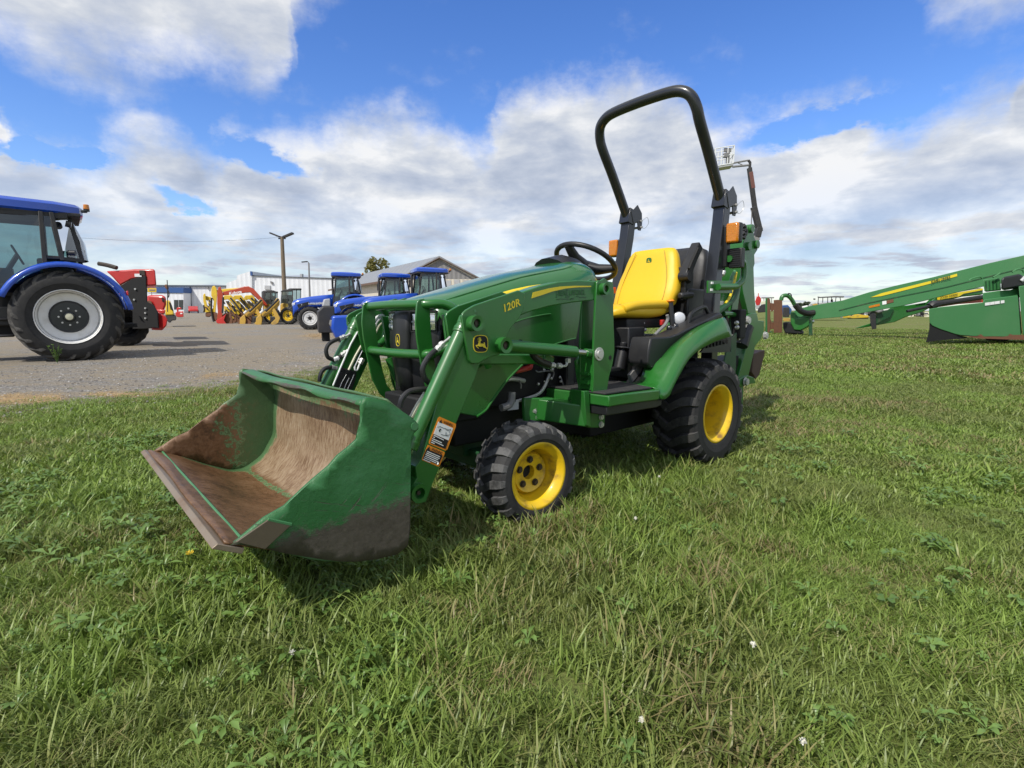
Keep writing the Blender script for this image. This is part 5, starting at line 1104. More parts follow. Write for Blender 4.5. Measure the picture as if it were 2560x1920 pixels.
# ---- warehouse
def building_prism(name,mat,zn,pts,y,th,o,K,bevel=0):
    m=MB(); m.prism([W(zn,u,v,y)-K for u,v in pts],(0,th,0)); return m.build(name,mat,o,bevel=bevel,smooth=0)
def corrug(col,axis='X',sc=6.0):
    def f(n):
        m,t,b,out=newmat(n); tc=t.node('ShaderNodeTexCoord').outputs['Object']; x=t.node('ShaderNodeSeparateXYZ',inp={0:tc}).outputs[{'X':0,'Y':1,'Z':2}[axis]]
        w=t.m('SINE',t.m('MULTIPLY',x,sc*2*math.pi)); a=t.noise(tc,.35,5,.6)
        t.put(b,'Base Color',t.mix(t.m('MULTIPLY',t.ss(a,.45,.7),.3),t.mix(t.m('MULTIPLY',t.ss(w,.6,.95),.25),col,tuple(c*.6 for c in col)),tuple(c*.75 for c in col))); t.put(b,'Roughness',.5)
        bp=t.node('ShaderNodeBump',inp={'Strength':.5,'Distance':.04,'Height':w}); t.l.new(bp.outputs[0],b.inputs['Normal']); return m
    return f
MDEF.update({'siding_white':corrug((.72,.74,.76),'X',1.1),'siding_cream':corrug((.60,.55,.45),'X',2.2),'siding_grey':corrug((.22,.215,.21),'X',2.0),'roof_metal':corrug((.23,.24,.25),'X',1.2),'blue_trim':paint((.03,.09,.26),.5,dirt=.1),'trim_dark':paint((.08,.1,.12),.5),'brown_trim':paint((.13,.075,.05),.6),'wood_pole':paint((.20,.155,.105),.85,dirt=.5,dcol=(.1,.08,.06),scale=3,bump=.01),'timber':paint((.42,.20,.13),.8,dirt=.4)})
def warehouse():
    y=118; K=W('b3',230,1005,y); K.z=0; o=thing('warehouse','long low white warehouse with dark roof edge and blue entrance band','building',K)
    gz=lambda u: [(u,1003)]
    building_prism('wall','siding_white','b3',[(-300,640),(1210,640),(1210,1008),(-300,1008)],y,40,o,K)
    building_prism('roof_edge','trim_dark','b3',[(-300,620),(235,620),(1215,628),(1215,645),(-300,640)],y-.4,41,o,K)
    building_prism('blue_band','blue_trim','b3',[(100,650),(600,660),(600,732),(100,722)],y-3,3,o,K)
    e=building_prism('entrance','siding_white','b3',[(100,733),(600,733),(608,1010),(100,1010)],y-2.8,2.7,o,K)
    for a in ((470,828,528,960),(537,828,596,960)):
        building_prism('entrance_glass','glass_dark','b3',[(a[0],a[1]),(a[2],a[1]),(a[2],a[3]),(a[0],a[3])],y-2.86,.05,e,K)
    building_prism('downspout','trim_dark','b3',[(684,640),(696,640),(711,910),(702,910)],y-.2,.15,o,K)
    building_prism('wall_lamp','grey','b3',[(915,652),(945,652),(940,672),(922,672)],y-.4,.3,o,K)
warehouse()
def tall_hall():
    y=104; K=W('b3',1540,1000,y); K.z=0; o=thing('white_hall','tall white industrial hall with stepped roof and blue corner behind the excavators','building',K)
    building_prism('side_wall','siding_white','b3',[(1195,598),(1338,545),(1340,490),(1525,432),(1546,434),(1546,1010),(1195,1010)],y,30,o,K)
    building_prism('front_wall','siding_white','b3',[(1546,495),(3000,545),(3000,1010),(1546,1010)],y+.4,30,o,K)
    building_prism('roof_edge','trim_dark','b3',[(1546,486),(3000,536),(3000,547),(1546,497)],y+.2,30,o,K)
    building_prism('blue_corner','blue_trim','b3',[(1521,432),(1547,434),(1549,490),(1524,492)],y-.2,.3,o,K)
    building_prism('vent_grille','grey_light','b3',[(1722,627),(1798,630),(1798,685),(1722,682)],y+.2,.3,o,K)
    building_prism('wall_fan','grey','b3',[(1800,568),(1832,580),(1832,608),(1803,598)],y+.1,.3,o,K)
    building_prism('roof_vent','grey_light','b4',[(404,312),(424,312),(424,348),(404,348)],y+8,.8,o,K)
tall_hall()
def barn():
    # gable facing the camera, long side running away to the left
    y=58; g1=W('b4',1695,160,y); gr=W('b4',2052,352,y); gl=Vector((2*g1.x-gr.x,y,gr.z)); K=Vector((g1.x,y,0)); o=thing('barn','old gabled barn with grey metal roof and weathered grey boards behind the blue tractors','building',K)
    far=W('b4',905,318,92)          # far end of the ridge
    dv=Vector((far.x-g1.x,92-y,0)); g1,gr,gl=g1-K,gr-K,gl-K
    ez=gr.z
    m=MB(); m.prism([(gr.x-.4,0,0),(gr.x-.4,0,ez+.15),(g1.x,0,g1.z-.15),(gl.x+.4,0,ez+.15),(gl.x+.4,0,0)],dv); m.build('wall','siding_cream',o,smooth=0)
    m=MB(); m.prism([(gl.x+.5,-.06,ez-.1),(g1.x,-.06,g1.z-.25),(gr.x-.5,-.06,ez-.1)],(0,.05,0)); m.build('gable_boards','siding_grey',o,smooth=0)
    m=MB(); m.prism([(gl.x+.5,-.05,ez-.1),(gl.x+.5,-.05,ez-2.4),(gr.x-.5,-.05,ez-2.4),(gr.x-.5,-.05,ez-.1)],(0,.04,0)); m.build('upper_boards','siding_cream',o,smooth=0)
    for s_,e in ((1,gr),(-1,gl)):
        m=MB(); m.prism([(g1.x,-.35,g1.z+.12),(g1.x,-.35,g1.z-.06),(e.x+s_*.25,-.35,e.z-.18),(e.x+s_*.25,-.35,e.z)],dv+Vector((0,.6,0))); m.build('roof','roof_metal',o,smooth=0)
        m=MB(); m.bar((g1.x,-.38,g1.z-.08),(e.x+s_*.25,-.38,e.z-.12),.06,.22,Vector((0,1,0))); m.build('barge_board','brown_trim',o,smooth=0)
    m=MB(); a=Vector((gl.x-.3,-.3,gl.z-.15)); m.bar(a,a+dv,.12,.25); m.build('eave_board','brown_trim',o,smooth=0)
    m=MB(); m.prism([(g1.x-.9,-.12,g1.z-1.6),(g1.x+1.0,-.12,g1.z-1.6),(g1.x+.9,-.12,g1.z-1.3),(g1.x-.7,-.12,g1.z-1.2)],(0,.04,0)); m.build('gable_patch','timber',o,smooth=0)
    for k,(x,w,h) in enumerate(((.9,.5,1.3),(1.8,.6,1.5),(2.8,.6,1.4),(3.6,.5,1.2))):
        m=MB(); m.box((g1.x+x,-.09,ez-.9),(w,.04,h)); m.build('board_panel','grey_light',o,smooth=0)
barn()
# ---- poles, lamp, wire
def pole(name,label,zn,top,base,y,r,heads):
    a=W(zn,*top,y); b=Vector((W(zn,*base,y).x,y,0)); K=Vector((b.x,y,0)); o=thing(name,label,'pole',K)
    m=MB(); m.tube([Vector((0,0,0)),a-K],[r*1.2,r*.85],12); m.build('post','wood_pole' if heads==2 else 'grey',o)
    for s_ in ((-1,1) if heads==2 else (-1,)):
        m=MB(); q=a-K; 
        if heads==2:
            m.bar(q+Vector((s_*.15,0,.0)),q+Vector((s_*.95,0,.32)),.45,.12); m.tube([q,q+Vector((s_*.5,0,.1))],.05,6)
        else:
            m.tube([q,q+Vector((-.1,0,.15)),q+Vector((-.7,0,.12))],.05,6); m.bar(q+Vector((-.2,0,.2)),q+Vector((-1.0,0,.12)),.3,.14)
        m.build('lamp_head','cab_dark',o)
    if heads==2:
        m=MB(); m.bar((a-K)+Vector((-.3,0,-.12)),(a-K)+Vector((.3,0,-.12)),.12,.1); m.build('cross_arm','cab_dark',o)
    return a
PA=pole('utility_pole','weathered wooden pole with two floodlights above the excavators','D',(609,512),(617,690),46,.17,2)
pole('lamp_post','slim street lamp post in front of the tall white hall','D',(667,568),(671,690),78,.12,1)
w0=W('D',150,512,40); w1=PA
m=MB(); P=[]
for k in range(25):
    t=k/24; q=w0.lerp(w1,t); q.z-=1.0*4*t*(1-t)*.35; P.append(q)
m.tube(P,.008,5); tag(m.build('overhead_wire','cab_dark'),'thin overhead wire running from the left to the wooden pole','cable')
# ---- trees
def m_leaf(c1,c2,tr=.25):
    def f(n):
        m,t,b,out=newmat(n); g=t.node('ShaderNodeObjectInfo'); geo=t.node('ShaderNodeNewGeometry'); a=t.noise(geo.outputs['Position'],1.1,3,.6)
        r=t.node('ShaderNodeAttribute',attribute_name='rnd').outputs['Fac']
        t.put(b,'Base Color',t.mix(t.m('ADD',t.m('MULTIPLY',r,.6),t.m('MULTIPLY',a,.4)),c1,c2)); t.put(b,'Roughness',.6)
        tl=t.node('ShaderNodeBsdfTranslucent',inp={0:t.mix(r,c1,tuple(min(1,x*1.8) for x in c2))}); mx=t.node('ShaderNodeMixShader',inp={0:tr,1:b.outputs[0],2:tl.outputs[0]}); t.l.new(mx.outputs[0],out.inputs[0]); return m
    return f
MDEF.update({'leaf_tree':m_leaf((.08,.09,.018),(.26,.23,.06)),'leaf_far':m_leaf((.02,.035,.015),(.05,.07,.03)),'bark':paint((.12,.09,.06),.9,dirt=.4)})
def tree(label,x,y,h,rc,mat='leaf_tree',n=2600,ls=.20,group=None):
    o=thing('tree',label,'tree',(x,y,0),0,group); m=MB(); m.tube([(0,0,0),(.1,0,h*.4),(0,.1,h*.85)],[.28,.2,.05],8)
    for k in range(6):
        a=k*1.05; m.tube([(0,0,h*(.35+.07*k)),(rc*.6*math.cos(a),rc*.6*math.sin(a),h*(.6+.06*k))],[.09,.02],6)
    m.build('trunk','bark',o)
    c=MB(); rr=random.Random(int(x*10)); cl=[]
    for k in range(26):
        a=rr.uniform(0,6.28); q=rr.random()**.5*rc*.8; z=rr.uniform(.35,.97); q*=(1.15-abs(z-.6)*1.6); cl.append((q*math.cos(a),q*math.sin(a),h*z,rr.uniform(.16,.34)*rc))
    rnd=[]
    for i in range(n):
        cx,cy,cz,cr=cl[i%len(cl)]; u=Vector((rr.gauss(0,1),rr.gauss(0,1),rr.gauss(0,.8))).normalized()*cr*rr.uniform(.6,1.1); p=Vector((cx,cy,cz))+u
        A,Bv=frame_of(p,Vector((rr.gauss(0,1),rr.gauss(0,1),rr.gauss(0,1)+.5))); s=ls*rr.uniform(.6,1.3)
        c.add([p-A*s,p+Bv*s*.6,p+A*s,p-Bv*s*.6],[(0,1,2,3)]); v=rr.random(); rnd+=[v]*4
    c.build('crown',mat,o,smooth=0,attr={'rnd':rnd})
q=W('b4',1130,275,105); tree('autumn tinted tree showing above the barn roof',q.x,105,(774-655)/1323*105+.956,3.2,n=3600,ls=.26)
# ---- excavator booms and backhoe loaders on the gravel
def digger(name,label,y,col,parts,group=None,cat='excavator',text=None):
    K=None
    o=flat_thing(name,label,cat,'b3',y,parts,group); return o
def boom_machine(label,y,mat,outline_boom,outline_stick,bucket,group,cabx=None,extra=[]):
    parts=[('boom',mat,outline_boom,0,.36,.03),('stick',mat,outline_stick,-.05,.30,.03),('bucket','rust',bucket,-.2,.75,.04)]+extra
    o=flat_thing('excavator',label,'excavator','b3',y,parts,group); return o
# orange-red excavator, nearest of the row
ro=flat_thing('excavator','orange red excavator with its long boom folded down, foremost of the row','excavator','b3',33.5,[
 ('boom','red_orange',[(1145,745),(1150,715),(1300,680),(1450,640),(1500,640),(1570,672),(1640,750),(1740,865),(1765,900),(1740,915),(1620,810),(1530,725),(1450,730),(1300,752),(1150,765)],0,.34,.03),
 ('stick','red_orange',[(1068,720),(1085,650),(1115,645),(1130,700),(1150,745),(1148,900),(1140,1060),(1128,1130),(1060,1130),(1075,1000),(1066,880)],-.06,.32,.03),
 ('quick_coupler','red',[(1050,1110),(1120,1080),(1190,1020),(1160,1110),(1200,1165),(1130,1175),(1060,1145)],-.1,.4,.02),
 ('dipper_cylinder','cab_dark',[(1150,790),(1146,900),(1140,1010)],-.12,(.06,),0),
 ('bucket','rust',[(1120,1050),(1180,1010),(1260,1030),(1290,1100),(1280,1170),(1180,1172),(1130,1130)],.1,.8,.05),
 ('cab','cab_dark',[(1700,700),(1830,690),(1845,900),(1700,900)],2.2,1.6,.05),
 ('undercarriage','cab_dark',[(1560,1060),(1900,1060),(1900,1170),(1560,1170)],2.2,2.2,.1)])
tt_K=ro.location
q0=W('b3',1318,730,33.3); t1=text_mb('Kubota',.27,lambda x,y,h:q0-tt_K+Vector((x,-.0,y+x*.17)),bold=True); t1.build('boom_lettering','white',ro,smooth=0)
GY='yellow excavators parked behind the orange one'
for i,(lab,y,dx,mt) in enumerate((('yellow excavator whose raised arm stands just left of the orange boom',36,0,'yellow_machine'),)):
    flat_thing('excavator',lab,'excavator','b3',y,[
     ('stick',mt,[(985,690),(1000,640),(1030,630),(1060,670),(1068,760),(1060,860),(1050,940),(1045,1000),(985,1000),(1010,940),(1020,850),(985,770)],0,.34,.03),
     ('boom',mt,[(1050,690),(1200,672),(1440,655),(1480,690),(1440,705),(1250,712),(1060,730)],.2,.34,.03),
     ('hose_bundle','cab_dark',[(990,800),(985,950),(1000,1060),(1020,1130)],-.05,(.06,),0),
     ('bucket','rust',[(985,1000),(1060,1000),(1085,1080),(1040,1130),(990,1080)],0,.7,.05)],GY)
flat_thing('excavator','small yellow excavator arm at the left end of the row','excavator','b3',40,[
 ('stick','yellow_machine',[(872,770),(885,738),(905,745),(912,830),(930,900),(985,955),(975,985),(900,940),(875,850)],0,.3,.03),
 ('boom','yellow_machine',[(900,770),(985,790),(990,830),(930,840),(905,820)],.2,.3,.03),
 ('link','yellow_machine',[(885,900),(960,940),(1000,990),(900,1005),(875,980)],-.05,.4,.03),
 ('bucket','rust',[(905,1005),(985,985),(1000,1040),(960,1068),(905,1060)],0,.6,.06),
 ('hose','cab_dark',[(878,900),(890,960),(880,1000)],-.06,(.05,),0)],GY)
for k,(u0,y,lab) in enumerate(((1150,35.5,'yellow excavator arm right behind the orange stick'),(1285,37,'yellow excavator arm in the middle of the row, dark cylinders on top'),(1440,38.5,'yellow excavator arm farthest right of the row'))):
    d=u0-1150
    flat_thing('excavator',lab,'excavator','b3',y,[
     ('boom','yellow_machine',[(1150+d,790),(1170+d,765),(1260+d,760),(1290+d,790),(1345+d,870),(1400+d,925),(1380+d,960),(1330+d,935),(1260+d,860),(1220+d,820),(1150+d,830)],0,.34,.03),
     ('boom_cylinder','cab_dark',[(1210+d,850),(1290+d,930),(1330+d,985)],-.1,(.075,),0),
     ('second_cylinder','cab_dark',[(1250+d,800),(1330+d,900),(1380+d,975)],-.15,(.055,),0),
     ('link','yellow_machine',[(1160+d,905),(1210+d,930),(1250+d,990),(1215+d,1005),(1165+d,985)],-.1,.4,.03),
     ('linkage','yellow_machine',[(1290+d,935),(1340+d,945),(1345+d,1020),(1310+d,1025),(1275+d,975)],-.12,.4,.03),
     ('bucket','rust',[(1170+d,1010),(1260+d,990),(1330+d,1040),(1345+d,1120),(1300+d,1172),(1200+d,1170),(1165+d,1100)],-.2+.1*k,.8,.06),
     ('track','cab_dark',[(1230+d,960),(1300+d,940),(1400+d,960),(1430+d,1060),(1440+d,1160),(1230+d,1160)],2.0,2.0,.1),('boom_plate','ochre_machine',[(1180+d,840),(1230+d,850),(1290+d,960),(1250+d,980)],.3,.3,.02)],GY)
flat_thing('bucket','rusty loose digging bucket lying in front of the yellow arms','bucket','b3',33,[('shell','rust',[(1350,1180),(1385,1060),(1480,1080),(1540,1130),(1535,1188)],0,.7,.04),('cutting_lip','dark_steel',[(1350,1188),(1535,1192),(1535,1180),(1352,1176)],-.04,.1,0)])
def clutter(o,y,u0,u1,v0,v1,seed,n=9):
    r=random.Random(seed); K=o.location
    for mt,nm,w in (('cab_dark','hydraulic_cylinder',.05),('yellow_machine','linkage',.07),('cab_dark','hose',.03),('rust','bucket_teeth',.06)):
        for k in range(n//3 if mt!='cab_dark' else n//2):
            u=r.uniform(u0,u1); v=r.uniform(v0,v1) if mt!='rust' else r.uniform(v0+(v1-v0)*.6,v1); a=r.uniform(.6,1.2); l=r.uniform(25,70)
            q=[W('b3',u,v,y)-K,W('b3',u+l*math.cos(a)*.5,v+l*math.sin(a)*.5+(6 if nm=='hose' else 0),y-.05)-K,W('b3',u+l*math.cos(a),v+l*math.sin(a),y)-K]
            m=MB(); m.tube(q if nm=='hose' else [q[0],q[2]],w*r.uniform(.7,1.2),6); m.build(nm,mt,o)
ex_=[o for o in bpy.data.objects if o.get('category')=='excavator' and o.parent is None]
for i_,o_ in enumerate(ex_):
    lb=o_['label']
    if 'right behind the orange stick' in lb: clutter(o_,35.3,1150,1290,850,1060,3)
    elif 'middle of the row' in lb: clutter(o_,36.8,1290,1440,830,1060,4)
    elif 'farthest right' in lb: clutter(o_,38.3,1440,1600,800,1080,5)
    elif 'left end' in lb: clutter(o_,39.8,885,985,800,960,6)
# cab machines behind
GC='dark machine cabs behind the loaders'
for lab,y,pts in (('dark cab with green glass between the orange boom and the yellow loader',38,(1700,715,1905,900)),('third dark cab nearest the blue tractor of the row',37,(2050,672,2230,900))):
    a,b_,c,d=pts
    o=flat_thing('excavator',lab,'excavator','b3',y,[('cab_body','cab_dark',[(a,870),(c,870),(c,1120),(a,1120)],0,1.6,.05),('roof','cab_dark',[(a-6,b_+8),(a+20,b_-4),(c,b_-4),(c+6,b_+14),(a-6,b_+16)],-.1,1.8,.02)]+
      [('cab_post','cab_dark',[(x,b_),(x+10,b_),(x+8,880),(x-2,880)],0,.08,0) for x in (a,(a+c)//2+20,c-12)]+[('cab_post','cab_dark',[(x,b_),(x+10,b_),(x+8,880),(x-2,880)],1.5,.08,0) for x in (a,c-12)],GC)
    m=MB(); K=o.location; q=[W('b3',u,v,y+.03)-K for u,v in ((a+6,b_+10),(c-6,b_+10),(c-6,872),(a+6,872))]; m.add(q,[(0,1,2,3)]); m.build('cab_glass','glass',o,smooth=0)
def backhoe_loader(lab,dx,y,k=1.0):
    f=lambda L:[((u-1640)*k+1640+dx,(v-1180)*k+1180) for u,v in L]
    o=flat_thing('backhoe_loader',lab,'loader','b3',y,[
     ('loader_arm','ochre_machine',f([(1640,1015),(1700,960),(1790,890),(1850,800),(1880,810),(1895,850),(1890,900),(1840,960),(1760,1010),(1680,1060),(1640,1050)]),0,.25,.03),
     ('front_link','ochre_machine',f([(1780,935),(1810,930),(1860,1010),(1900,1080),(1870,1150),(1800,1190),(1770,1150),(1835,1090),(1800,1010)]),-.08,.25,.03),
     ('tilt_cylinder','steel',f([(1640,1000),(1700,955)]),-.15,(.05,),0),
     ('cylinder_barrel','white',f([(1625,1008),(1662,975)]),-.16,(.07,),0),
     ('lift_cylinder','cab_dark',f([(1700,985),(1830,860),(1870,815)]),-.12,(.06,),0),
     ('engine_hood','ochre_machine',f([(1905,880),(1960,870),(2010,885),(2010,1060),(1905,1060)]),.8,.9,.05),
     ('cab_frame','cab_dark',f([(1915,700),(1960,682),(2040,680),(2075,692),(2078,705),(1918,712)]),.6,1.5,.03),
     ('cab_post','cab_dark',f([(1918,705),(1930,705),(1916,880),(1902,880)]),.6,.1,0),
     ('cab_post','cab_dark',f([(1992,700),(2004,700),(2000,880),(1988,880)]),.6,.1,0),
     ('cab_post','cab_dark',f([(2062,700),(2076,700),(2080,880),(2064,880)]),.6,.1,0),
     ('cab_back','cab_dark',f([(1930,760),(2070,760),(2080,900),(1920,900)]),1.4,.5,.02),
     ('chassis','cab_dark',f([(1760,1060),(2080,1040),(2080,1140),(1760,1140)]),.9,.8,.04),
     ('bucket','ochre_machine',f([(1565,1080),(1630,1020),(1650,1100),(1640,1188),(1560,1180)]),-.1,2.0,.03)],'yellow backhoe loaders beside the row of excavators')
    K=o.location; c=W('b3',*f([(1999,1080)])[0],y+.2)-K; R=c.z if c.z>.3 else .45
    wheel_mesh(.52*1,.36,.30,.03,20,(c.x,.45,.52),-1,0,'tyre_ag','yellow_rim',o,'front_wheel',.06,6,False,kind='r4')
    q=[W('b3',u,v,y+.62)-K for u,v in f([(1930,712),(2064,708),(2066,872),(1915,875)])]; m=MB(); m.add(q,[(0,1,2,3)]); m.build('cab_glass','glass',o,smooth=0)
    return o
backhoe_loader('yellow backhoe loader with black cab, its wheel beside the white rimmed blue tractor',40,31.5)
backhoe_loader('second yellow backhoe loader behind, only its raised arm and cab edge showing',-185,33.0,.97)
# ---- boom lift far behind
def boom_lift():
    y=38; zf=lambda u,v,yy=y: W('5',u,v,yy); K=Vector((W('D',1600,700,y).x,y,0)); o=thing('boom_lift','tall aerial work platform with grey basket on a dark arm behind the backhoe','lift',K)
    tb=lambda pts,r,nm,mt,yy=y: (lambda m:(m.tube([zf(u,v,yy)-K for u,v in pts],r,8),m.build(nm,mt,o)))(MB())
    # basket cage
    c=[(1422,690),(1655,625)]
    def cage(name,pts,r=.032):
        m=MB()
        for a,b in pts: m.tube([a,b],r,6)
        return m.build(name,'white',o)
    A=zf(1425,795)-K; Bq=zf(1600,765,y)-K; dv=Vector((.15,1.0,.0)); 
    low=[A,Bq,Bq+dv,A+dv]; h=Vector((0,0,1.15)); 
    seg=[]
    for f in (0,.5,1.0):
        for i in range(4): seg.append((low[i]+h*f,low[(i+1)%4]+h*f))
    for i in range(4):
        for f in (0,.34,.67): p=low[i].lerp(low[(i+1)%4],f); seg.append((p,p+h))
    cage('basket_cage',seg)
    m=MB(); m.prism(low,(0,0,-.14)); m.build('basket_floor','grey_light',o)
    m=MB(); p=low[0].lerp(low[1],.62)+dv*.1; m.box(p+Vector((.05,0,.95)),(.5,.12,.25)); m.box(p+Vector((-.05,0,.60)),(.3,.3,.28)); m.box(p+Vector((.1,0,.5)),(.2,.2,.8)); m.build('control_panel','grey',o,bevel=.02)
    tb([(1590,800),(1740,785)],.07,'basket_support','grey'); tb([(1600,765),(1735,740)],.06,'basket_support','grey'); tb([(1640,765),(1700,790)],.03,'basket_strut','grey')
    tb([(1735,740),(1752,760),(1748,830)],.09,'jib_knuckle','cab_dark')
    m=MB(); m.bar(zf(1745,810)-K,zf(1795,1180)-K,.28,.26); m.build('jib','cab_dark',o,bevel=.02)
    m=MB(); m.bar(zf(1752,850)-K,zf(1775,1000)-K,.29,.27); m.build('jib_sleeve','red_grey',o,bevel=.01)
    m=MB(); m.bar(zf(1785,1170)-K,zf(1840,1400)-K,.36,.36); m.bar(zf(1835,1360)-K,zf(1815,1450)-K,.4,.4); m.build('arm_elbow','cab_dark',o,bevel=.03)
    tb([(1768,1200),(1762,1380)],.035,'levelling_rod','grey')
    # lower arm continues down to the chassis hidden behind the backhoe
    e=zf(1815,1450)-K; m=MB(); m.bar(e,Vector((-1.2,.5,2.2)),.4,.45); m.build('main_boom','grey',o,bevel=.03)
    m=MB(); m.box((-1.0,.6,1.2),(2.2,1.8,1.0)); m.build('turntable','grey',o,bevel=.1)
    m=MB(); m.box((-1.0,.6,.6),(2.4,1.4,.35)); 
    for x in (-2.0,0.0):
        for yy in (-.3,1.5): m.cyl((x,yy-.15,.45),(x,yy+.15,.45),.45,18)
    m.build('wheeled_base','cab_dark',o)
boom_lift()
# ---- hay mower with long tongue on the right
def mower():
    K=G('b5',450,740); K.z=0; o=thing('mower_conditioner','long green hay mower whose sloping tongue with yellow stripe rises to the right','farm implement',K)
    def dep(u): return 19.3-(u-450)/1760*4.6
    L0=W('b5',450,600,19.3); L1=W('b5',2210,200,14.7); pn=(L1-L0).cross(Vector((0,0,1))).normalized(); pn=pn if pn.y>0 else -pn
    def Wp(zn,u,v,off=0):
        d=ray(zn,u,v); return CAMP+d*(((L0-CAMP).dot(pn)+off)/d.dot(pn))
    def pr(nm,mt,pts,off=0,th=.35,bv=.01,zn='b5',par=None):
        m=MB(); q=[]
        for u,v in pts:
            uu=u if zn=='b5' else (ZM[zn][0]+u*ZM[zn][2]-1850)/.320977
            q.append(Wp(zn,u,v,off)-K)
        n=len(q); V=q+[p+Vector((.62,.78,0))*th for p in q]
        m.add(V,[tuple(range(n)),tuple(range(n,2*n))[::-1]]+[(i,(i+1)%n,n+(i+1)%n,n+i) for i in range(n)])
        return m.build(nm,mt,par or o,bevel=bv)
    pr('tongue','green_faded',[(395,640),(400,575),(430,548),(530,517),(800,470),(1000,408),(1200,358),(1500,290),(1700,240),(1950,178),(2260,108),(2260,290),(2000,345),(1890,362),(1700,405),(1450,470),(1250,515),(1000,560),(800,598),(640,612),(450,632)])
    pr('tongue_rib','green_dark',[(770,545),(1000,487),(1300,425),(1600,365),(1900,290),(2240,205),(2240,213),(1900,298),(1600,373),(1300,433),(1000,495),(770,553)],-.012,.02,0)
    pr('tongue_stripe','yellow_decal',[(1017,447),(1100,415),(1300,365),(1500,315),(1690,262),(1692,282),(1500,335),(1300,387),(1100,437)],-.014,.02,0)
    a=Wp('b5',1488,326,-.04)-K; b=Wp('b5',1640,290,-.04)-K; ex=(b-a); wd=ex.length; ex.normalize(); ez=pn.cross(ex); ez=ez if ez.z>0 else -ez
    t1=text_mb('JOHN DEERE',.15,lambda x,y,h:a+ex*x+ez*y,bold=True,align='LEFT'); kk=wd/max((v-a).dot(ex) for v in t1.v); t1.v=[v+ex*((v-a).dot(ex)*(kk-1)) for v in t1.v]; t1.build('maker_lettering','green_dark',o,smooth=0)
    pr('yellow_reflector','amber',[(1003,515),(1088,495),(1089,513),(1004,530)],-.014,.02,0)
    pr('warning_label','white',[(1108,478),(1140,473),(1141,499),(1109,504)],-.014,.02,0); pr('warning_label','rust',[(1141,472),(1195,459),(1196,484),(1142,497)],-.014,.02,0)
    # hitch end
    pr('hitch_head','green_paint',[(390,560),(430,560),(440,610),(545,600),(565,640),(520,680),(470,705),(420,700),(395,650)],-.05,.5,.03)
    pr('gearbox','black_deep',[(330,640),(400,640),(440,690),(475,715),(475,735),(350,728),(335,690)],0,.6,.05)
    pr('parking_stand','green_dark',[(535,600),(560,600),(560,745),(535,747)],-.05,.12,.005)
    m=MB(); m.tube(smoothp([W('b5',u,v,19.0)-K for u,v in ((320,470),(330,440),(365,432),(400,460),(430,510),(470,555),(520,570),(575,567))],5),.07,10); m.build('hose_guide','green_paint',o)
    m=MB(); m.tube(smoothp([W('b5',u,v,18.9)-K for u,v in ((430,505),(470,550),(520,570),(578,565))],5),.10,10); m.build('hose_bundle','hose',o)
    m=MB(); m.tube(smoothp([W('b5',u,v,18.95)-K for u,v in ((372,440),(375,418),(398,425),(405,470),(440,510))],5),.02,6); m.build('hose_loop','hose',o)
    # cutting platform in front
    yb=14.2
    def pb(nm,mt,pts,off=0,th=1.6,bv=.02,zn='b5'):
        m=MB(); m.prism([W(zn,u,v,yb+off)-K for u,v in pts],Vector((.70,.714,0))*th); return m.build(nm,mt,o,bevel=bv)
    pb('platform_shield','green_faded',[(330,890),(560,850),(1400,760),(1420,700),(2090,620),(2150,1410),(1980,1430),(1800,1440),(1600,1435),(1420,1440),(1360,1400),(1280,1430),(1000,1420),(850,1385),(560,1290),(400,1220),(345,1160)],0,1.8,.015,'mw')
    pb('upper_deck','green_faded',[(1395,570),(1700,530),(1950,510),(2090,460),(2400,420),(2400,610),(2090,640),(1700,690),(1400,745)],.25,1.5,.02,'mw')
    pb('end_shield','green_faded',[(2105,440),(2500,380),(2500,1500),(2190,1400)],-.02,1.9,.02,'mw')
    pb('rubber_apron','black_deep',[(345,1160),(400,1220),(560,1290),(850,1385),(1100,1450),(1250,1450),(900,1480),(520,1510),(272,1548),(310,1420),(340,1300)],.02,.05,.0,'mw')
    pb('rusty_edge','rust',[(900,1395),(1000,1418),(1280,1428),(1360,1385),(1420,1436),(1600,1432),(1800,1438),(1900,1420),(1930,1380),(1990,1400),(2150,1400),(2400,1420),(2400,1500),(1900,1490),(1300,1470)],-.02,.06,.0,'mw')
    a=W('mw',1445,795,yb-.02)-K; b=W('mw',1825,742,yb-.02)-K; ex=(b-a).normalized(); ez=Vector((-ex.z,0,ex.x)); h=.55*(b-a).length/3.8
    m=MB()
    for s0,s1 in ((0,.24),(.26,.48),(.50,.76),(.82,1.0)):
        L=(b-a).length; m.prism([a+ex*L*s0-ez*h*.5,a+ex*L*s1-ez*h*.5,a+ex*L*s1+ez*h*.5,a+ex*L*s0+ez*h*.5],(0,.01,0))
    m.build('model_plate','white',o)
    pb('vent_box','green_faded',[(1400,310),(1720,270),(1750,510),(1430,545)],.3,.5,.02,'mw')
    for k in range(4):
        u=1450+k*68; pb('vent_slat','green_dark',[(u,340-k*8),(u+26,336-k*8),(u+34,520-k*8),(u+10,524-k*8)],.285,.02,0,'mw')
    pb('belt_cover','black_plastic',[(1760,320),(1800,250),(1900,235),(2100,195),(2180,215),(2230,300),(2230,430),(2000,480),(1760,515)],.1,.6,.05,'mw')
    m=MB(); m.tube(smoothp([W('mw',u,v,yb+.1)-K for u,v in ((2150,340),(2200,290),(2260,250))],4),.05,8); m.build('spring','grey_light',o)
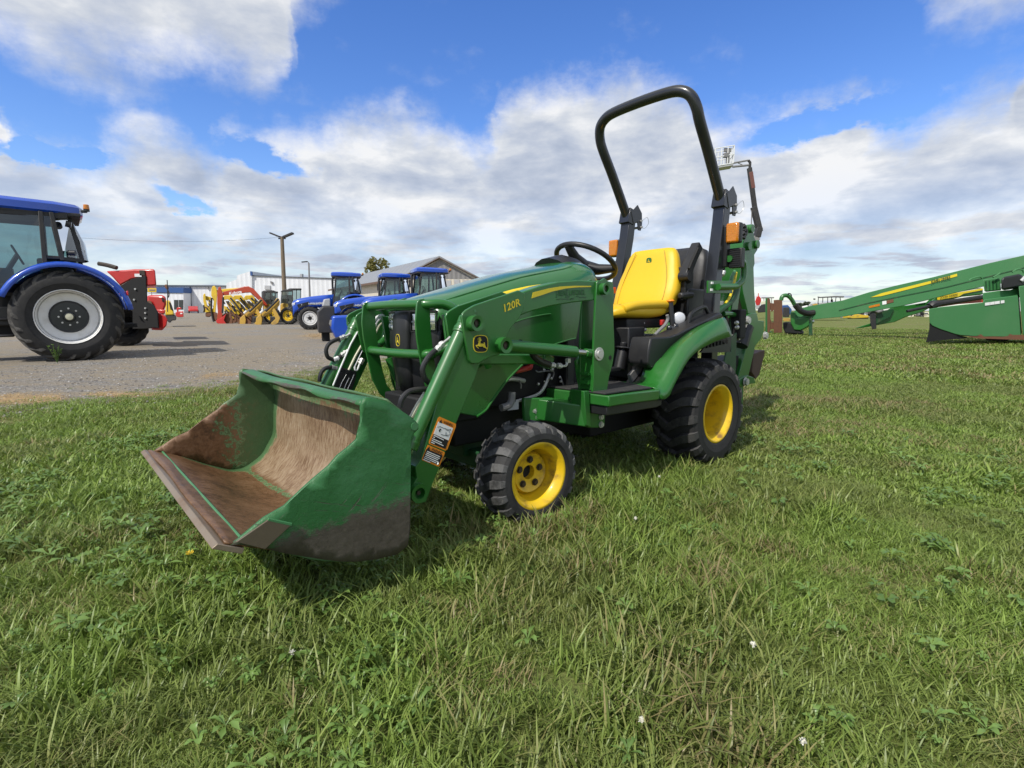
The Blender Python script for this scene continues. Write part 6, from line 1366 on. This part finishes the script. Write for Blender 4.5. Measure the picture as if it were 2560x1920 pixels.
    for q in ([(1140,340),(1160,300),(1330,250),(1390,290)],[(1980,160),(2080,105),(2180,120),(2210,180)],[(1600,265),(1680,220),(1740,180)]):
        m=MB(); m.tube(smoothp([W('mw',u,v,yb+.2)-K for u,v in q],4),.022,6); m.build('grab_rail','green_faded',o)
    m=MB(); 
    for x in (1.2,3.2):
        pass
    # carrying wheels under the deck, mostly hidden
    for u in (2000,2330): p=W('b5',u,800,yb+1.5)-K; w=MB(); w.cyl((p.x,p.y-.14,.36),(p.x,p.y+.14,.36),.36,20); w.build('carrying_wheel','tyre_dark',o)
mower()
def mower2():
    y=24; K=G('b5',950,690); K.z=0; K=Vector((W('b5',950,690,21).x,21,0)); o=thing('mower_conditioner','second green mower behind the sloping tongue, bright yellow striped cover and black drive shaft','farm implement',K)
    def pb(nm,mt,pts,yy=21,th=.5,bv=.015,zn='b5'):
        m=MB(); m.prism([W(zn,u,v,yy)-K for u,v in pts],Vector((.62,.78,0))*th); return m.build(nm,mt,o,bevel=bv)
    pb('cover','green_paint',[(490,640),(1400,480),(1400,600),(1000,640),(640,730),(430,800),(300,880),(330,760)],19.5,1.0,.03,'mw')
    pb('yellow_band','yellow_decal',[(492,640),(800,580),(1390,478),(1408,512),(1020,585),(930,640),(540,708),(500,706)],19.46,.03,.0,'mw')
    pb('white_cover','white',[(620,590),(1200,448),(1370,450),(1370,474),(1250,490),(840,560)],19.7,.6,.02,'mw')
    a=W('mw',560,668,19.42)-K; b=W('mw',905,603,19.42)-K; ex=b-a; wd=ex.length; ex.normalize(); ez=Vector((-ex.z,0,ex.x))
    t1=text_mb('JOHN DEERE',.10,lambda x,y_,h:a+ex*x+ez*y_,bold=True,align='LEFT'); kk=wd/max((v-a).dot(ex) for v in t1.v); t1.v=[v+ex*((v-a).dot(ex)*(kk-1)) for v in t1.v]; t1.build('maker_lettering','black_deep',o,smooth=0)
    m=MB(); m.tube([W('b5',u,v,19.3)-K for u,v in ((1300,555),(1480,515),(1560,495),(1890,445))],[.05,.06,.10,.08],10); m.build('drive_shaft','black_plastic',o)
    m=MB(); m.tube([W('b5',u,v,19.3)-K for u,v in ((1480,520),(1500,505),(1570,490))],[.14,.16,.10],10); m.build('shaft_cover','black_plastic',o)
    pb('red_cover','red_orange',[(1520,515),(1895,458),(1897,485),(1700,500),(1530,525)],19.9,.2,.0)
    pb('front_frame','green_paint',[(1300,510),(1450,485),(1500,440),(1530,435),(1490,520),(1420,560),(1290,600),(1200,640),(1060,665),(950,685),(890,688),(1010,650),(1060,600),(1170,530),(1240,510)],20.2,.5,.02)
    pb('guard_sheet','green_dark',[(1060,560),(1200,535),(1170,600),(1060,655)],20.1,.08,.01)
    pb('jack_leg','cab_dark',[(1010,560),(1055,555),(1060,690),(1030,698),(1015,650)],20.0,.2,.01)
    m=MB(); m.tube(smoothp([W('b5',u,v,20)-K for u,v in ((1000,560),(1040,545),(1070,560),(1110,545))],4),.06,8); m.build('hose_bundle','grey',o)
    pb('amber_reflector','amber',[(1368,468),(1445,455),(1446,472),(1370,482)],20.1,.03,0)
mower2()
flat_thing('hitch_frame','rusty hitch frame with green back plate standing on the grass left of the long tongue','farm implement','r',20.8,[
 ('back_plate','green_faded',[(520,375),(590,360),(620,400),(600,1080),(520,1090)],.15,.12,.01),
 ('left_channel','rust',[(560,370),(600,375),(625,450),(620,1000),(600,1085),(560,1085)],0,.12,.01),
 ('right_channel','rust',[(690,410),(865,400),(872,700),(860,1080),(690,1085)],0,.10,.01),
 ('top_web','rust',[(610,470),(700,480),(700,600),(650,660),(620,600)],.03,.06,.005),
 ('lower_web','rust',[(615,780),(650,870),(700,860),(700,1000),(610,1010)],.03,.06,.005),
 ('base_foot','green_faded',[(600,1060),(640,1060),(680,1120),(830,1100),(825,1130),(600,1135)],.1,.3,.005)])
# far row behind the field
GF='machines lined up far behind the field'
flat_thing('red_implement','small bright red machine just right of the backhoe arm, far off','farm implement','r',55,[('body','red',[(310,440),(345,330),(390,330),(430,370),(435,430),(400,520),(340,535)],0,1.0,.05),('mast','red',[(368,270),(385,270),(385,335),(368,335)],.1,.2,0),('base','grey_light',[(315,520),(410,510),(390,580),(340,600)],0,1.2,.03)])
flat_thing('parked_machine','dark low machine with pale panel between the red one and the hitch frame','farm machine','r',58,[('body','cab_dark',[(370,560),(450,500),(520,490),(520,660),(360,670)],0,1.5,.05),('panel','cream',[(420,440),(520,430),(520,510),(430,515)],.1,1.2,.03),('canopy','grey',[(440,355),(700,350),(700,368),(440,372)],.2,1.8,0),('post','grey',[(480,365),(496,365),(500,440),(484,440)],.2,.1,0),('post','grey',[(640,365),(656,365),(660,480),(640,480)],.2,.1,0)],GF)
flat_thing('parked_machine','dark blue tractor like machine behind the curved hose guide','farm machine','r',45,[('body','blue_trim',[(860,520),(980,510),(1060,600),(1050,700),(880,760)],0,1.5,.05),('engine','cab_dark',[(880,560),(1010,560),(1010,760),(880,760)],-.2,1.0,.05),('yellow_skirt','ochre_machine',[(880,790),(1030,780),(1030,850),(890,855)],-.2,1.5,.05),('base','cab_dark',[(870,850),(1030,850),(1040,900),(870,900)],0,1.0,.02)],GF)
def far_cab():
    o=flat_thing('combine_harvester','row of harvester cabs with flat grey roofs showing above the green tongue','harvester','r',48,[('roof','grey',[(1590,335),(1640,345),(1950,325),(2130,330),(2140,350),(1960,345),(1640,360),(1590,350)],0,2.4,.01),('body','grey_light',[(1400,520),(1440,480),(1560,470),(2080,440),(2080,620),(1400,620)],.2,3.0,.05),('hood','ochre_machine',[(1480,500),(1580,480),(1600,520),(1500,530)],.0,1.5,.03)]+
     [('cab_post','cab_dark',[(x,350),(x+16,350),(x+d,490),(x+d-16,490)],k,.1,0) for x,d,k in ((1600,4,0),(1690,10,1.2),(1790,12,0),(1870,10,1.8),(1960,-4,0),(2040,40,.6))]+[('mirror','cab_dark',[(1500,378),(1545,378),(1545,405),(1502,405)],0,.2,.0),('seat','cab_dark',[(1860,400),(1900,390),(1910,470),(1860,480)],.8,.5,.03)],GF)
far_cab()
# implements lying along the far edge
r4=random.Random(5)
def scrap(lab,z,u0,u1,v0,v1,y,mats,n,name='parked_implement'):
    o=None; K=Vector((W(z,(u0+u1)/2,v1,y).x,y,0)); o=thing(name,lab,'farm implement',K,0,GF)
    i=0
    for mt in mats:
        m=MB()
        for k in range(n):
            u=r4.uniform(u0,u1); w=r4.uniform(.03,.14)*(u1-u0); h=r4.uniform(.2,.7)*(v1-v0); vb=v1-r4.uniform(0,.3)*(v1-v0)
            q=[(u,vb),(u+w,vb-r4.uniform(0,.2)*(v1-v0)),(u+w*r4.uniform(.6,1),vb-h),(u+w*.2,vb-h*r4.uniform(.6,1))]
            m.prism([W(z,a,b,y+r4.uniform(-.3,.3))-K for a,b in q],(0,.4,0))
        m.build(['frame','working_parts','side_panels','boom_arms'][i%4],mt,o,bevel=0); i+=1
scrap('black and grey implements lying beyond the grass under the long tongue','b5',790,1010,545,610,62,['cab_dark','grey_light','grey'],9)
flat_thing('parked_implement','long yellow implement with bulging middle, lying beyond the grass under the tongue','farm implement','b5',58,[('yellow_body','yellow_machine',[(800,598),(830,590),(870,592),(890,582),(920,578),(960,584),(1000,588),(1003,604),(880,610),(840,606),(800,606)],0,1.0,.03),('dark_frame','cab_dark',[(830,600),(900,590),(1000,600),(1000,612),(840,612)],.2,1.2,0)],GF)
scrap('tangle of dark implements with pale fittings between the two mowers, far off','b5',1320,1470,540,602,60,['cab_dark','grey','cream'],9)
q=W('r',1350,500,160); tree('small dark round tree on the far horizon, right of the curved hose guide',q.x,160,(774-755)/1323*160+.956,1.6,'leaf_far',500,.3)
q=W('r',1225,500,170); tree('low dark bushy tree farther left on the far horizon',q.x,170,(774-758)/1323*170+.956,1.8,'leaf_far',500,.3)
# white car hood far
flat_thing('parked_machine','white low vehicle nose far behind the curved hose guide','vehicle','r',70,[('nose','white',[(1260,545),(1390,515),(1392,570),(1280,580)],0,2,.1),('window','glass_dark',[(1290,540),(1340,528),(1335,520),(1300,528)],.2,1.6,.02)],GF)
# ================================================================== grass and weeds
def m_blade(n):
    m,t,b,out=newmat(n); geo=t.node('ShaderNodeNewGeometry').outputs['Position']; oi=t.node('ShaderNodeObjectInfo').outputs['Random']
    r=t.node('ShaderNodeAttribute',attribute_name='bv').outputs['Fac']
    big=t.noise(geo,.55,5,.6,.4); mid=t.noise(geo,3.2,5,.65)
    x=t.m('ADD',t.m('ADD',t.m('MULTIPLY',big,.5),t.m('MULTIPLY',mid,.4)),t.m('MULTIPLY',r,.16))
    g=t.mix(r,(.115,.18,.03),(.30,.43,.085)); g=t.mix(t.m('MULTIPLY',oi,.5),g,(.19,.25,.05))
    s=t.mix(r,(.15,.11,.05),(.33,.26,.13))
    g=t.mix(t.m('MULTIPLY',t.ss(t.noise(geo,.9,4,.6),.42,.60),.55),g,t.mix(r,(.10,.105,.03),(.26,.26,.10))); k=t.ss(x,.55,.67); base=t.mix(k,g,s)
    t.put(b,'Base Color',base); t.put(b,'Roughness',.42); b.inputs['Specular IOR Level'].default_value=.35
    tl=t.node('ShaderNodeBsdfTranslucent',inp={0:t.mix(.5,base,t.mix(k,(.22,.34,.05),(.4,.33,.15)))}); mx=t.node('ShaderNodeMixShader',inp={0:.32,1:b.outputs[0],2:tl.outputs[0]}); t.l.new(mx.outputs[0],out.inputs[0]); return m
def m_weed(n):
    m,t,b,out=newmat(n); oi=t.node('ShaderNodeObjectInfo').outputs['Random']; r=t.node('ShaderNodeAttribute',attribute_name='bv').outputs['Fac']
    base=t.mix(t.m('ADD',t.m('MULTIPLY',oi,.6),t.m('MULTIPLY',r,.4)),(.08,.15,.033),(.21,.335,.078)); t.put(b,'Base Color',base); t.put(b,'Roughness',.38)
    tl=t.node('ShaderNodeBsdfTranslucent',inp={0:(.2,.34,.05,1)}); mx=t.node('ShaderNodeMixShader',inp={0:.28,1:b.outputs[0],2:tl.outputs[0]}); t.l.new(mx.outputs[0],out.inputs[0]); return m
MDEF.update({'blade':m_blade,'weed':m_weed,'flower_white':paint((.75,.74,.66),.7,dirt=.3,dcol=(.5,.45,.3),scale=60),'flower_yellow':paint((.8,.55,.02),.7)})
def mesh_obj(name,V,Fc,mat,bv):
    me=bpy.data.meshes.new(name); me.from_pydata(V,[],Fc); me.materials.append(MAT(mat)); a=me.attributes.new('bv','FLOAT','POINT'); a.data.foreach_set('value',bv); me.shade_smooth()
    return bpy.data.objects.new(name,me)
def tuft(nb,rad,h0,h1,w,seed,lean=.5,tips=0.0):
    r=random.Random(seed); V=[];Fc=[];bv=[]
    for _ in range(nb):
        a=r.uniform(0,6.283); q=rad*math.sqrt(r.random()); bx,by=q*math.cos(a),q*math.sin(a)
        h=h0+(h1-h0)*r.random()**1.7; la=r.uniform(0,6.283); ln=lean*r.uniform(.2,1.3)*h; dx,dy=math.cos(la)*ln,math.sin(la)*ln
        ta=la+1.57+r.uniform(-.5,.5); wx,wy=math.cos(ta)*w*.5*r.uniform(.7,1.3),math.sin(ta)*w*.5; o=len(V); c=r.random(); k=r.uniform(.7,1)
        for t,ww in ((0,.8),(.4,1.0),(.75,.65)):
            z=h*(t-.25*t*t*k*lean); x=bx+dx*t**1.8; y=by+dy*t**1.8
            V+=[(x-wx*ww,y-wy*ww,z),(x+wx*ww,y+wy*ww,z)]
        V.append((bx+dx,by+dy,h*(1-.25*k*lean))); bv+=[c]*7
        Fc+=[(o,o+1,o+3,o+2),(o+2,o+3,o+5,o+4),(o+4,o+5,o+6)]
    return V,Fc,bv
def rosette(seed,nl,L,Wd,rise,lobed=False):
    r=random.Random(seed); V=[];Fc=[];bv=[]
    for k in range(nl):
        a=2*math.pi*k/nl+r.uniform(-.5,.5); l=L*r.uniform(.6,1.15); w=Wd*r.uniform(.75,1.2); rs=rise*r.uniform(.3,1.4); ca,sa=math.cos(a),math.sin(a); o=len(V); n=7; c=r.random(); tw=r.uniform(-.4,.4)
        for i in range(n):
            t=i/(n-1); d=l*t; z=.012+rs*math.sin(min(1,t*1.2)*2.2)*l; ww=w*math.sin(math.pi*min(1,(t*.88+.07)))**.8*(.25+.75*t if t<.5 else 1.0)
            if lobed and i%2: ww*=.55
            if i==n-1: ww*=.2
            for s_ in (-1,0,1): V.append((ca*d-sa*s_*ww*.5,sa*d+ca*s_*ww*.5,z+(0 if s_==0 else .18*ww+tw*s_*ww*.4))); bv.append(c)
        for i in range(n-1):
            for s_ in (0,1): p=o+i*3+s_; Fc.append((p,p+1,p+4,p+3))
    return V,Fc,bv
def scatter(name,label,pts,rot,scl,idx,objs):
    col=bpy.data.collections.new(name+'_kinds')
    for k,o in enumerate(objs): o.name='%s_kind_%02d'%(name,k); col.objects.link(o)
    me=bpy.data.meshes.new(name); me.vertices.add(len(pts)); me.vertices.foreach_set('co',np.asarray(pts,np.float32).ravel())
    for k,v in (('rz',rot),('sc',scl)): a=me.attributes.new(k,'FLOAT','POINT'); a.data.foreach_set('value',np.asarray(v,np.float32))
    a=me.attributes.new('ix','INT','POINT'); a.data.foreach_set('value',np.asarray(idx,np.int32))
    o=bpy.data.objects.new(name,me); COL.objects.link(o)
    ng=bpy.data.node_groups.new(name+'_nodes','GeometryNodeTree'); ng.interface.new_socket('Geometry',in_out='INPUT',socket_type='NodeSocketGeometry'); ng.interface.new_socket('Geometry',in_out='OUTPUT',socket_type='NodeSocketGeometry')
    N=ng.nodes; L=ng.links; gi=N.new('NodeGroupInput'); go=N.new('NodeGroupOutput'); ip=N.new('GeometryNodeInstanceOnPoints'); ci=N.new('GeometryNodeCollectionInfo')
    ci.inputs['Collection'].default_value=col; ci.inputs['Separate Children'].default_value=True; ci.inputs['Reset Children'].default_value=True
    def na(n,t):
        q=N.new('GeometryNodeInputNamedAttribute'); q.data_type=t; q.inputs[0].default_value=n; return q.outputs[0]
    cx=N.new('ShaderNodeCombineXYZ'); L.new(na('rz','FLOAT'),cx.inputs[2]); L.new(gi.outputs[0],ip.inputs['Points']); L.new(ci.outputs[0],ip.inputs['Instance']); ip.inputs['Pick Instance'].default_value=True
    L.new(na('ix','INT'),ip.inputs['Instance Index']); L.new(cx.outputs[0],ip.inputs['Rotation']); L.new(na('sc','FLOAT'),ip.inputs['Scale']); L.new(ip.outputs[0],go.inputs[0])
    md=o.modifiers.new('scatter','NODES'); md.node_group=ng
    tag(o,label,'ground cover',kind='stuff'); return o
def in_bucket_or_wheel(x,y):
    return False
def vnoise(x,y,s,seed):
    # cheap value noise on arrays
    xi=np.floor(x/s).astype(int); yi=np.floor(y/s).astype(int); fx=x/s-xi; fy=y/s-yi; fx=fx*fx*(3-2*fx); fy=fy*fy*(3-2*fy)
    def h(a,b): v=np.sin(a*127.1+b*311.7+seed*74.7)*43758.5453; return v-np.floor(v)
    return (h(xi,yi)*(1-fx)+h(xi+1,yi)*fx)*(1-fy)+(h(xi,yi+1)*(1-fx)+h(xi+1,yi+1)*fx)*fy
def zone(d0,d1,dens,extra=1.0):
    # points in the wedge the camera (and one a step aside) can see
    n=int(dens*(d1*d1-d0*d0)*1.26*extra); a=NP.uniform(-1.16,1.16,n); d=np.sqrt(NP.uniform(d0*d0,d1*d1,n)); x=d*np.sin(a); y=d*np.cos(a)-.25
    ex=np.array([edge_x(v) for v in y]); j=NP.uniform(-.25,.35,n)*np.minimum(1.0,1+d*.03)
    keep=(x>ex+j)
    return x[keep],y[keep]
MDEF['soil']=paint((.05,.04,.02),.9)
kinds=[mesh_obj('k',*tuft(46,.075,.025,.075,.0032,s,.9),'blade',None) if False else None for s in range(0)]
def mk(nb,rad,h0,h1,w,seed,lean): V,Fc,bv=tuft(nb,rad,h0,h1,w,seed,lean); return mesh_obj('k',V,Fc,'blade',bv)
K_short=[mk(80,.08,.012,.040,.0028,s,1.2) for s in range(5)]
K_mid=[mk(55,.07,.02,.062,.0032,s+20,1.0) for s in range(5)]
K_long=[mk(26,.055,.03,.105,.0044,s+40,.9) for s in range(5)]
near=K_short+K_mid+K_long
def fill(name,label,d0,d1,dens,kinds,s0,s1,longf):
    x,y=zone(d0,d1,dens); n=len(x); lu=vnoise(x,y,.45,3)*.6+vnoise(x,y,.16,5)*.4; lu2=vnoise(x,y,1.3,9)
    ix=np.zeros(n,int); r=NP.random(n); q=lu*.75+lu2*.35+(r-.5)*.35
    fg=np.clip((2.6-np.hypot(x,y))/1.6,0,1)*.14*longf
    ix=np.where(q+fg>.76,10,np.where(q+fg>.55,5,0))+NP.integers(0,5,n)
    sc=NP.uniform(s0,s1,n)*(.75+.5*lu)
    # trampled, thin turf where the bucket and wheels stand
    pts=np.stack([x,y,np.zeros(n)],1); return scatter(name,label,pts,NP.uniform(0,6.28,n),sc,ix,kinds)
fill('grass','short mown grass with taller tufts and dry straw patches in the foreground',.70,3.4,440,near,.8,1.25,1)
def mkf(nb,rad,h0,h1,w,seed,lean): return mk(nb,rad,h0,h1,w,seed,lean)
farK=[mk(110,.20,.012,.045,.006,s+60,1.2) for s in range(5)]+[mk(90,.18,.02,.06,.007,s+70,1.0) for s in range(5)]+[mk(60,.14,.03,.08,.008,s+80,.9) for s in range(5)]
fill('grass','mown grass of the middle field around and behind the green tractor',3.35,9,85,farK,.8,1.2,0)
farK2=[mk(90,.40,.025,.065,.016,s+160,1.0) for s in range(5)]+[mk(80,.40,.03,.075,.018,s+170,.8) for s in range(5)]+[mk(50,.35,.04,.09,.02,s+180,.7) for s in range(5)]
fill('grass','far mown grass of the field towards the horizon',8.9,32,14,farK2,.8,1.2,0)
def leafk(*a): V,Fc,bv=rosette(*a); return mesh_obj('k',V,Fc,'weed',bv)
W1=[leafk(s,6,.075,.024,.35) for s in range(4)]+[leafk(s+9,7,.085,.026,.30,True) for s in range(3)]+[leafk(s+19,5,.05,.026,.55) for s in range(4)]+[leafk(s+29,9,.03,.016,.9) for s in range(3)]
x,y=zone(.7,4.8,190); lu=vnoise(x,y,.5,21)*.65+vnoise(x,y,.18,22)*.35
# weeds are thicker on the left in front of the bucket
pr=np.clip((lu-.42)*4+.14,0,1)*np.where(x<.1,1.0,.28); k=NP.random(len(x))<pr; x,y=x[k],y[k]; n=len(x)
scatter('broadleaf_weeds','plantain, clover and dandelion leaves growing through the grass',np.stack([x,y,NP.uniform(.01,.045,n)],1),NP.uniform(0,6.28,n),NP.uniform(.3,.95,n)**1.1*np.clip(.42+.22*np.hypot(x,y),.5,1.0),NP.integers(0,len(W1),n),W1)
# sparse dry tufts on the gravel margin
n=2400; t=NP.uniform(0,1,n); yy=3.4+t*8.5; ex=np.array([edge_x(v) for v in yy]); xx=ex+.1-np.abs(NP.normal(0,.45,n))-NP.uniform(0,.5,n)*(NP.random(n)<.4)
dryK=[mk(24,.07,.01,.035,.0045,s+300,1.3) for s in range(3)]
scatter('dry_grass','thin dry grass creeping onto the gravel edge',np.stack([xx,yy,np.full(n,.004)],1),NP.uniform(0,6.28,n),NP.uniform(.6,1.2,n),NP.integers(0,3,n),dryK)
# straw drift lines on gravel
def m_straw(n):
    m,t,b,out=newmat(n); r=t.node('ShaderNodeAttribute',attribute_name='bv').outputs['Fac']; t.put(b,'Base Color',t.mix(r,(.34,.22,.10),(.58,.42,.22))); t.put(b,'Roughness',.8); return m
MDEF['straw']=m_straw
V,Fc,bv=tuft(40,.10,.006,.02,.004,900,4.0); SK=[mesh_obj('k',*[V,Fc],'straw',bv)]
V,Fc,bv=tuft(40,.10,.006,.02,.004,901,5.0); SK.append(mesh_obj('k',V,Fc,'straw',bv))
pts=[]
for (u0,v0,u1,v1,sp,cnt) in ((0,755,410,745,26,170),(700,715,1200,722,12,80),(1550,575,1800,560,14,30)):
    for _ in range(cnt):
        f=rng.random(); p=G('g',u0+(u1-u0)*f,v0+(v1-v0)*f+rng.gauss(0,sp*.6)); pts.append((p.x,p.y,.006))
for _ in range(70):
    p=G('b4',rng.gauss(560,70),rng.gauss(885,14)); pts.append((p.x,p.y,.006))
pts=np.array(pts); n=len(pts); scatter('straw','pale dry straw lying on the gravel',pts,NP.uniform(0,6.28,n),np.where(pts[:,1]>10,2.2,NP.uniform(.7,1.2,n)),NP.integers(0,2,n),SK)
# stones at the grass edge
SKs=[]
for s in range(4):
    b=bmesh.new(); bmesh.ops.create_icosphere(b,subdivisions=1,radius=.012)
    for v in b.verts: v.co*=rng.uniform(.7,1.25); v.co.z*=.7
    me=bpy.data.meshes.new('k'); b.to_mesh(me); b.free(); me.materials.append(MAT('stone')) if 'stone' in MDEF else None; SKs.append(bpy.data.objects.new('k',me))
n=5200; t=NP.uniform(0,1,n); yy=3.4+t**1.2*9; ex=np.array([edge_x(v) for v in yy]); xx=ex-NP.uniform(-.15,1,n)**1.0*(1.2+yy*.55)
scatter('gravel_stones','loose grey pebbles on the gravel next to the grass',np.stack([xx,yy,np.full(n,.006)],1),NP.uniform(0,6.28,n),NP.uniform(.35,1.3,n),NP.integers(0,4,n),SKs)
# ---- single flowers and plants
def clover(label,p,h,sz):
    o=thing('clover_flower',label,'flower',(p.x,p.y,0),rng.uniform(0,6),'white clover flowers in the grass'); m=MB(); m.tube([(0,0,0),(.006,.004,h*.6),(.004,0,h)],.0014,5); m.build('stem','weed',o)
    m=MB(); r=random.Random(int(p.x*100)+7)
    for k in range(34):
        u=Vector((r.gauss(0,1),r.gauss(0,1),r.gauss(.35,.8))).normalized(); A,Bv=frame_of(u,u); c=Vector((.004,0,h)); m.add([c+u*sz*.25-A*sz*.10,c+u*sz*.25+A*sz*.10,c+u*sz*.62+Bv*sz*.03],[(0,1,2)]); m.add([c+u*sz*.25-Bv*sz*.10,c+u*sz*.25+Bv*sz*.10,c+u*sz*.60],[(0,1,2)])
    m.ball(Vector((.004,0,h)),sz*.28,8,6); m.build('flower_head','flower_white',o,smooth=0)
for z,u,v,lab in (('D',628,1412,'white clover flower in the grass below the worn bucket'),('D',1628,1394,'loose white clover flower below the rear wheel, uppermost of those at the right'),('D',1388,1558,'small white clover flower near the bottom centre'),('D',1738,1602,'white clover flower close to the bottom edge, farthest right'),('D',1372,1120,'tiny pale clover flower left of and below the front wheel shadow'),('D',1425,1030,'pale clover bloom on the grass between the front and rear wheels')):
    p=G(z,u,v,.055); clover(lab,p,.055,.015)
p=G('D',475,1135,.05); p=G('1',345,1490,.05)
o=thing('dandelion','yellow dandelion flower under the front corner of the bucket','flower',(p.x,p.y,0)); m=MB(); m.tube([(0,0,0),(.004,0,.055)],.0018,5); m.build('stem','weed',o)
m=MB()
for k in range(26):
    a=k*2.4; r=.012; m.add([(0,0,.055),(r*math.cos(a-.12),r*math.sin(a-.12),.058+.004*(k%3)),(r*1.1*math.cos(a),r*1.1*math.sin(a),.060+.004*(k%3)),(r*math.cos(a+.12),r*math.sin(a+.12),.058+.004*(k%3))],[(0,1,2,3)])
m.build('flower_head','flower_yellow',o,smooth=0)
# tall weed by the big wheel
p=G('b2',540,1612); o=thing('weed_plant','leafy green weed growing from the gravel against the big grey rimmed tyre','plant',(p.x,p.y,0))
st=MB(); lf=MB(); bv=[]; r=random.Random(3)
for k in range(7):
    a=r.uniform(0,6.28); h=r.uniform(.18,.40); ln=r.uniform(.02,.16); q=[Vector((0,0,0)),Vector((math.cos(a)*ln*.5,math.sin(a)*ln*.5,h*.6)),Vector((math.cos(a)*ln,math.sin(a)*ln,h))]; st.tube(q,.004,5)
    for j in range(22):
        t=r.uniform(.15,1); c=q[0].lerp(q[2],t)+Vector((0,0,.02)); d=Vector((r.gauss(0,1),r.gauss(0,1),r.gauss(.3,.5))).normalized(); A,Bv=frame_of(c,d); l=r.uniform(.025,.055); lf.add([c,c+d*l*.5+A*l*.25,c+d*l,c+d*l*.5-A*l*.25],[(0,1,2,3)]); bv+=[r.random()]*4
st.build('stem','weed',o); lf.build('leaves','weed',o,smooth=0,attr={'bv':bv})
